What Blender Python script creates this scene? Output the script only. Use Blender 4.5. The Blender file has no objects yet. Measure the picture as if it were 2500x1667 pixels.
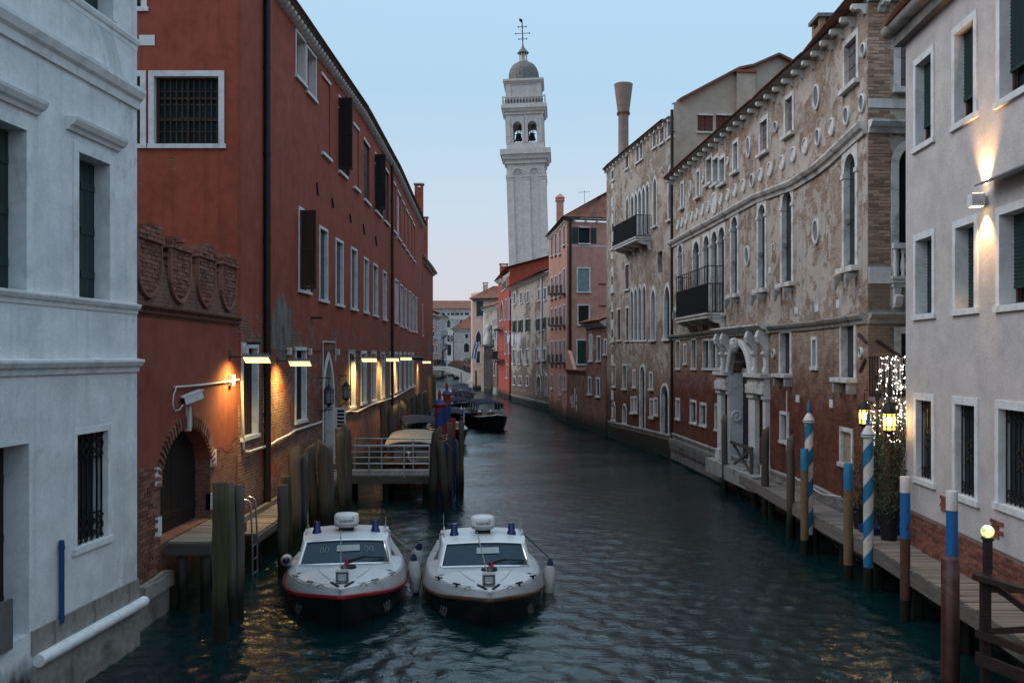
import bpy, bmesh, math, random
import numpy as np
from mathutils import Vector, Matrix
random.seed(7)
R = math.radians
SC = bpy.context.scene
COL = SC.collection
CAM_H, FPX, CX, HY = 4.6, 2300.0, 1250.0, 870.0     # eye height (m), focal length and horizon of the 2500 px wide photograph

# ------------------------------------------------------------------ camera, sky, sun, exposure
cam_d = bpy.data.cameras.new('camera'); cam = bpy.data.objects.new('camera', cam_d); COL.objects.link(cam)
cam.location = (0, 0, CAM_H); cam.rotation_euler = (R(90), 0, 0)
cam_d.sensor_width = 36; cam_d.lens = FPX / 2500 * 36; cam_d.shift_y = (HY - 833.5) / 2500
cam_d.clip_end = 3000; cam_d.clip_start = 0.1
SC.camera = cam
SC.view_settings.view_transform = 'Standard'; SC.view_settings.look = 'None'
SC.view_settings.exposure = 0.35; SC.view_settings.gamma = 1.0; SC.view_settings.use_curve_mapping = False
SC.cycles.max_bounces = 7; SC.cycles.diffuse_bounces = 3; SC.cycles.glossy_bounces = 4
SC.cycles.transmission_bounces = 4; SC.cycles.caustics_reflective = False; SC.cycles.caustics_refractive = False
SC.cycles.sample_clamp_indirect = 6.0; SC.cycles.use_denoising = True
SUN_EL, SUN_AZ = 5.0, 250.0
w = bpy.data.worlds.new('World'); SC.world = w; w.use_nodes = True
nt = w.node_tree; nt.nodes.clear()
wo = nt.nodes.new('ShaderNodeOutputWorld'); bg = nt.nodes.new('ShaderNodeBackground')
sky = nt.nodes.new('ShaderNodeTexSky'); sky.sky_type = 'NISHITA'; sky.sun_disc = False
sky.sun_elevation = R(SUN_EL); sky.sun_rotation = R(SUN_AZ); sky.air_density = 1.0; sky.dust_density = 1.6; sky.ozone_density = 1.5
# after sunset the band near the horizon turns pale pink (anti-twilight glow): a tint by elevation that runs all the way round
tc = nt.nodes.new('ShaderNodeTexCoord'); sp = nt.nodes.new('ShaderNodeSeparateXYZ'); nt.links.new(tc.outputs['Generated'], sp.inputs[0])
rp = nt.nodes.new('ShaderNodeValToRGB'); nt.links.new(sp.outputs['Z'], rp.inputs[0])
els = rp.color_ramp.elements
els[0].position = 0.0; els[0].color = (0.62, 0.585, 0.65, 1)
els[1].position = 1.0; els[1].color = (0.80, 1.02, 1.22, 1)
for p, c in ((0.07, (0.61, 0.62, 0.69)), (0.15, (0.55, 0.65, 0.76)), (0.27, (0.42, 0.62, 0.80)), (0.36, (0.44, 0.65, 0.84)), (0.6, (0.66, 0.88, 1.08))):
    e = els.new(p); e.color = (*c, 1)
mx = nt.nodes.new('ShaderNodeMix'); mx.data_type = 'RGBA'; mx.inputs[0].default_value = 0.82
sc_ = nt.nodes.new('ShaderNodeMix'); sc_.data_type = 'RGBA'; sc_.blend_type = 'MULTIPLY'; sc_.inputs[0].default_value = 1
nt.links.new(sky.outputs[0], sc_.inputs[6]); sc_.inputs[7].default_value = (1, 1, 1, 1)
ml = nt.nodes.new('ShaderNodeMix'); ml.data_type = 'RGBA'; ml.blend_type = 'MULTIPLY'; ml.inputs[0].default_value = 1
nt.links.new(rp.outputs[0], ml.inputs[6]); ml.inputs[7].default_value = (10, 10, 10, 1)
nt.links.new(sc_.outputs[2], mx.inputs[6]); nt.links.new(ml.outputs[2], mx.inputs[7])
nt.links.new(mx.outputs[2], bg.inputs[0]); bg.inputs[1].default_value = 0.1
nt.links.new(bg.outputs[0], wo.inputs[0])
sun_d = bpy.data.lights.new('sun', 'SUN'); sun = bpy.data.objects.new('sun', sun_d); COL.objects.link(sun)
sun_d.energy = 1.25; sun_d.angle = R(50); sun_d.color = (1.0, 0.91, 0.87)
sun.rotation_euler = Vector((0.78, 0.06, -0.62)).to_track_quat('-Z', 'Y').to_euler()      # afterglow from behind the left-hand roofs

# ------------------------------------------------------------------ object helpers
def thing(name, label, cat, loc=(0, 0, 0), rz=0.0, group=None):
    o = bpy.data.objects.new(name, None); COL.objects.link(o)
    o.empty_display_size = 0.2
    o.location = loc; o.rotation_euler = (0, 0, rz)
    return tag(o, label, cat, group)
def tag(o, label, cat, group=None):
    o['label'] = label; o['category'] = cat
    if group: o['group'] = group
    return o
def link(name, mesh, parent=None, loc=(0, 0, 0), rz=0.0, rot=None, label=None):
    o = bpy.data.objects.new(name, mesh); COL.objects.link(o)
    o.location = loc; o.rotation_euler = rot if rot else (0, 0, rz)
    if parent: o.parent = parent
    if label: o['label'] = label
    return o
def copy_tree(o, parent=None):
    c = o.copy(); COL.objects.link(c)
    if parent: c.parent = parent
    for ch in [k for k in KIDS.get(o.name, [])]:
        d = copy_tree(ch, c)
    return c
KIDS = {}
def index_kids():
    KIDS.clear()
    for o in bpy.data.objects:
        if o.parent: KIDS.setdefault(o.parent.name, []).append(o)

def arch_pts(a, rise, kind, n=8):
    """points of an arch from (-a,0) over (0,rise) to (a,0)"""
    if kind == 'gothic':
        xc = (rise * rise - a * a) / (2 * a); rr = xc + a
        t1 = math.acos(max(-1, min(1, -xc / rr)))
        left = []
        for i in range(n + 1):
            t = math.pi - (math.pi - t1) * i / n
            left.append((xc + rr * math.cos(t), rr * math.sin(t)))
        left[-1] = (0, rise)
        return left + [(-x, z) for x, z in reversed(left[:-1])]
    return [(-a * math.cos(math.pi * i / (2 * n)), rise * math.sin(math.pi * i / (2 * n))) for i in range(2 * n + 1)]

class MB:
    def __init__(s):
        s.v = []; s.f = []; s.m = []; s.uv = None
    def add(s, vs, fs, m=0):
        b = len(s.v); s.v.extend([tuple(p) for p in vs])
        for f in fs:
            s.f.append([b + i for i in f]); s.m.append(m)
        return s
    def quad(s, a, b, c, d, m=0): return s.add([a, b, c, d], [(0, 1, 2, 3)], m)
    def box(s, x0, x1, y0, y1, z0, z1, m=0):
        v = [(x0, y0, z0), (x1, y0, z0), (x1, y1, z0), (x0, y1, z0), (x0, y0, z1), (x1, y0, z1), (x1, y1, z1), (x0, y1, z1)]
        return s.add(v, [(0, 3, 2, 1), (4, 5, 6, 7), (0, 1, 5, 4), (1, 2, 6, 5), (2, 3, 7, 6), (3, 0, 4, 7)], m)
    def xbox(s, M, sx, sy, sz, m=0):
        """box of the given size centred on matrix M"""
        v = [M @ Vector((x * sx / 2, y * sy / 2, z * sz / 2)) for z in (-1, 1) for x, y in ((-1, -1), (1, -1), (1, 1), (-1, 1))]
        return s.add(v, [(0, 3, 2, 1), (4, 5, 6, 7), (0, 1, 5, 4), (1, 2, 6, 5), (2, 3, 7, 6), (3, 0, 4, 7)], m)
    def bar(s, p, q, w, h, m=0, up=(0, 0, 1)):
        p = Vector(p); q = Vector(q); d = (q - p).normalized(); u = Vector(up)
        if abs(d.dot(u)) > 0.98: u = Vector((1, 0, 0))
        x = d.cross(u).normalized(); z = x.cross(d)
        v = [e + x * a * w / 2 + z * b * h / 2 for e in (p, q) for a, b in ((-1, -1), (1, -1), (1, 1), (-1, 1))]
        return s.add(v, [(0, 1, 2, 3), (7, 6, 5, 4), (0, 4, 5, 1), (1, 5, 6, 2), (2, 6, 7, 3), (3, 7, 4, 0)], m)
    def tube(s, pts, r, seg=6, m=0, cap=True):
        pts = [Vector(p) for p in pts]; n = len(pts)
        rs = r if isinstance(r, (list, tuple)) else [r] * n
        vs = []; px = None
        for i, p in enumerate(pts):
            d = (pts[min(i + 1, n - 1)] - pts[max(i - 1, 0)]).normalized()
            if px is None: px = d.orthogonal().normalized()
            else:
                px = (px - d * px.dot(d))
                px = px.normalized() if px.length > 1e-6 else d.orthogonal().normalized()
            py = d.cross(px)
            for k in range(seg):
                t = 2 * math.pi * k / seg
                vs.append(p + (px * math.cos(t) + py * math.sin(t)) * rs[i])
        fs = [(i * seg + k, i * seg + (k + 1) % seg, (i + 1) * seg + (k + 1) % seg, (i + 1) * seg + k) for i in range(n - 1) for k in range(seg)]
        if cap: fs += [tuple(range(seg - 1, -1, -1)), tuple((n - 1) * seg + k for k in range(seg))]
        return s.add(vs, fs, m)
    def lathe(s, prof, seg=12, c=(0, 0, 0), m=0, phase=0.0):
        vs = [(c[0] + r * math.cos(phase + 2 * math.pi * k / seg), c[1] + r * math.sin(phase + 2 * math.pi * k / seg), c[2] + z) for r, z in prof for k in range(seg)]
        fs = [(i * seg + k, i * seg + (k + 1) % seg, (i + 1) * seg + (k + 1) % seg, (i + 1) * seg + k) for i in range(len(prof) - 1) for k in range(seg)]
        fs += [tuple(range(seg - 1, -1, -1)), tuple((len(prof) - 1) * seg + k for k in range(seg))]
        return s.add(vs, fs, m)
    def prism(s, poly, y0, y1, m=0):
        """(x,z) outline extruded along y"""
        n = len(poly)
        vs = [(x, y0, z) for x, z in poly] + [(x, y1, z) for x, z in poly]
        fs = [tuple(range(n)), tuple(range(2 * n - 1, n - 1, -1))] + [(i, n + i, n + (i + 1) % n, (i + 1) % n) for i in range(n)]
        return s.add(vs, fs, m)
    def zprism(s, poly, z0, z1, m=0):
        n = len(poly)
        vs = [(x, y, z0) for x, y in poly] + [(x, y, z1) for x, y in poly]
        fs = [tuple(range(n - 1, -1, -1)), tuple(range(n, 2 * n))] + [(i, (i + 1) % n, n + (i + 1) % n, n + i) for i in range(n)]
        return s.add(vs, fs, m)
    def mesh(s, name, mats, smooth=False):
        me = bpy.data.meshes.new(name); me.from_pydata(s.v, [], s.f)
        for q in (mats if isinstance(mats, (list, tuple)) else [mats]): me.materials.append(q)
        me.polygons.foreach_set('material_index', s.m)
        if smooth: me.polygons.foreach_set('use_smooth', [True] * len(s.f))
        if s.uv is None: s.uv = [(p[0] + p[1], p[2]) for p in s.v]
        if s.uv:
            l = me.uv_layers.new(name='UVMap'); flat = []
            for f in s.f:
                for i in f: flat.extend(s.uv[i])
            l.data.foreach_set('uv', flat)
        me.update()
        return me
    def build(s, name, mats, parent=None, loc=(0, 0, 0), rz=0.0, smooth=False, label=None, rot=None):
        return link(name, s.mesh(name, mats, smooth), parent, loc, rz, rot, label)
CACHE = {}
def cached(key, fn):
    if key not in CACHE: CACHE[key] = fn()
    return CACHE[key]

def autosmooth(o, ang=40):
    me = o.data
    me.polygons.foreach_set('use_smooth', [True] * len(me.polygons))
    bm = bmesh.new(); bm.from_mesh(me)
    for e in bm.edges:
        if len(e.link_faces) == 2 and e.calc_face_angle(0) > R(ang): e.smooth = False
    bm.to_mesh(me); bm.free()
    return o

def ray_xy(px): return (px - CX) / FPX
def zat(py, Y): return CAM_H - (py - HY) * Y / FPX

# ------------------------------------------------------------------ materials
class NT:
    def __init__(s, name, rough=0.8, spec=0.3):
        s.m = bpy.data.materials.new(name); s.m.use_nodes = True
        s.t = s.m.node_tree; s.b = s.t.nodes['Principled BSDF']
        s.b.inputs['Roughness'].default_value = rough
        s.b.inputs['Specular IOR Level'].default_value = spec
    def n(s, typ, ins=None, **props):
        k = s.t.nodes.new(typ)
        for a, b in props.items(): setattr(k, a, b)
        for a, b in (ins or {}).items(): s.put(k.inputs[a], b)
        return k
    def put(s, sock, v):
        if isinstance(v, bpy.types.NodeSocket): s.t.links.new(v, sock)
        elif v is not None:
            if isinstance(v, (tuple, list)) and len(v) == 3 and sock.type == 'RGBA': v = (*v, 1)
            sock.default_value = v
    def uv(s): return s.n('ShaderNodeTexCoord').outputs['UV']
    def ob(s): return s.n('ShaderNodeTexCoord').outputs['Object']
    def rnd(s): return s.n('ShaderNodeObjectInfo').outputs['Random']
    def map(s, v, sc=(1, 1, 1), loc=(0, 0, 0)): return s.n('ShaderNodeMapping', {'Vector': v, 'Scale': sc, 'Location': loc}).outputs[0]
    def sep(s, v): return s.n('ShaderNodeSeparateXYZ', {0: v}).outputs
    def noise(s, v, sc, det=4, ro=0.6, dist=0.0): return s.n('ShaderNodeTexNoise', {'Vector': v, 'Scale': sc, 'Detail': det, 'Roughness': ro, 'Distortion': dist}).outputs['Fac']
    def mix(s, f, a, b, mode='MIX'):
        k = s.n('ShaderNodeMix', data_type='RGBA', blend_type=mode)
        s.put(k.inputs[0], f); s.put(k.inputs[6], a); s.put(k.inputs[7], b)
        return k.outputs[2]
    def ramp(s, f, stops):
        k = s.n('ShaderNodeValToRGB', {0: f}); e = k.color_ramp.elements
        def c4(c): return (c, c, c, 1) if isinstance(c, (int, float)) else (*c, 1)
        e[0].position, e[0].color = stops[0][0], c4(stops[0][1]); e[1].position, e[1].color = stops[-1][0], c4(stops[-1][1])
        for p, c in stops[1:-1]:
            q = e.new(p); q.color = c4(c)
        return k.outputs[0]
    def math(s, op, a, b=None, c=None):
        k = s.n('ShaderNodeMath', operation=op)
        s.put(k.inputs[0], a)
        if b is not None: s.put(k.inputs[1], b)
        if c is not None: s.put(k.inputs[2], c)
        return k.outputs[0]
    def color(s, c): s.put(s.b.inputs['Base Color'], c); return s
    def rough(s, c): s.put(s.b.inputs['Roughness'], c); return s
    def bump(s, h, st=0.3, dist=0.02):
        k = s.n('ShaderNodeBump', {'Height': h, 'Strength': st, 'Distance': dist}); s.put(s.b.inputs['Normal'], k.outputs[0]); return s

def plain(name, c, rough=0.6, var=0.25, sc=6.0, metal=0.0, bump=0.15, spec=0.3, dirt=None, rnd=0.0):
    """a solid surface with mottled tone, specks and fine relief"""
    n = NT(name, rough, spec); o = n.ob()
    f = n.noise(o, sc, 5, 0.65)
    dk = tuple(x * (1 - var) for x in c); lt = tuple(min(1, x * (1 + var)) for x in c)
    col = n.mix(n.ramp(f, [(0.3, 0.0), (0.7, 1.0)]), dk, lt)
    if rnd: col = n.mix(rnd, col, n.mix(n.rnd(), tuple(x * 0.45 for x in c), tuple(min(1, x * 1.6) for x in c)))
    if dirt:
        g = n.ramp(n.noise(o, sc * 0.35, 6, 0.7, 0.6), [(0.5, 0.0), (0.68, 1.0)])
        col = n.mix(n.math('MULTIPLY', g, dirt[3]), col, dirt[:3])
    n.color(col); n.b.inputs['Metallic'].default_value = metal
    n.rough(n.math('ADD', n.math('MULTIPLY', f, 0.25), rough - 0.12))
    if bump: n.bump(n.noise(o, sc * 7, 4, 0.7), bump, 0.01)
    return n.m
def emit(name, c, st):
    n = NT(name); n.color((0.8, 0.8, 0.8)); n.put(n.b.inputs['Emission Color'], (*c, 1)); n.b.inputs['Emission Strength'].default_value = st
    return n.m
def glass(name, c=(0.012, 0.018, 0.022), rough=0.06):
    n = NT(name, rough, 0.5); o = n.ob()
    n.color(n.mix(n.noise(o, 1.3, 3), c, tuple(x * 2.2 for x in c)))
    n.bump(n.noise(o, 1.2, 2), 0.05, 0.05); n.b.inputs['Specular IOR Level'].default_value = 0.14
    return n.m
def wood(name, c, axis=2, rough=0.8, dark=0.45, algae=None, rnd=0.35, spec=0.2):
    """weathered timber, grain along the given axis; algae = height below which it is dark and slimy (world z, waterline growth)"""
    n = NT(name, rough, spec); o = n.ob()
    sc = [14, 14, 14]; sc[axis] = 0.9
    sc2 = [40, 40, 40]; sc2[axis] = 1.2
    g = n.noise(n.map(o, tuple(sc)), 1.0, 5, 0.65, 0.4); g2 = n.noise(n.map(o, tuple(sc2)), 1.0, 3, 0.7)
    gg = n.math('ADD', n.math('MULTIPLY', g, 0.6), n.math('MULTIPLY', g2, 0.4))
    col = n.ramp(gg, [(0.32, tuple(x * dark * 0.6 for x in c)), (0.47, tuple(x * 0.85 for x in c)), (0.68, tuple(min(1, x * 1.45) for x in c))])
    if rnd: col = n.mix(rnd, col, n.mix(n.rnd(), tuple(x * 0.5 for x in c), tuple(min(1, x * 1.5) for x in c)))
    h = gg
    if algae is not None:
        z = n.sep(n.n('ShaderNodeNewGeometry').outputs['Position'])[2]
        q = n.math('ADD', z, n.math('MULTIPLY', n.noise(n.map(o, (6, 6, 1.5)), 1.0, 5), -0.9))
        k = n.ramp(q, [(0.0, 1.0), (max(0.02, min(0.98, algae)), 0.0)])
        col = n.mix(k, col, n.mix(n.noise(o, 9), (0.004, 0.005, 0.004), (0.016, 0.02, 0.012)))
    n.color(col); n.bump(h, 0.7, 0.03)
    return n.m

def facade_mat(name, pl, pl2, br=(0.20, 0.075, 0.045), br2=(0.30, 0.15, 0.09), bias=((0, 1.0), (1.0, 0.0)), mortar=(0.30, 0.26, 0.22),
               stain=(0.03, 0.025, 0.022), st_amt=0.55, seed=0.0, pscale=0.55, low=None, low_z=4.0, grain=0.25, streak=1.0, patch=None, wet=0.55, brow=0.075, midw=0.45, spot=None, edge=0.025):
    """lime plaster peeling off brickwork. bias: how bare the brick is, by height/16 m. UV of the wall is in metres."""
    n = NT(name, 0.88, 0.2); uv = n.uv(); z = n.sep(uv)[1]
    suv = n.map(uv, (1, 1, 1), (seed * 7.3, seed * 3.1, seed))
    big = n.noise(suv, pscale, 7, 0.62, 0.35); mid = n.noise(suv, 2.3, 6, 0.65); fine = n.noise(suv, 22, 4, 0.7)
    pcol = n.mix(n.ramp(n.noise(suv, 0.9, 6, 0.7, 0.5), [(0.33, 0.0), (0.66, 1.0)]), pl, pl2)
    pcol = n.mix(0.35, pcol, n.mix(n.ramp(mid, [(0.3, 0.0), (0.7, 1.0)]), tuple(x * 0.6 for x in pl), tuple(min(1, x * 1.25) for x in pl2)))
    # rain streaks
    st = n.noise(n.map(suv, (5.5, 0.28, 1)), 1.0, 5, 0.6, 0.25)
    sk = n.math('MULTIPLY', n.ramp(st, [(0.52, 0.0), (0.72, 1.0)]), st_amt * streak)
    pcol = n.mix(sk, pcol, n.mix(0.45, pcol, stain))
    if patch:
        pk = n.ramp(n.math('ADD', n.noise(suv, 0.42, 6, 0.7, 0.8), 0.0), [(0.56, 0.0), (0.60, 1.0)])
        pcol = n.mix(n.math('MULTIPLY', pk, patch[3]), pcol, patch[:3])
    wob = n.mix(0.012, uv, n.n('ShaderNodeTexNoise', {'Vector': uv, 'Scale': 1.4}).outputs['Color'], 'ADD')
    bt = n.n('ShaderNodeTexBrick', {'Vector': wob, 'Color1': br, 'Color2': br2, 'Mortar': mortar, 'Scale': 1.0, 'Mortar Size': 0.008, 'Mortar Smooth': 0.35, 'Bias': -0.1, 'Brick Width': 0.26, 'Row Height': brow})
    bcol = n.mix(n.ramp(n.noise(suv, 1.5, 7, 0.72, 0.6), [(0.42, 0.0), (0.66, 0.9)]), bt.outputs['Color'], n.mix(0.6, bt.outputs['Color'], stain))
    bcol = n.mix(n.ramp(n.noise(n.map(suv, (0.8, 1.0, 1), (9, 4, 0)), 1.0, 8, 0.75, 0.5), [(0.52, 0.0), (0.70, 0.55)]), bcol, n.mix(0.5, mortar, pl2))
    bcol = n.mix(n.ramp(n.noise(n.map(suv, (9, 16, 1)), 1.0, 2), [(0.56, 0.0), (0.72, 0.55)]), bcol, mortar)
    if low:
        lk = n.ramp(n.math('ADD', n.math('MULTIPLY', z, 1 / 16), n.math('MULTIPLY', n.math('SUBTRACT', mid, 0.5), 0.14)), [(max(0.001, (low_z - 0.9) / 16), 1.0), ((low_z + 0.9) / 16, 0.0)])
        bcol = n.mix(lk, bcol, n.mix(1.0, bcol, low, 'MULTIPLY'))
    bz = n.ramp(n.math('MULTIPLY', z, 1 / 16), [(a, b) for a, b in bias])
    k = n.math('ADD', n.math('ADD', big, n.math('MULTIPLY', n.math('SUBTRACT', mid, 0.5), midw)), n.math('SUBTRACT', bz, 0.5))
    mask = n.ramp(k, [(0.51 - edge, 0.0), (0.51 + edge, 1.0)])
    col = n.mix(mask, pcol, bcol)
    if spot:      # one bare grey cement patch at a known place on the wall
        u0, z0, ru, rz, sc_c = spot; du = n.math('DIVIDE', n.math('SUBTRACT', n.sep(uv)[0], u0), ru); dz = n.math('DIVIDE', n.math('SUBTRACT', z, z0), rz)
        rr_ = n.math('ADD', n.math('ADD', n.math('MULTIPLY', du, du), n.math('MULTIPLY', dz, dz)), n.math('MULTIPLY', n.math('SUBTRACT', mid, 0.5), 2.2))
        col = n.mix(n.ramp(rr_, [(0.75, 1.0), (1.0, 0.0)]), col, n.mix(n.ramp(n.noise(n.map(suv, (4, 1.2, 1)), 1.0, 5), [(0.35, 0), (0.65, 1)]), tuple(x * 0.45 for x in sc_c), sc_c))
    # waterline growth
    wz = n.math('ADD', z, n.math('MULTIPLY', n.noise(n.map(suv, (3, 1.2, 1)), 1.0, 5), -0.8))
    wk = n.ramp(wz, [(0.0, 1.0), (max(0.02, wet), 0.0)])
    col = n.mix(wk, col, n.mix(mid, (0.008, 0.010, 0.008), (0.03, 0.035, 0.025)))
    n.color(n.mix(grain, col, n.mix(1.0, col, n.ramp(fine, [(0.25, 0.55), (0.75, 1.4)]), 'MULTIPLY')))
    hb = n.mix(mask, n.math('ADD', n.math('MULTIPLY', fine, 0.25), 1.0), n.math('ADD', n.math('MULTIPLY', bt.outputs['Fac'], -0.55), n.math('MULTIPLY', mid, 0.5)))
    n.bump(hb, 0.55, 0.03)
    return n.m

M = {}
M['stone'] = plain('istrian_stone', (0.57, 0.56, 0.54), 0.75, 0.16, 5, dirt=(0.10, 0.09, 0.08, 0.7))
M['stone_white'] = plain('whitewashed_stone', (0.58, 0.58, 0.58), 0.8, 0.10, 7, dirt=(0.24, 0.22, 0.20, 0.5))
M['stone_grey'] = plain('grey_stone', (0.30, 0.29, 0.275), 0.85, 0.22, 4, dirt=(0.05, 0.045, 0.04, 0.8))
M['stone_dark'] = plain('sooty_stone', (0.16, 0.15, 0.14), 0.85, 0.35, 4, dirt=(0.03, 0.03, 0.028, 0.8))
M['sill_white'] = plain('painted_sill', (0.58, 0.60, 0.62), 0.7, 0.08, 6, dirt=(0.25, 0.22, 0.2, 0.45))
M['glass'] = glass('dark_window_glass')
M['dark'] = plain('dark_interior', (0.012, 0.011, 0.011), 0.9, 0.3, 3, bump=0)
M['green_wood'] = wood('dark_green_shutter', (0.010, 0.034, 0.034), 2, 0.55, 0.7, rnd=0.1, spec=0.35)
M['black_wood'] = wood('blackened_shutter', (0.012, 0.010, 0.010), 2, 0.6, 0.7, rnd=0.1, spec=0.3)
M['brown_wood'] = wood('dark_brown_shutter', (0.050, 0.024, 0.018), 2, 0.6, 0.7, rnd=0.1)
M['red_wood'] = wood('dull_red_shutter', (0.105, 0.040, 0.036), 2, 0.7, 0.7, rnd=0.15)
M['grey_wood'] = wood('grey_violet_shutter', (0.13, 0.115, 0.13), 2, 0.7, 0.7, rnd=0.15)
M['white_wood'] = wood('white_painted_shutter', (0.42, 0.42, 0.42), 2, 0.7, 0.8, rnd=0.1)
M['sash_wood'] = wood('stained_sash', (0.07, 0.035, 0.02), 2, 0.5, 0.7, rnd=0.1)
M['iron'] = plain('black_iron', (0.016, 0.016, 0.018), 0.55, 0.4, 9, metal=0.4, spec=0.4)
M['rust_iron'] = plain('rusty_iron', (0.055, 0.035, 0.028), 0.75, 0.5, 9, metal=0.2)
M['steel'] = plain('dull_steel', (0.42, 0.42, 0.43), 0.35, 0.2, 5, metal=0.85)
M['lead'] = plain('weathered_lead', (0.15, 0.165, 0.17), 0.6, 0.35, 2.2, metal=0.3, dirt=(0.20, 0.12, 0.085, 0.75))
M['tile'] = plain('clay_roof_tile', (0.20, 0.085, 0.055), 0.85, 0.45, 3, dirt=(0.05, 0.04, 0.035, 0.8), rnd=0.25)
M['copper'] = plain('dark_drainpipe', (0.022, 0.017, 0.016), 0.5, 0.4, 3, metal=0.3)
M['cable'] = plain('white_conduit', (0.55, 0.55, 0.55), 0.5, 0.1, 4, dirt=(0.25, 0.22, 0.2, 0.5))
M['curtain'] = plain('pale_blue_curtain', (0.17, 0.25, 0.27), 0.9, 0.3, 3)
# ------------------------------------------------------------------ facades
class Facade:
    """a wall standing on a plan polyline that runs left to right as seen from the canal side; u = metres along it"""
    def __init__(s, pts):
        s.p = [Vector((x, y)) for x, y in pts]; s.U = [0.0]
        for a, b in zip(s.p, s.p[1:]): s.U.append(s.U[-1] + (b - a).length)
        s.L = s.U[-1]
    def seg(s, u):
        for i in range(len(s.p) - 2):
            if u < s.U[i + 1]: return i
        return len(s.p) - 2
    def pt(s, u, d=0.0):
        i = s.seg(u); t = (s.p[i + 1] - s.p[i]).normalized(); n = Vector((t.y, -t.x))
        return s.p[i] + t * (u - s.U[i]) + n * d
    def nrm(s, u):
        i = s.seg(u); t = (s.p[i + 1] - s.p[i]).normalized(); return Vector((t.y, -t.x))
    def ang(s, u):
        i = s.seg(u); t = s.p[i + 1] - s.p[i]; return math.atan2(t.y, t.x)
    def xyz(s, u, z, d=0.0):
        p = s.pt(u, d); return Vector((p.x, p.y, z))
    def u_of(s, px):
        r = ray_xy(px); best = None; n = len(s.p) - 1
        for i in range(n):
            a, b = s.p[i], s.p[i + 1]; ga = a.x - r * a.y; gb = b.x - r * b.y
            if abs(ga - gb) < 1e-9: continue
            k = ga / (ga - gb)
            if 0 <= k <= 1 or (k < 0 and i == 0) or (k > 1 and i == n - 1):
                y = a.y + (b.y - a.y) * k
                if y > 0: best = s.U[i] + (s.U[i + 1] - s.U[i]) * k; break
        return best
    def at(s, px, py, d=0.0):
        u = s.u_of(px); return u, zat(py, s.pt(u).y)

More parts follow.
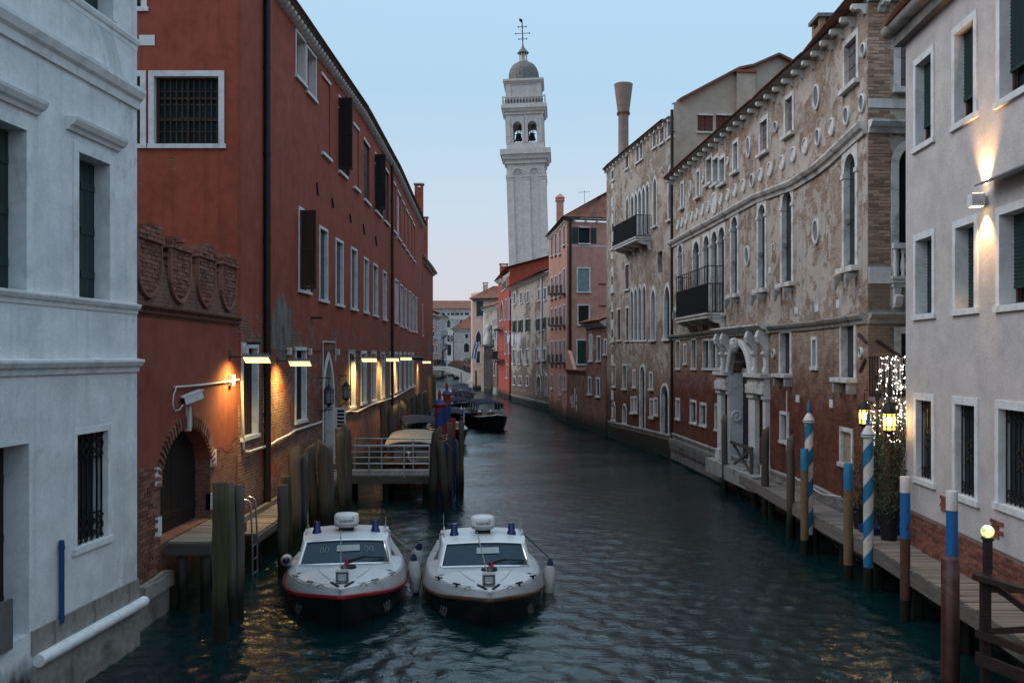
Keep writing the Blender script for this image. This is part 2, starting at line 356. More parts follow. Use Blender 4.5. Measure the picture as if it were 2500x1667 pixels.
class House:
    def __init__(s, name, label, cat, pts, z0, z1, mat, mats=None):
        s.F = Facade(pts); s.z0, s.z1, s.mat = z0, z1, mat
        p = s.F.p[0]; s.o = Vector((p.x, p.y, 0)); s.holes = []; s.fill = []
        s.root = thing(name, label, cat, s.o)
        s.top = None
    def loc(s, v): return Vector(v) - s.o
    def place(s, mesh, name, u, z, d=0.0, rz=0.0, label=None):
        return link(name, mesh, s.root, s.loc(s.F.xyz(u, z, d)), s.F.ang(u) + rz, None, label)
    # ---- the wall, with real openings and reveals
    def wall(s, name='wall', zcuts=(), rev=0.32, label=None):
        F = s.F; us = {0.0, F.L} | set(F.U); zs = {s.z0, s.z1} | set(zcuts)
        for h in s.holes:
            us |= {max(0, min(F.L, h[0])), max(0, min(F.L, h[1]))}; zs |= {max(s.z0, min(s.z1, h[2])), max(s.z0, min(s.z1, h[3]))}
        us = sorted(us); zs = sorted(zs)
        us = [u for i, u in enumerate(us) if i == 0 or u - us[i - 1] > 1e-5]; zs = [z for i, z in enumerate(zs) if i == 0 or z - zs[i - 1] > 1e-5]
        uc = np.array([(a + b) / 2 for a, b in zip(us, us[1:])]); zc = np.array([(a + b) / 2 for a, b in zip(zs, zs[1:])])
        solid = np.ones((len(zc), len(uc)), bool)
        for h in s.holes:
            solid[np.ix_((zc > h[2]) & (zc < h[3]), (uc > h[0]) & (uc < h[1]))] = False
        mb = MB(); mb.uv = []
        def put(ps):
            b = len(mb.v)
            for u, z, d in ps:
                mb.v.append(tuple(s.loc(F.xyz(u, z, d)))); mb.uv.append((u, z) if d == 0 else (u + d, z))
            mb.f.append(list(range(b, b + len(ps)))); mb.m.append(0)
        brk = set(F.U[1:-1])
        for j in range(len(zc)):
            i = 0
            while i < len(uc):
                if not solid[j, i]: i += 1; continue
                k = i
                while k + 1 < len(uc) and solid[j, k + 1] and not any(abs(us[k + 1] - q) < 1e-6 for q in brk): k += 1
                e = 1e-7
                put([(us[i], zs[j], 0), (us[k + 1] - e, zs[j], 0), (us[k + 1] - e, zs[j + 1], 0), (us[i], zs[j + 1], 0)]); i = k + 1
        for h in s.holes:
            u0, u1, a, b, ar = h; e = 1e-6
            top = [(u0, b), (u1, b)]
            if ar:
                kind, rise = ar; c = (u0 + u1) / 2; sp_ = b - rise
                cv = [(c + x, sp_ + z) for x, z in arch_pts((u1 - u0) / 2, rise, kind)]
                m = len(cv) // 2
                for i in range(m):
                    put([(u0, b, 0), (cv[i][0], cv[i][1], 0), (cv[i + 1][0], cv[i + 1][1], 0)])
                for i in range(m, 2 * m):
                    put([(u1, b, 0), (cv[i][0], cv[i][1], 0), (cv[i + 1][0], cv[i + 1][1], 0)])
                top = cv
            loop = [(u0, a)] + list(top) + [(u1, a)]
            for (ua, za), (ub, zb) in zip(loop, loop[1:] + loop[:1]):
                if abs(ua - ub) + abs(za - zb) < 1e-6: continue
                put([(ua, za, 0), (ub, zb, 0), (ub, zb, -rev), (ua, za, -rev)])
        return mb.build(name, s.mat, s.root, label=label)
    def shell(s, depth, name='rear_wall', mat=None, z1=None):
        """the sides and back of the house, depth metres deep"""
        F = s.F; z1 = z1 or s.z1; mb = MB(); mb.uv = []
        a, b = F.p[0], F.p[-1]; n = -F.nrm(F.L / 2) * depth
        c, d = b + n, a + n
        e = 0.001
        def put(p, q, u):
            k = len(mb.v); L = (q - p).length
            for r, z, uu in ((p, s.z0, u), (q, s.z0, u + L), (q, z1, u + L), (p, z1, u)):
                mb.v.append(tuple(s.loc((r.x, r.y, z)))); mb.uv.append((uu, z))
            mb.f.append([k, k + 1, k + 2, k + 3]); mb.m.append(0)
        put(b, c, F.L); put(c, d, F.L + depth); put(d, a, 2 * F.L + depth)
        s.back = (c, d)
        return mb.build(name, mat or s.mat, s.root)
    def course(s, pts, h, d, mat, name='string_course', zfun=None, px=True):
        """moulded band following the wall through measured points; px: points are photograph pixels of its top edge"""
        P = [s.F.at(x, y) for x, y in pts] if px else list(pts)
        P.sort()
        def zz(u):
            if u <= P[0][0]: return P[0][1]
            for (a, za), (b, zb) in zip(P, P[1:]):
                if u <= b: return za + (zb - za) * (u - a) / max(1e-6, b - a)
            return P[-1][1]
        us = sorted({p[0] for p in P} | {u for u in s.F.U if P[0][0] < u < P[-1][0]})
        prof = [(0.0, -h), (d * 0.35, -h), (d * 0.45, -h * 0.62), (d * 0.75, -h * 0.5), (d, -h * 0.18), (d, 0.0), (0.0, 0.02)]
        mb = MB(); m = len(prof)
        for u in us:
            for dd, z in prof: mb.v.append(tuple(s.loc(s.F.xyz(min(u, s.F.L), zz(u) + z, dd - 0.02))))
        for i in range(len(us) - 1):
            for k in range(m):
                mb.f.append([i * m + k, (i + 1) * m + k, (i + 1) * m + (k + 1) % m, i * m + (k + 1) % m]); mb.m.append(0)
        mb.f.append(list(range(m))); mb.m.append(0); mb.f.append([(len(us) - 1) * m + k for k in range(m - 1, -1, -1)]); mb.m.append(0)
        return mb.build(name, mat, s.root)
    # ---- windows
    def win(s, x0, x1, yt, yb, style='pane', frame='stone', sw=0.12, arch=None, rise=None, fmat='stone', depth=0.25, px=True, label=None, sill=0.08, pmat=None, sash=False, lmat=None, name='window', proud=0.03, rectarch=False):
        if px:
            ua, ub = s.F.u_of(x0), s.F.u_of(x1); Y = s.F.pt((ua + ub) / 2).y
            zt, zb = zat(yt, Y), zat(yb, Y)
        else: ua, ub, zt, zb = x0, x1, yt, yb
        u = (ua + ub) / 2; wd = ub - ua; ht = zt - zb
        if arch and rise is None: rise = wd / 2 * (1.0 if arch == 'round' else 1.7)
        e = 0.4 * sw if frame == 'stone' else 0.0
        if rectarch: s.holes.append((ua - e, ub + e, zb - e, zt + e, None))
        else: s.holes.append((ua - e, ub + e, zb - e, zt + e, (arch, rise + e) if arch else None))
        q = lambda v: round(v, 2)
        wd, ht = q(wd), q(ht); rs = q(rise) if rise else None
        key = ('fr', wd, ht, q(sw), frame, arch, rs, fmat, depth, sill, proud, rectarch)
        me = cached(key, lambda: frame_mesh(wd, ht, sw, frame, arch, rs, fmat, depth, sill, proud, rectarch))
        o = s.place(me, name, u, zb, 0.0, 0.0, label)
        fit_out(o, wd, ht, style, depth, pmat, sash, arch, rs)
        return o, u, zb, wd, ht

def frame_mesh(wd, h, sw, frame, arch, rise, fmat, depth, sill, proud, rectarch):
    mb = MB(); a = wd / 2; zs = h - rise if arch else h
    if frame == 'none':
        mb.box(-a - 0.02, a + 0.02, depth - 0.02, depth + 0.03, -0.02, h + (0.02 if not arch else 0.02), 1)
        return mb.mesh('window', [M[fmat], M['dark']])
    if frame == 'lintel':     # only lintel and sill of stone
        mb.box(-a - 0.03, a + 0.03, -proud, depth, h, h + sw); mb.box(-a - 0.05, a + 0.05, -proud - sill, depth, -sw, 0)
        mb.box(-a - 0.01, a + 0.01, depth - 0.01, depth + 0.03, 0.002, h - 0.002, 1)
        return mb.mesh('window', [M[fmat], M['dark']])
    for sg in (-1, 1):
        x0, x1 = (-a - sw, -a) if sg < 0 else (a, a + sw)
        mb.box(x0, x1, -proud, depth, 0, zs)
    if arch:
        inn = arch_pts(a, rise, arch); n = len(inn)
        if rectarch:
            out = []
            for i, (x, z) in enumerate(inn):
                t = i / (n - 1); W_, H_ = a + sw, rise + sw
                ang = math.pi * (1 - t); cx, cz = math.cos(ang), math.sin(ang)
                k = min(W_ / max(1e-6, abs(cx)), H_ / max(1e-6, cz)) if cz > 1e-6 else W_ / max(1e-6, abs(cx))
                out.append((cx * k, cz * k))
            # corners
            ci = min(range(n), key=lambda i: abs(out[i][0] + a + sw) + abs(out[i][1] - rise - sw)); out[ci] = (-a - sw, rise + sw)
            ci = min(range(n), key=lambda i: abs(out[i][0] - a - sw) + abs(out[i][1] - rise - sw)); out[ci] = (a + sw, rise + sw)
        else: out = arch_pts(a + sw, rise + sw * (1.0 if arch == 'round' else 1.5), arch)
        vs = []; fs = []
        for (x, z), (X, Z) in zip(inn, out):
            vs += [(x, -proud, zs + z), (X, -proud, zs + Z), (x, depth, zs + z), (X, depth, zs + Z)]
        for i in range(n - 1):
            b, c = 4 * i, 4 * i + 4
            fs += [(b, c, c + 1, b + 1), (b, b + 2, c + 2, c), (b + 1, c + 1, c + 3, b + 3)]
        mb.add(vs, fs)
        if rectarch:   # imposts
            for sg in (-1, 1): mb.box(sg * (a + sw / 2) - sw / 2 - 0.02, sg * (a + sw / 2) + sw / 2 + 0.02, -proud - 0.03, depth * 0.9, zs - 0.1, zs)
    else:
        mb.box(-a - sw, a + sw, -proud - 0.003, depth, h, h + sw)
    if sill > 0: mb.box(-a - sw - 0.04, a + sw + 0.04, -proud - sill, depth, -max(0.09, sw * 0.8), -0.001)
    mb.box(-a - 0.02, a + 0.02, depth - 0.012, depth + 0.03, -0.02, h + (0.06 if arch else 0.01), 1)
    return mb.mesh('window', [M[fmat], M['dark']])

def plank_leaf(w_, h, mat, t=0.035):
    def f():
        mb = MB(); n = max(2, int(round(w_ / 0.14)))
        for i in range(n):
            mb.box(i * w_ / n + 0.004, (i + 1) * w_ / n - 0.004, 0, t, 0, h)
        for z in (0.18, 0.5, 0.82): mb.box(0.02, w_ - 0.02, -0.015, 0.0, h * z - 0.05, h * z + 0.05)
        return mb.mesh('shutter', M[mat])
    return cached(('pl', round(w_, 2), round(h, 2), mat), f)
def louver_leaf(w_, h, mat, t=0.04):
    def f():
        mb = MB(); r = 0.055
        mb.box(0, r, 0, t, 0, h); mb.box(w_ - r, w_, 0, t, 0, h)
        for z in (0, h * 0.5 - 0.04, h - 0.08): mb.box(r, w_ - r, 0.002, t - 0.002, z, z + 0.08)
        n = int((h - 0.1) / 0.055)
        for i in range(n):
            z = 0.09 + i * (h - 0.18) / n
            mb.add([(r, 0.002, z), (w_ - r, 0.002, z), (w_ - r, t, z + 0.085), (r, t, z + 0.085)], [(0, 1, 2, 3)])
        return mb.mesh('shutter', M[mat])
    return cached(('lo', round(w_, 2), round(h, 2), mat), f)

def fit_out(o, wd, h, style, depth, pmat, sash, arch, rise):
    a = wd / 2; st = style.split(':'); kind = st[0]; mat = st[1] if len(st) > 1 else None
    if kind == 'none': return
    def pane(y, m='glass', z1=None):
        me = cached(('pane', wd, h, y, m, z1), lambda: MB().box(-a - 0.01, a + 0.01, y, y + 0.012, 0.004, (z1 or h) + (0.05 if arch else -0.004)).mesh('pane', M[m]))
        link('pane', me, o)
    if kind == 'pane':
        pane(depth - 0.04, pmat or 'glass')
    elif kind == 'closed':      # two plank leaves shut inside the opening
        me = plank_leaf(a - 0.01, h - 0.01 - (0.02 if not arch else 0), mat)
        link('shutter', me, o, (-a + 0.004, depth - 0.08, 0.005)); link('shutter', me, o, (0.006, depth - 0.08, 0.005))
    elif kind == 'fill':        # walled up
        me = cached(('fill', wd, h, depth, mat), lambda: MB().box(-a, a, depth - 0.12, depth - 0.04, 0, h).mesh('infill', M[mat]))
        link('infill', me, o)
    elif kind == 'open':        # leaves folded back on the wall
        pane(depth - 0.04, pmat or 'glass')
        me = plank_leaf(a, h, mat)
        link('shutter', me, o, (-a - 0.06, -0.075, 0), math.pi * 0.985); link('shutter', me, o, (a + 0.06, -0.035, 0), 0.045 * -1)
    elif kind == 'ajar':        # near leaf standing out from the wall, far one folded back
        pane(depth - 0.04, pmat or 'glass')
        me = louver_leaf(float(st[2]) if len(st) > 2 else a, h - 0.02, mat)
        link('shutter', me, o, (-a + 0.02, -0.03, 0.01), R(-86)); link('shutter', me, o, (a + 0.03, -0.075, 0.01), R(5))
    elif kind == 'bars':
        pane(depth - 0.03)
        def f():
            mb = MB(); n = max(3, int(wd / 0.13)); 
            for i in range(n):
                x = -a + (i + 0.5) * wd / n; mb.box(x - 0.011, x + 0.011, 0.10, 0.122, 0.0, h)
            for k in range(1, 5):
                z = h * k / 5; mb.box(-a, a, 0.123, 0.135, z - 0.014, z + 0.014)
            return mb.mesh('grille', M['rust_iron'])
        link('grille', cached(('bars', wd, h), f), o)
    elif kind == 'ornate':      # wrought iron grille with scroll panel
        pane(depth - 0.03)
        def f():
            mb = MB(); n = max(4, int(wd / 0.14))
            for i in range(n + 1):
                x = -a + 0.03 + i * (wd - 0.06) / n; mb.box(x - 0.009, x + 0.009, 0.08, 0.098, 0.0, h)
            for z in (0.06, 0.2, h - 0.2, h - 0.06): mb.box(-a, a, 0.099, 0.11, z - 0.012, z + 0.012)
            for sg in (-1, 1):
                for zc in (h * 0.5 + 0.13, h * 0.5 - 0.13):
                    pts = [(sg * (0.02 + 0.10 * t / 9 * abs(math.cos(t * 0.6))), 0.07, zc + 0.12 * math.sin(t * 0.75) * (1 - t / 16)) for t in range(10)]
                    mb.tube(pts, 0.011, 4)
                    mb.tube([(sg * 0.085 + 0.05 * math.cos(t * 0.7), 0.07, zc + 0.055 * math.sin(t * 0.7)) for t in range(10)], 0.010, 4)
            mb.tube([(0.05 * math.cos(t * 0.7), 0.07, h * 0.5 + 0.05 * math.sin(t * 0.7)) for t in range(10)], 0.012, 4)
            for i in range(n):
                x = -a + 0.03 + (i + 0.5) * (wd - 0.06) / n
                for zc in (0.13, h - 0.13): mb.tube([(x + 0.045 * math.cos(t * 0.9), 0.085, zc + 0.05 * math.sin(t * 0.9)) for t in range(8)], 0.008, 4)
            return mb.mesh('grille', M['iron'])
        link('grille', cached(('orn', wd, h), f), o)
    elif kind == 'lattice':     # bars with diamond lattice top and bottom
        pane(depth - 0.03)
        def f():
            mb = MB(); n = 6
            for i in range(n + 1):
                x = -a + i * wd / n; x = max(-a + 0.012, min(a - 0.012, x)); mb.box(x - 0.012, x + 0.012, 0.08, 0.104, 0.0, h)
            k = 0.38
            for z in (k, h - k): mb.box(-a, a, 0.105, 0.12, z - 0.015, z + 0.015)
            for z0 in (0.0, h - k):
                for i in range(-2, 7):
                    for sg in (1, -1):
                        x0 = -a + i * 0.17; p, q = (x0, 0.0), (x0 + k, k)
                        if sg < 0: p, q = (x0 + k, 0.0), (x0, k)
                        # clip to the opening
                        (xa, za), (xb, zb) = p, q
                        pts = []
                        for t in (0, 1): pts.append((xa + (xb - xa) * t, za + (zb - za) * t))
                        t0, t1 = 0.0, 1.0
                        for lim, s_ in ((-a, 1), (a, -1)):
                            da, db = (xa - lim) * s_, (xb - lim) * s_
                            if da < 0 and db < 0: t0, t1 = 1, 0
                            elif da < 0: t0 = max(t0, da / (da - db))
                            elif db < 0: t1 = min(t1, da / (da - db))
                        if t1 - t0 > 0.05:
                            mb.bar((xa + (xb - xa) * t0, 0.07, z0 + za + (zb - za) * t0), (xa + (xb - xa) * t1, 0.07, z0 + za + (zb - za) * t1), 0.016, 0.016)
            return mb.mesh('grille', M['iron'])
        link('grille', cached(('lat', wd, h), f), o)
    elif kind == 'roller':      # roller blind drawn part of the way down
        fr = float(mat); yr = depth - 0.13; pane(depth - 0.03)
        def f():
            mb = MB(); z0 = h * (1 - fr); n = int((h - z0) / 0.06)
            for i in range(n):
                z = z0 + i * (h - z0) / n; mb.add([(-a, yr, z), (a, yr, z), (a, yr - .015, z + (h - z0) / n * 0.8), (-a, yr - .015, z + (h - z0) / n * 0.8), (a, yr, z + (h - z0) / n), (-a, yr, z + (h - z0) / n)], [(0, 1, 2, 3), (3, 2, 4, 5)])
            mb.box(-a, a, yr - .015, yr + .01, z0 - 0.05, z0)
            return mb.mesh('roller_blind', M['green_wood'])
        link('roller_blind', cached(('rol', wd, h, fr, depth), f), o)
        def g():
            mb = MB(); z0 = h * (1 - fr)
            for x in (-a + 0.03, 0, a - 0.03): mb.box(x - 0.03, x + 0.03, yr + .02, yr + .06, 0, z0)
            mb.box(-a, a, yr + .025, yr + .055, 0.001, 0.05)
            return mb.mesh('sash', M['sash_wood'])
        if fr < 0.95: link('sash', cached(('rolsash', wd, h, fr, depth), g), o)
    elif kind == 'curtain':
        pane(depth - 0.06, 'curtain')
    if sash and wd > 0.25:
        def f():
            mb = MB(); y = depth - 0.10; t = 0.045
            for x in (-a + t / 2, 0, a - t / 2): mb.box(x - t / 2, x + t / 2, y, y + 0.05, 0, h - 0.003)
            for z in (0, h * 0.36, h * 0.68, h - t): mb.box(-a, a, y + 0.004, y + 0.046, z + 0.002, z + t)
            return mb.mesh('sash', M['sash_wood' if sash is True else sash])
        link('sash', cached(('sash', wd, h, depth, sash), f), o)

def tiled_roof(name, quad, parent, origin, mat='tile', pitch=0.2, amp=0.035, th=0.10):
    """corrugated barrel-tile slope over quad a-b (eave) c-d (ridge): a->b along the eave, d->c along the ridge"""
    a, b, c, d = [Vector(p) for p in quad]; L = (b - a).length; n = max(2, int(L / pitch)); k = 4
    mb = MB(); nrm = (b - a).cross(d - a).normalized()
    if nrm.z < 0: nrm = -nrm
    rows = max(1, int((d - a).length / 0.4))
    rows = min(rows, 14)
    cols = n * k
    for j in range(rows + 1):
        for st in ((0,) if j in (0,) else (0,)):
            t = j / rows
            for i in range(cols + 1):
                s_ = i / cols; p = (a.lerp(b, s_)).lerp(d.lerp(c, s_), t)
                hgt = amp * (0.5 - 0.5 * math.cos(2 * math.pi * i / k)) * (1.0 if j % 2 == 0 else 0.8)
                mb.v.append(tuple(p + nrm * (th + hgt) - Vector(origin)))
    W_ = cols + 1
    for j in range(rows):
        for i in range(cols):
            mb.f.append([j * W_ + i, j * W_ + i + 1, (j + 1) * W_ + i + 1, (j + 1) * W_ + i]); mb.m.append(0)
    b0 = len(mb.v)
    for p in (a, b, c, d): mb.v.append(tuple(p - Vector(origin)))
    mb.f.append([b0 + 3, b0 + 2, b0 + 1, b0]); mb.m.append(0)
    for i in range(cols): mb.f.append([i + 1, i, b0]); mb.m.append(0)
    o = mb.build(name, M[mat], parent)
    return o

def eave_blocks(H, u0, u1, z, step, mesh, name='bracket', d=0.0, zf=None):
    n = max(1, int(round((u1 - u0) / step)))
    for i in range(n + 1):
        u = u0 + (u1 - u0) * i / n
        H.place(mesh, name, u, (zf(u) if zf else z), d)
# ================================================================== WATER AND GROUND
def water():
    """the canal as a displaced sheet: rows closer together near the camera, short wind ripples running over a slow chop"""
    ys = [3.0]
    while ys[-1] < 330: ys.append(ys[-1] + max(0.045, 0.0048 * ys[-1] * (1 + ys[-1] / 90)))
    ys = np.array(ys); nx = 430; s_ = np.linspace(0, 1, nx)
    x0 = -9.0 - 0.10 * ys; x1 = 11.0 + 0.0 * ys
    X = x0[:, None] + (x1 - x0)[:, None] * s_[None, :]; Y = np.repeat(ys[:, None], nx, 1)
    rng = np.random.default_rng(5); Z = np.zeros_like(X)
    for i in range(64):
        lam = 0.20 * (0.95 / 0.20) ** rng.random(); th = rng.normal(math.pi * 0.5, 0.6) if i % 3 else rng.uniform(0, 2 * math.pi)
        k = 2 * math.pi / lam; amp = 0.0043 * lam ** 0.45; ph = rng.uniform(0, 6.28)
        wob = 0.55 * np.sin(X * 0.7 + i) * np.cos(Y * 0.33 + i * 1.7)
        # waves finer than the sheet can carry fade out with distance
        dy = np.maximum(0.045, 0.0048 * ys * (1 + ys / 90)); fade = np.clip((lam / dy - 2.0) / 3.0, 0, 1)[:, None]
        Z += amp * fade * np.sin(k * (X * math.cos(th) + Y * math.sin(th)) + ph + wob)
    for i in range(18):
        lam = 1.8 * (5.5 / 1.8) ** rng.random(); th = rng.normal(math.pi * 0.5, 0.6); k = 2 * math.pi / lam; ph = rng.uniform(0, 6.28); dy = np.maximum(0.045, 0.0048 * ys * (1 + ys / 90))
        Z += 0.0042 * lam * np.clip((ys - 12.0) / 30.0, 0.15, 1)[:, None] * np.clip((lam / dy - 2.0) / 2.0, 0, 1)[:, None] * np.sin(k * (X * math.cos(th) + Y * math.sin(th)) + ph + 0.6 * np.sin(X * 0.4 + i))
    calm = 0.75 + 0.35 * np.sin(X * 0.31 + 1.3 + np.sin(Y * 0.13)) * np.cos(Y * 0.09 + 0.6)
    Z *= calm
    ny = len(ys); me = bpy.data.meshes.new('canal_water'); V = np.stack([X, Y, Z], -1).reshape(-1, 3)
    i = np.arange(ny - 1)[:, None] * nx + np.arange(nx - 1)[None, :]
    Fq = np.stack([i, i + 1, i + nx + 1, i + nx], -1).reshape(-1, 4)
    me.vertices.add(len(V)); me.vertices.foreach_set('co', V.ravel()); me.loops.add(Fq.size); me.loops.foreach_set('vertex_index', Fq.ravel())
    me.polygons.add(len(Fq)); me.polygons.foreach_set('loop_start', np.arange(0, Fq.size, 4)); me.polygons.foreach_set('loop_total', np.full(len(Fq), 4)); me.polygons.foreach_set('use_smooth', np.ones(len(Fq), bool))
    me.update()
    n = NT('green_canal_water', 0.045, 0.9); n.b.inputs['IOR'].default_value = 1.333; o = n.ob()
    n.color(n.mix(n.noise(o, 0.15, 3), (0.0012, 0.013, 0.015), (0.0028, 0.021, 0.023)))
    h = n.math('ADD', n.math('MULTIPLY', n.noise(n.map(o, (3.0, 5.6, 1)), 1.0, 4, 0.62, 0.7), 0.75), n.math('MULTIPLY', n.noise(n.map(o, (8, 13, 1)), 1.0, 2, 0.5, 0.4), 0.25))
    n.bump(h, 0.6, 0.06); yy = n.sep(o)[1]
    # ripples too fine for the sheet at a distance blur the mirror instead
    n.rough(n.n('ShaderNodeMapRange', {0: yy, 1: 14.0, 2: 110.0, 3: 0.04, 4: 0.26}).outputs[0]); me.materials.append(n.m)
    ob = link('canal_water', me); ob['kind'] = 'structure'
    return ob
water()
gm = plain('silt', (0.03, 0.03, 0.025), 0.95, 0.3, 0.2)
mb = MB(); mb.box(-1500, 1500, -600, 2200, -3.0, -2.0); o = mb.build('canal_bed', gm); o['kind'] = 'structure'
# ================================================================== LEFT BANK
M['white_plaster'] = facade_mat('bluish_white_render', (0.58, 0.61, 0.63), (0.69, 0.715, 0.73), bias=((0, 0.22), (0.08, 0.14), (1, 0.10)), st_amt=0.42, seed=1, pscale=0.7, wet=0.35, stain=(0.16, 0.16, 0.16), patch=(0.36, 0.38, 0.39, 0.45))
M['white_trim'] = plain('white_render_moulding', (0.66, 0.69, 0.70), 0.8, 0.10, 5, dirt=(0.30, 0.30, 0.30, 0.5))
M['base_stone'] = plain('porous_base_stone', (0.25, 0.235, 0.215), 0.9, 0.25, 5, bump=0.5, dirt=(0.08, 0.075, 0.065, 0.8))
_rf = Facade([(-6.30, 21.87), (-6.30, 25.6), (-5.98, 37.1)]); _us = _rf.u_of(688) + 7.24
M['red_plaster'] = facade_mat('brick_red_render', (0.225, 0.050, 0.030), (0.29, 0.080, 0.050), br=(0.12, 0.05, 0.036), br2=(0.23, 0.12, 0.08),
    bias=((0, 0.66), (0.10, 0.62), (0.17, 0.58), (0.25, 0.54), (0.33, 0.48), (0.39, 0.30), (1, 0.14)), spot=(_us, 5.35, 1.15, 0.95, (0.20, 0.185, 0.18)), midw=0.9, seed=2, st_amt=0.75, pscale=0.8, stain=(0.06, 0.026, 0.02), mortar=(0.30, 0.25, 0.21), wet=0.6)
M['red_flat'] = plain('red_render_infill', (0.25, 0.062, 0.038), 0.88, 0.2, 3, dirt=(0.08, 0.03, 0.022, 0.6))
M['old_brick'] = facade_mat('old_dark_brickwork', (0.14, 0.06, 0.04), (0.18, 0.08, 0.06), br=(0.14, 0.058, 0.040), br2=(0.21, 0.105, 0.075), bias=((0, 0.95), (1, 0.95)), seed=3, mortar=(0.22, 0.18, 0.16), wet=0.5)
M['brick_a'] = plain('weathered_brick', (0.19, 0.085, 0.06), 0.9, 0.4, 12, bump=0.5, dirt=(0.03, 0.026, 0.025, 0.8), rnd=0.75)
M['pile_wood'] = wood('mooring_pile_wood', (0.085, 0.072, 0.060), 2, 0.85, 0.35, algae=0.55, rnd=0.45)
M['pile_green'] = wood('greenish_pile_wood', (0.055, 0.048, 0.025), 2, 0.8, 0.5, algae=0.6, rnd=0.2)
M['plank'] = wood('grey_deck_plank', (0.20, 0.175, 0.155), 0, 0.85, 0.5, rnd=0.45)
M['plank_y'] = wood('grey_deck_plank_long', (0.16, 0.14, 0.125), 1, 0.85, 0.5, rnd=0.45)
M['beam'] = wood('wet_deck_beam', (0.085, 0.075, 0.065), 0, 0.85, 0.4, rnd=0.3)
M['lamp_metal'] = plain('grey_lamp_housing', (0.16, 0.16, 0.165), 0.5, 0.2, 6, metal=0.4)
M['flood_glow'] = emit('floodlight_glow', (1.0, 0.78, 0.30), 1.6)
M['blue_pvc'] = plain('blue_pipe', (0.012, 0.055, 0.16), 0.45, 0.15, 5)

# ---- the pale blue-white house at the near left
WH = House('white_house', 'pale blue-white rendered house with dark green shutters and white string courses', 'house', [(-7.065 + 0.073 * 8.0, 8.0), (-5.97, 15.0)], 0.0, 13.2, M['white_plaster'])
F = WH.F
uW = lambda Y: F.L * (Y - 8.0) / 7.0
for (y0, y1) in ((13.23, 14.10), (11.05, 11.98), (9.0, 9.9)):
    WH.win(uW(y0), uW(y1), 7.47, 5.43, 'closed:green_wood', 'stone', 0.13, fmat='white_trim', depth=0.30, px=False, sill=0, proud=0.022)
    c = (uW(y0) + uW(y1)) / 2
    def hood():
        mb = MB(); prof = [(0, 0), (0.05, 0), (0.07, 0.05), (0.12, 0.07), (0.16, 0.13), (0.17, 0.17), (0.0, 0.18)]
        mb.add([(x, 0.01 - d, z) for x in (-0.74, 0.74) for d, z in prof], [(i, (i + 1) % 7, 7 + (i + 1) % 7, 7 + i) for i in range(7)] + [tuple(range(6, -1, -1)), tuple(range(7, 14))])
        return mb.mesh('hood_mould', M['white_trim'])
    WH.place(cached('hood', hood), 'hood_mould', c, 7.72)
for (y0, y1) in ((13.35, 14.2), (11.1, 12.0)):
    WH.win(uW(y0), uW(y1), 11.7, 9.66, 'closed:green_wood', 'stone', 0.13, fmat='white_trim', depth=0.30, px=False, sill=0, proud=0.022)
WH.win(188, 263, 1056, 1322, 'lattice', 'stone', 0.09, fmat='white_trim', depth=0.28, sill=0.03, proud=0.008)
WH.win(uW(10.9), uW(12.07), 3.49, 1.05, 'closed:black_wood', 'none', fmat='white_trim', depth=0.42, px=False, sill=0)
WH.wall(rev=0.45); WH.shell(7.0)
for z, h, d in ((8.82, 0.30, 0.17), (9.62, 0.17, 0.07), (5.42, 0.15, 0.10), (4.55, 0.19, 0.15)):
    WH.course([(0, z), (F.L, z)], h, d, M['white_trim'], 'string_course', px=False)
mb = MB()    # stone base blocks, each a part
for i in range(9):
    a, b = uW(12.1) + i * 0.52, uW(12.1) + (i + 1) * 0.52 - 0.012
    b = min(b, F.L)
    if a > F.L - 0.05: break
    m2 = MB().box(0, b - a, -0.025 - 0.012 * (i % 2), 0.15, 0, 0.31)
    WH.place(m2.mesh('base_block', M['base_stone']), 'base_block', a, 0.76)
for i in range(5):   # the white roll moulding, in stone lengths
    a = uW(12.15) + i * 0.62; b = min(a + 0.612, F.L + 0.1)
    mb = MB(); mb.tube([(0, -0.07, 0), (b - a, -0.07, 0)], 0.088, 12)
    o = WH.place(mb.mesh('roll_moulding', M['white_trim'], False), 'roll_moulding', a, 0.68); autosmooth(o)
WH.place(MB().box(0, F.L - uW(12.1), -0.05, 0.1, -0.8, 0.60).mesh('plinth', M['base_stone']), 'plinth', uW(12.1), 0)
mb = MB(); mb.tube([(0, -0.05, 1.0), (0, -0.05, 2.12)], 0.035, 10); mb.lathe([(0.042, 0), (0.042, 0.05)], 10, (0, -0.05, 2.0)); mb.lathe([(0.042, 0), (0.042, 0.04)], 10, (0, -0.05, 1.06))
o = WH.place(mb.mesh('blue_pipe', M['blue_pvc']), 'blue_pipe', F.u_of(142), 0); autosmooth(o)
WH.place(MB().box(0, 0.68, -0.06, -0.02, 1.0, 1.62).mesh('flood_board', M['lamp_metal']), 'flood_board', uW(10.95), 0)

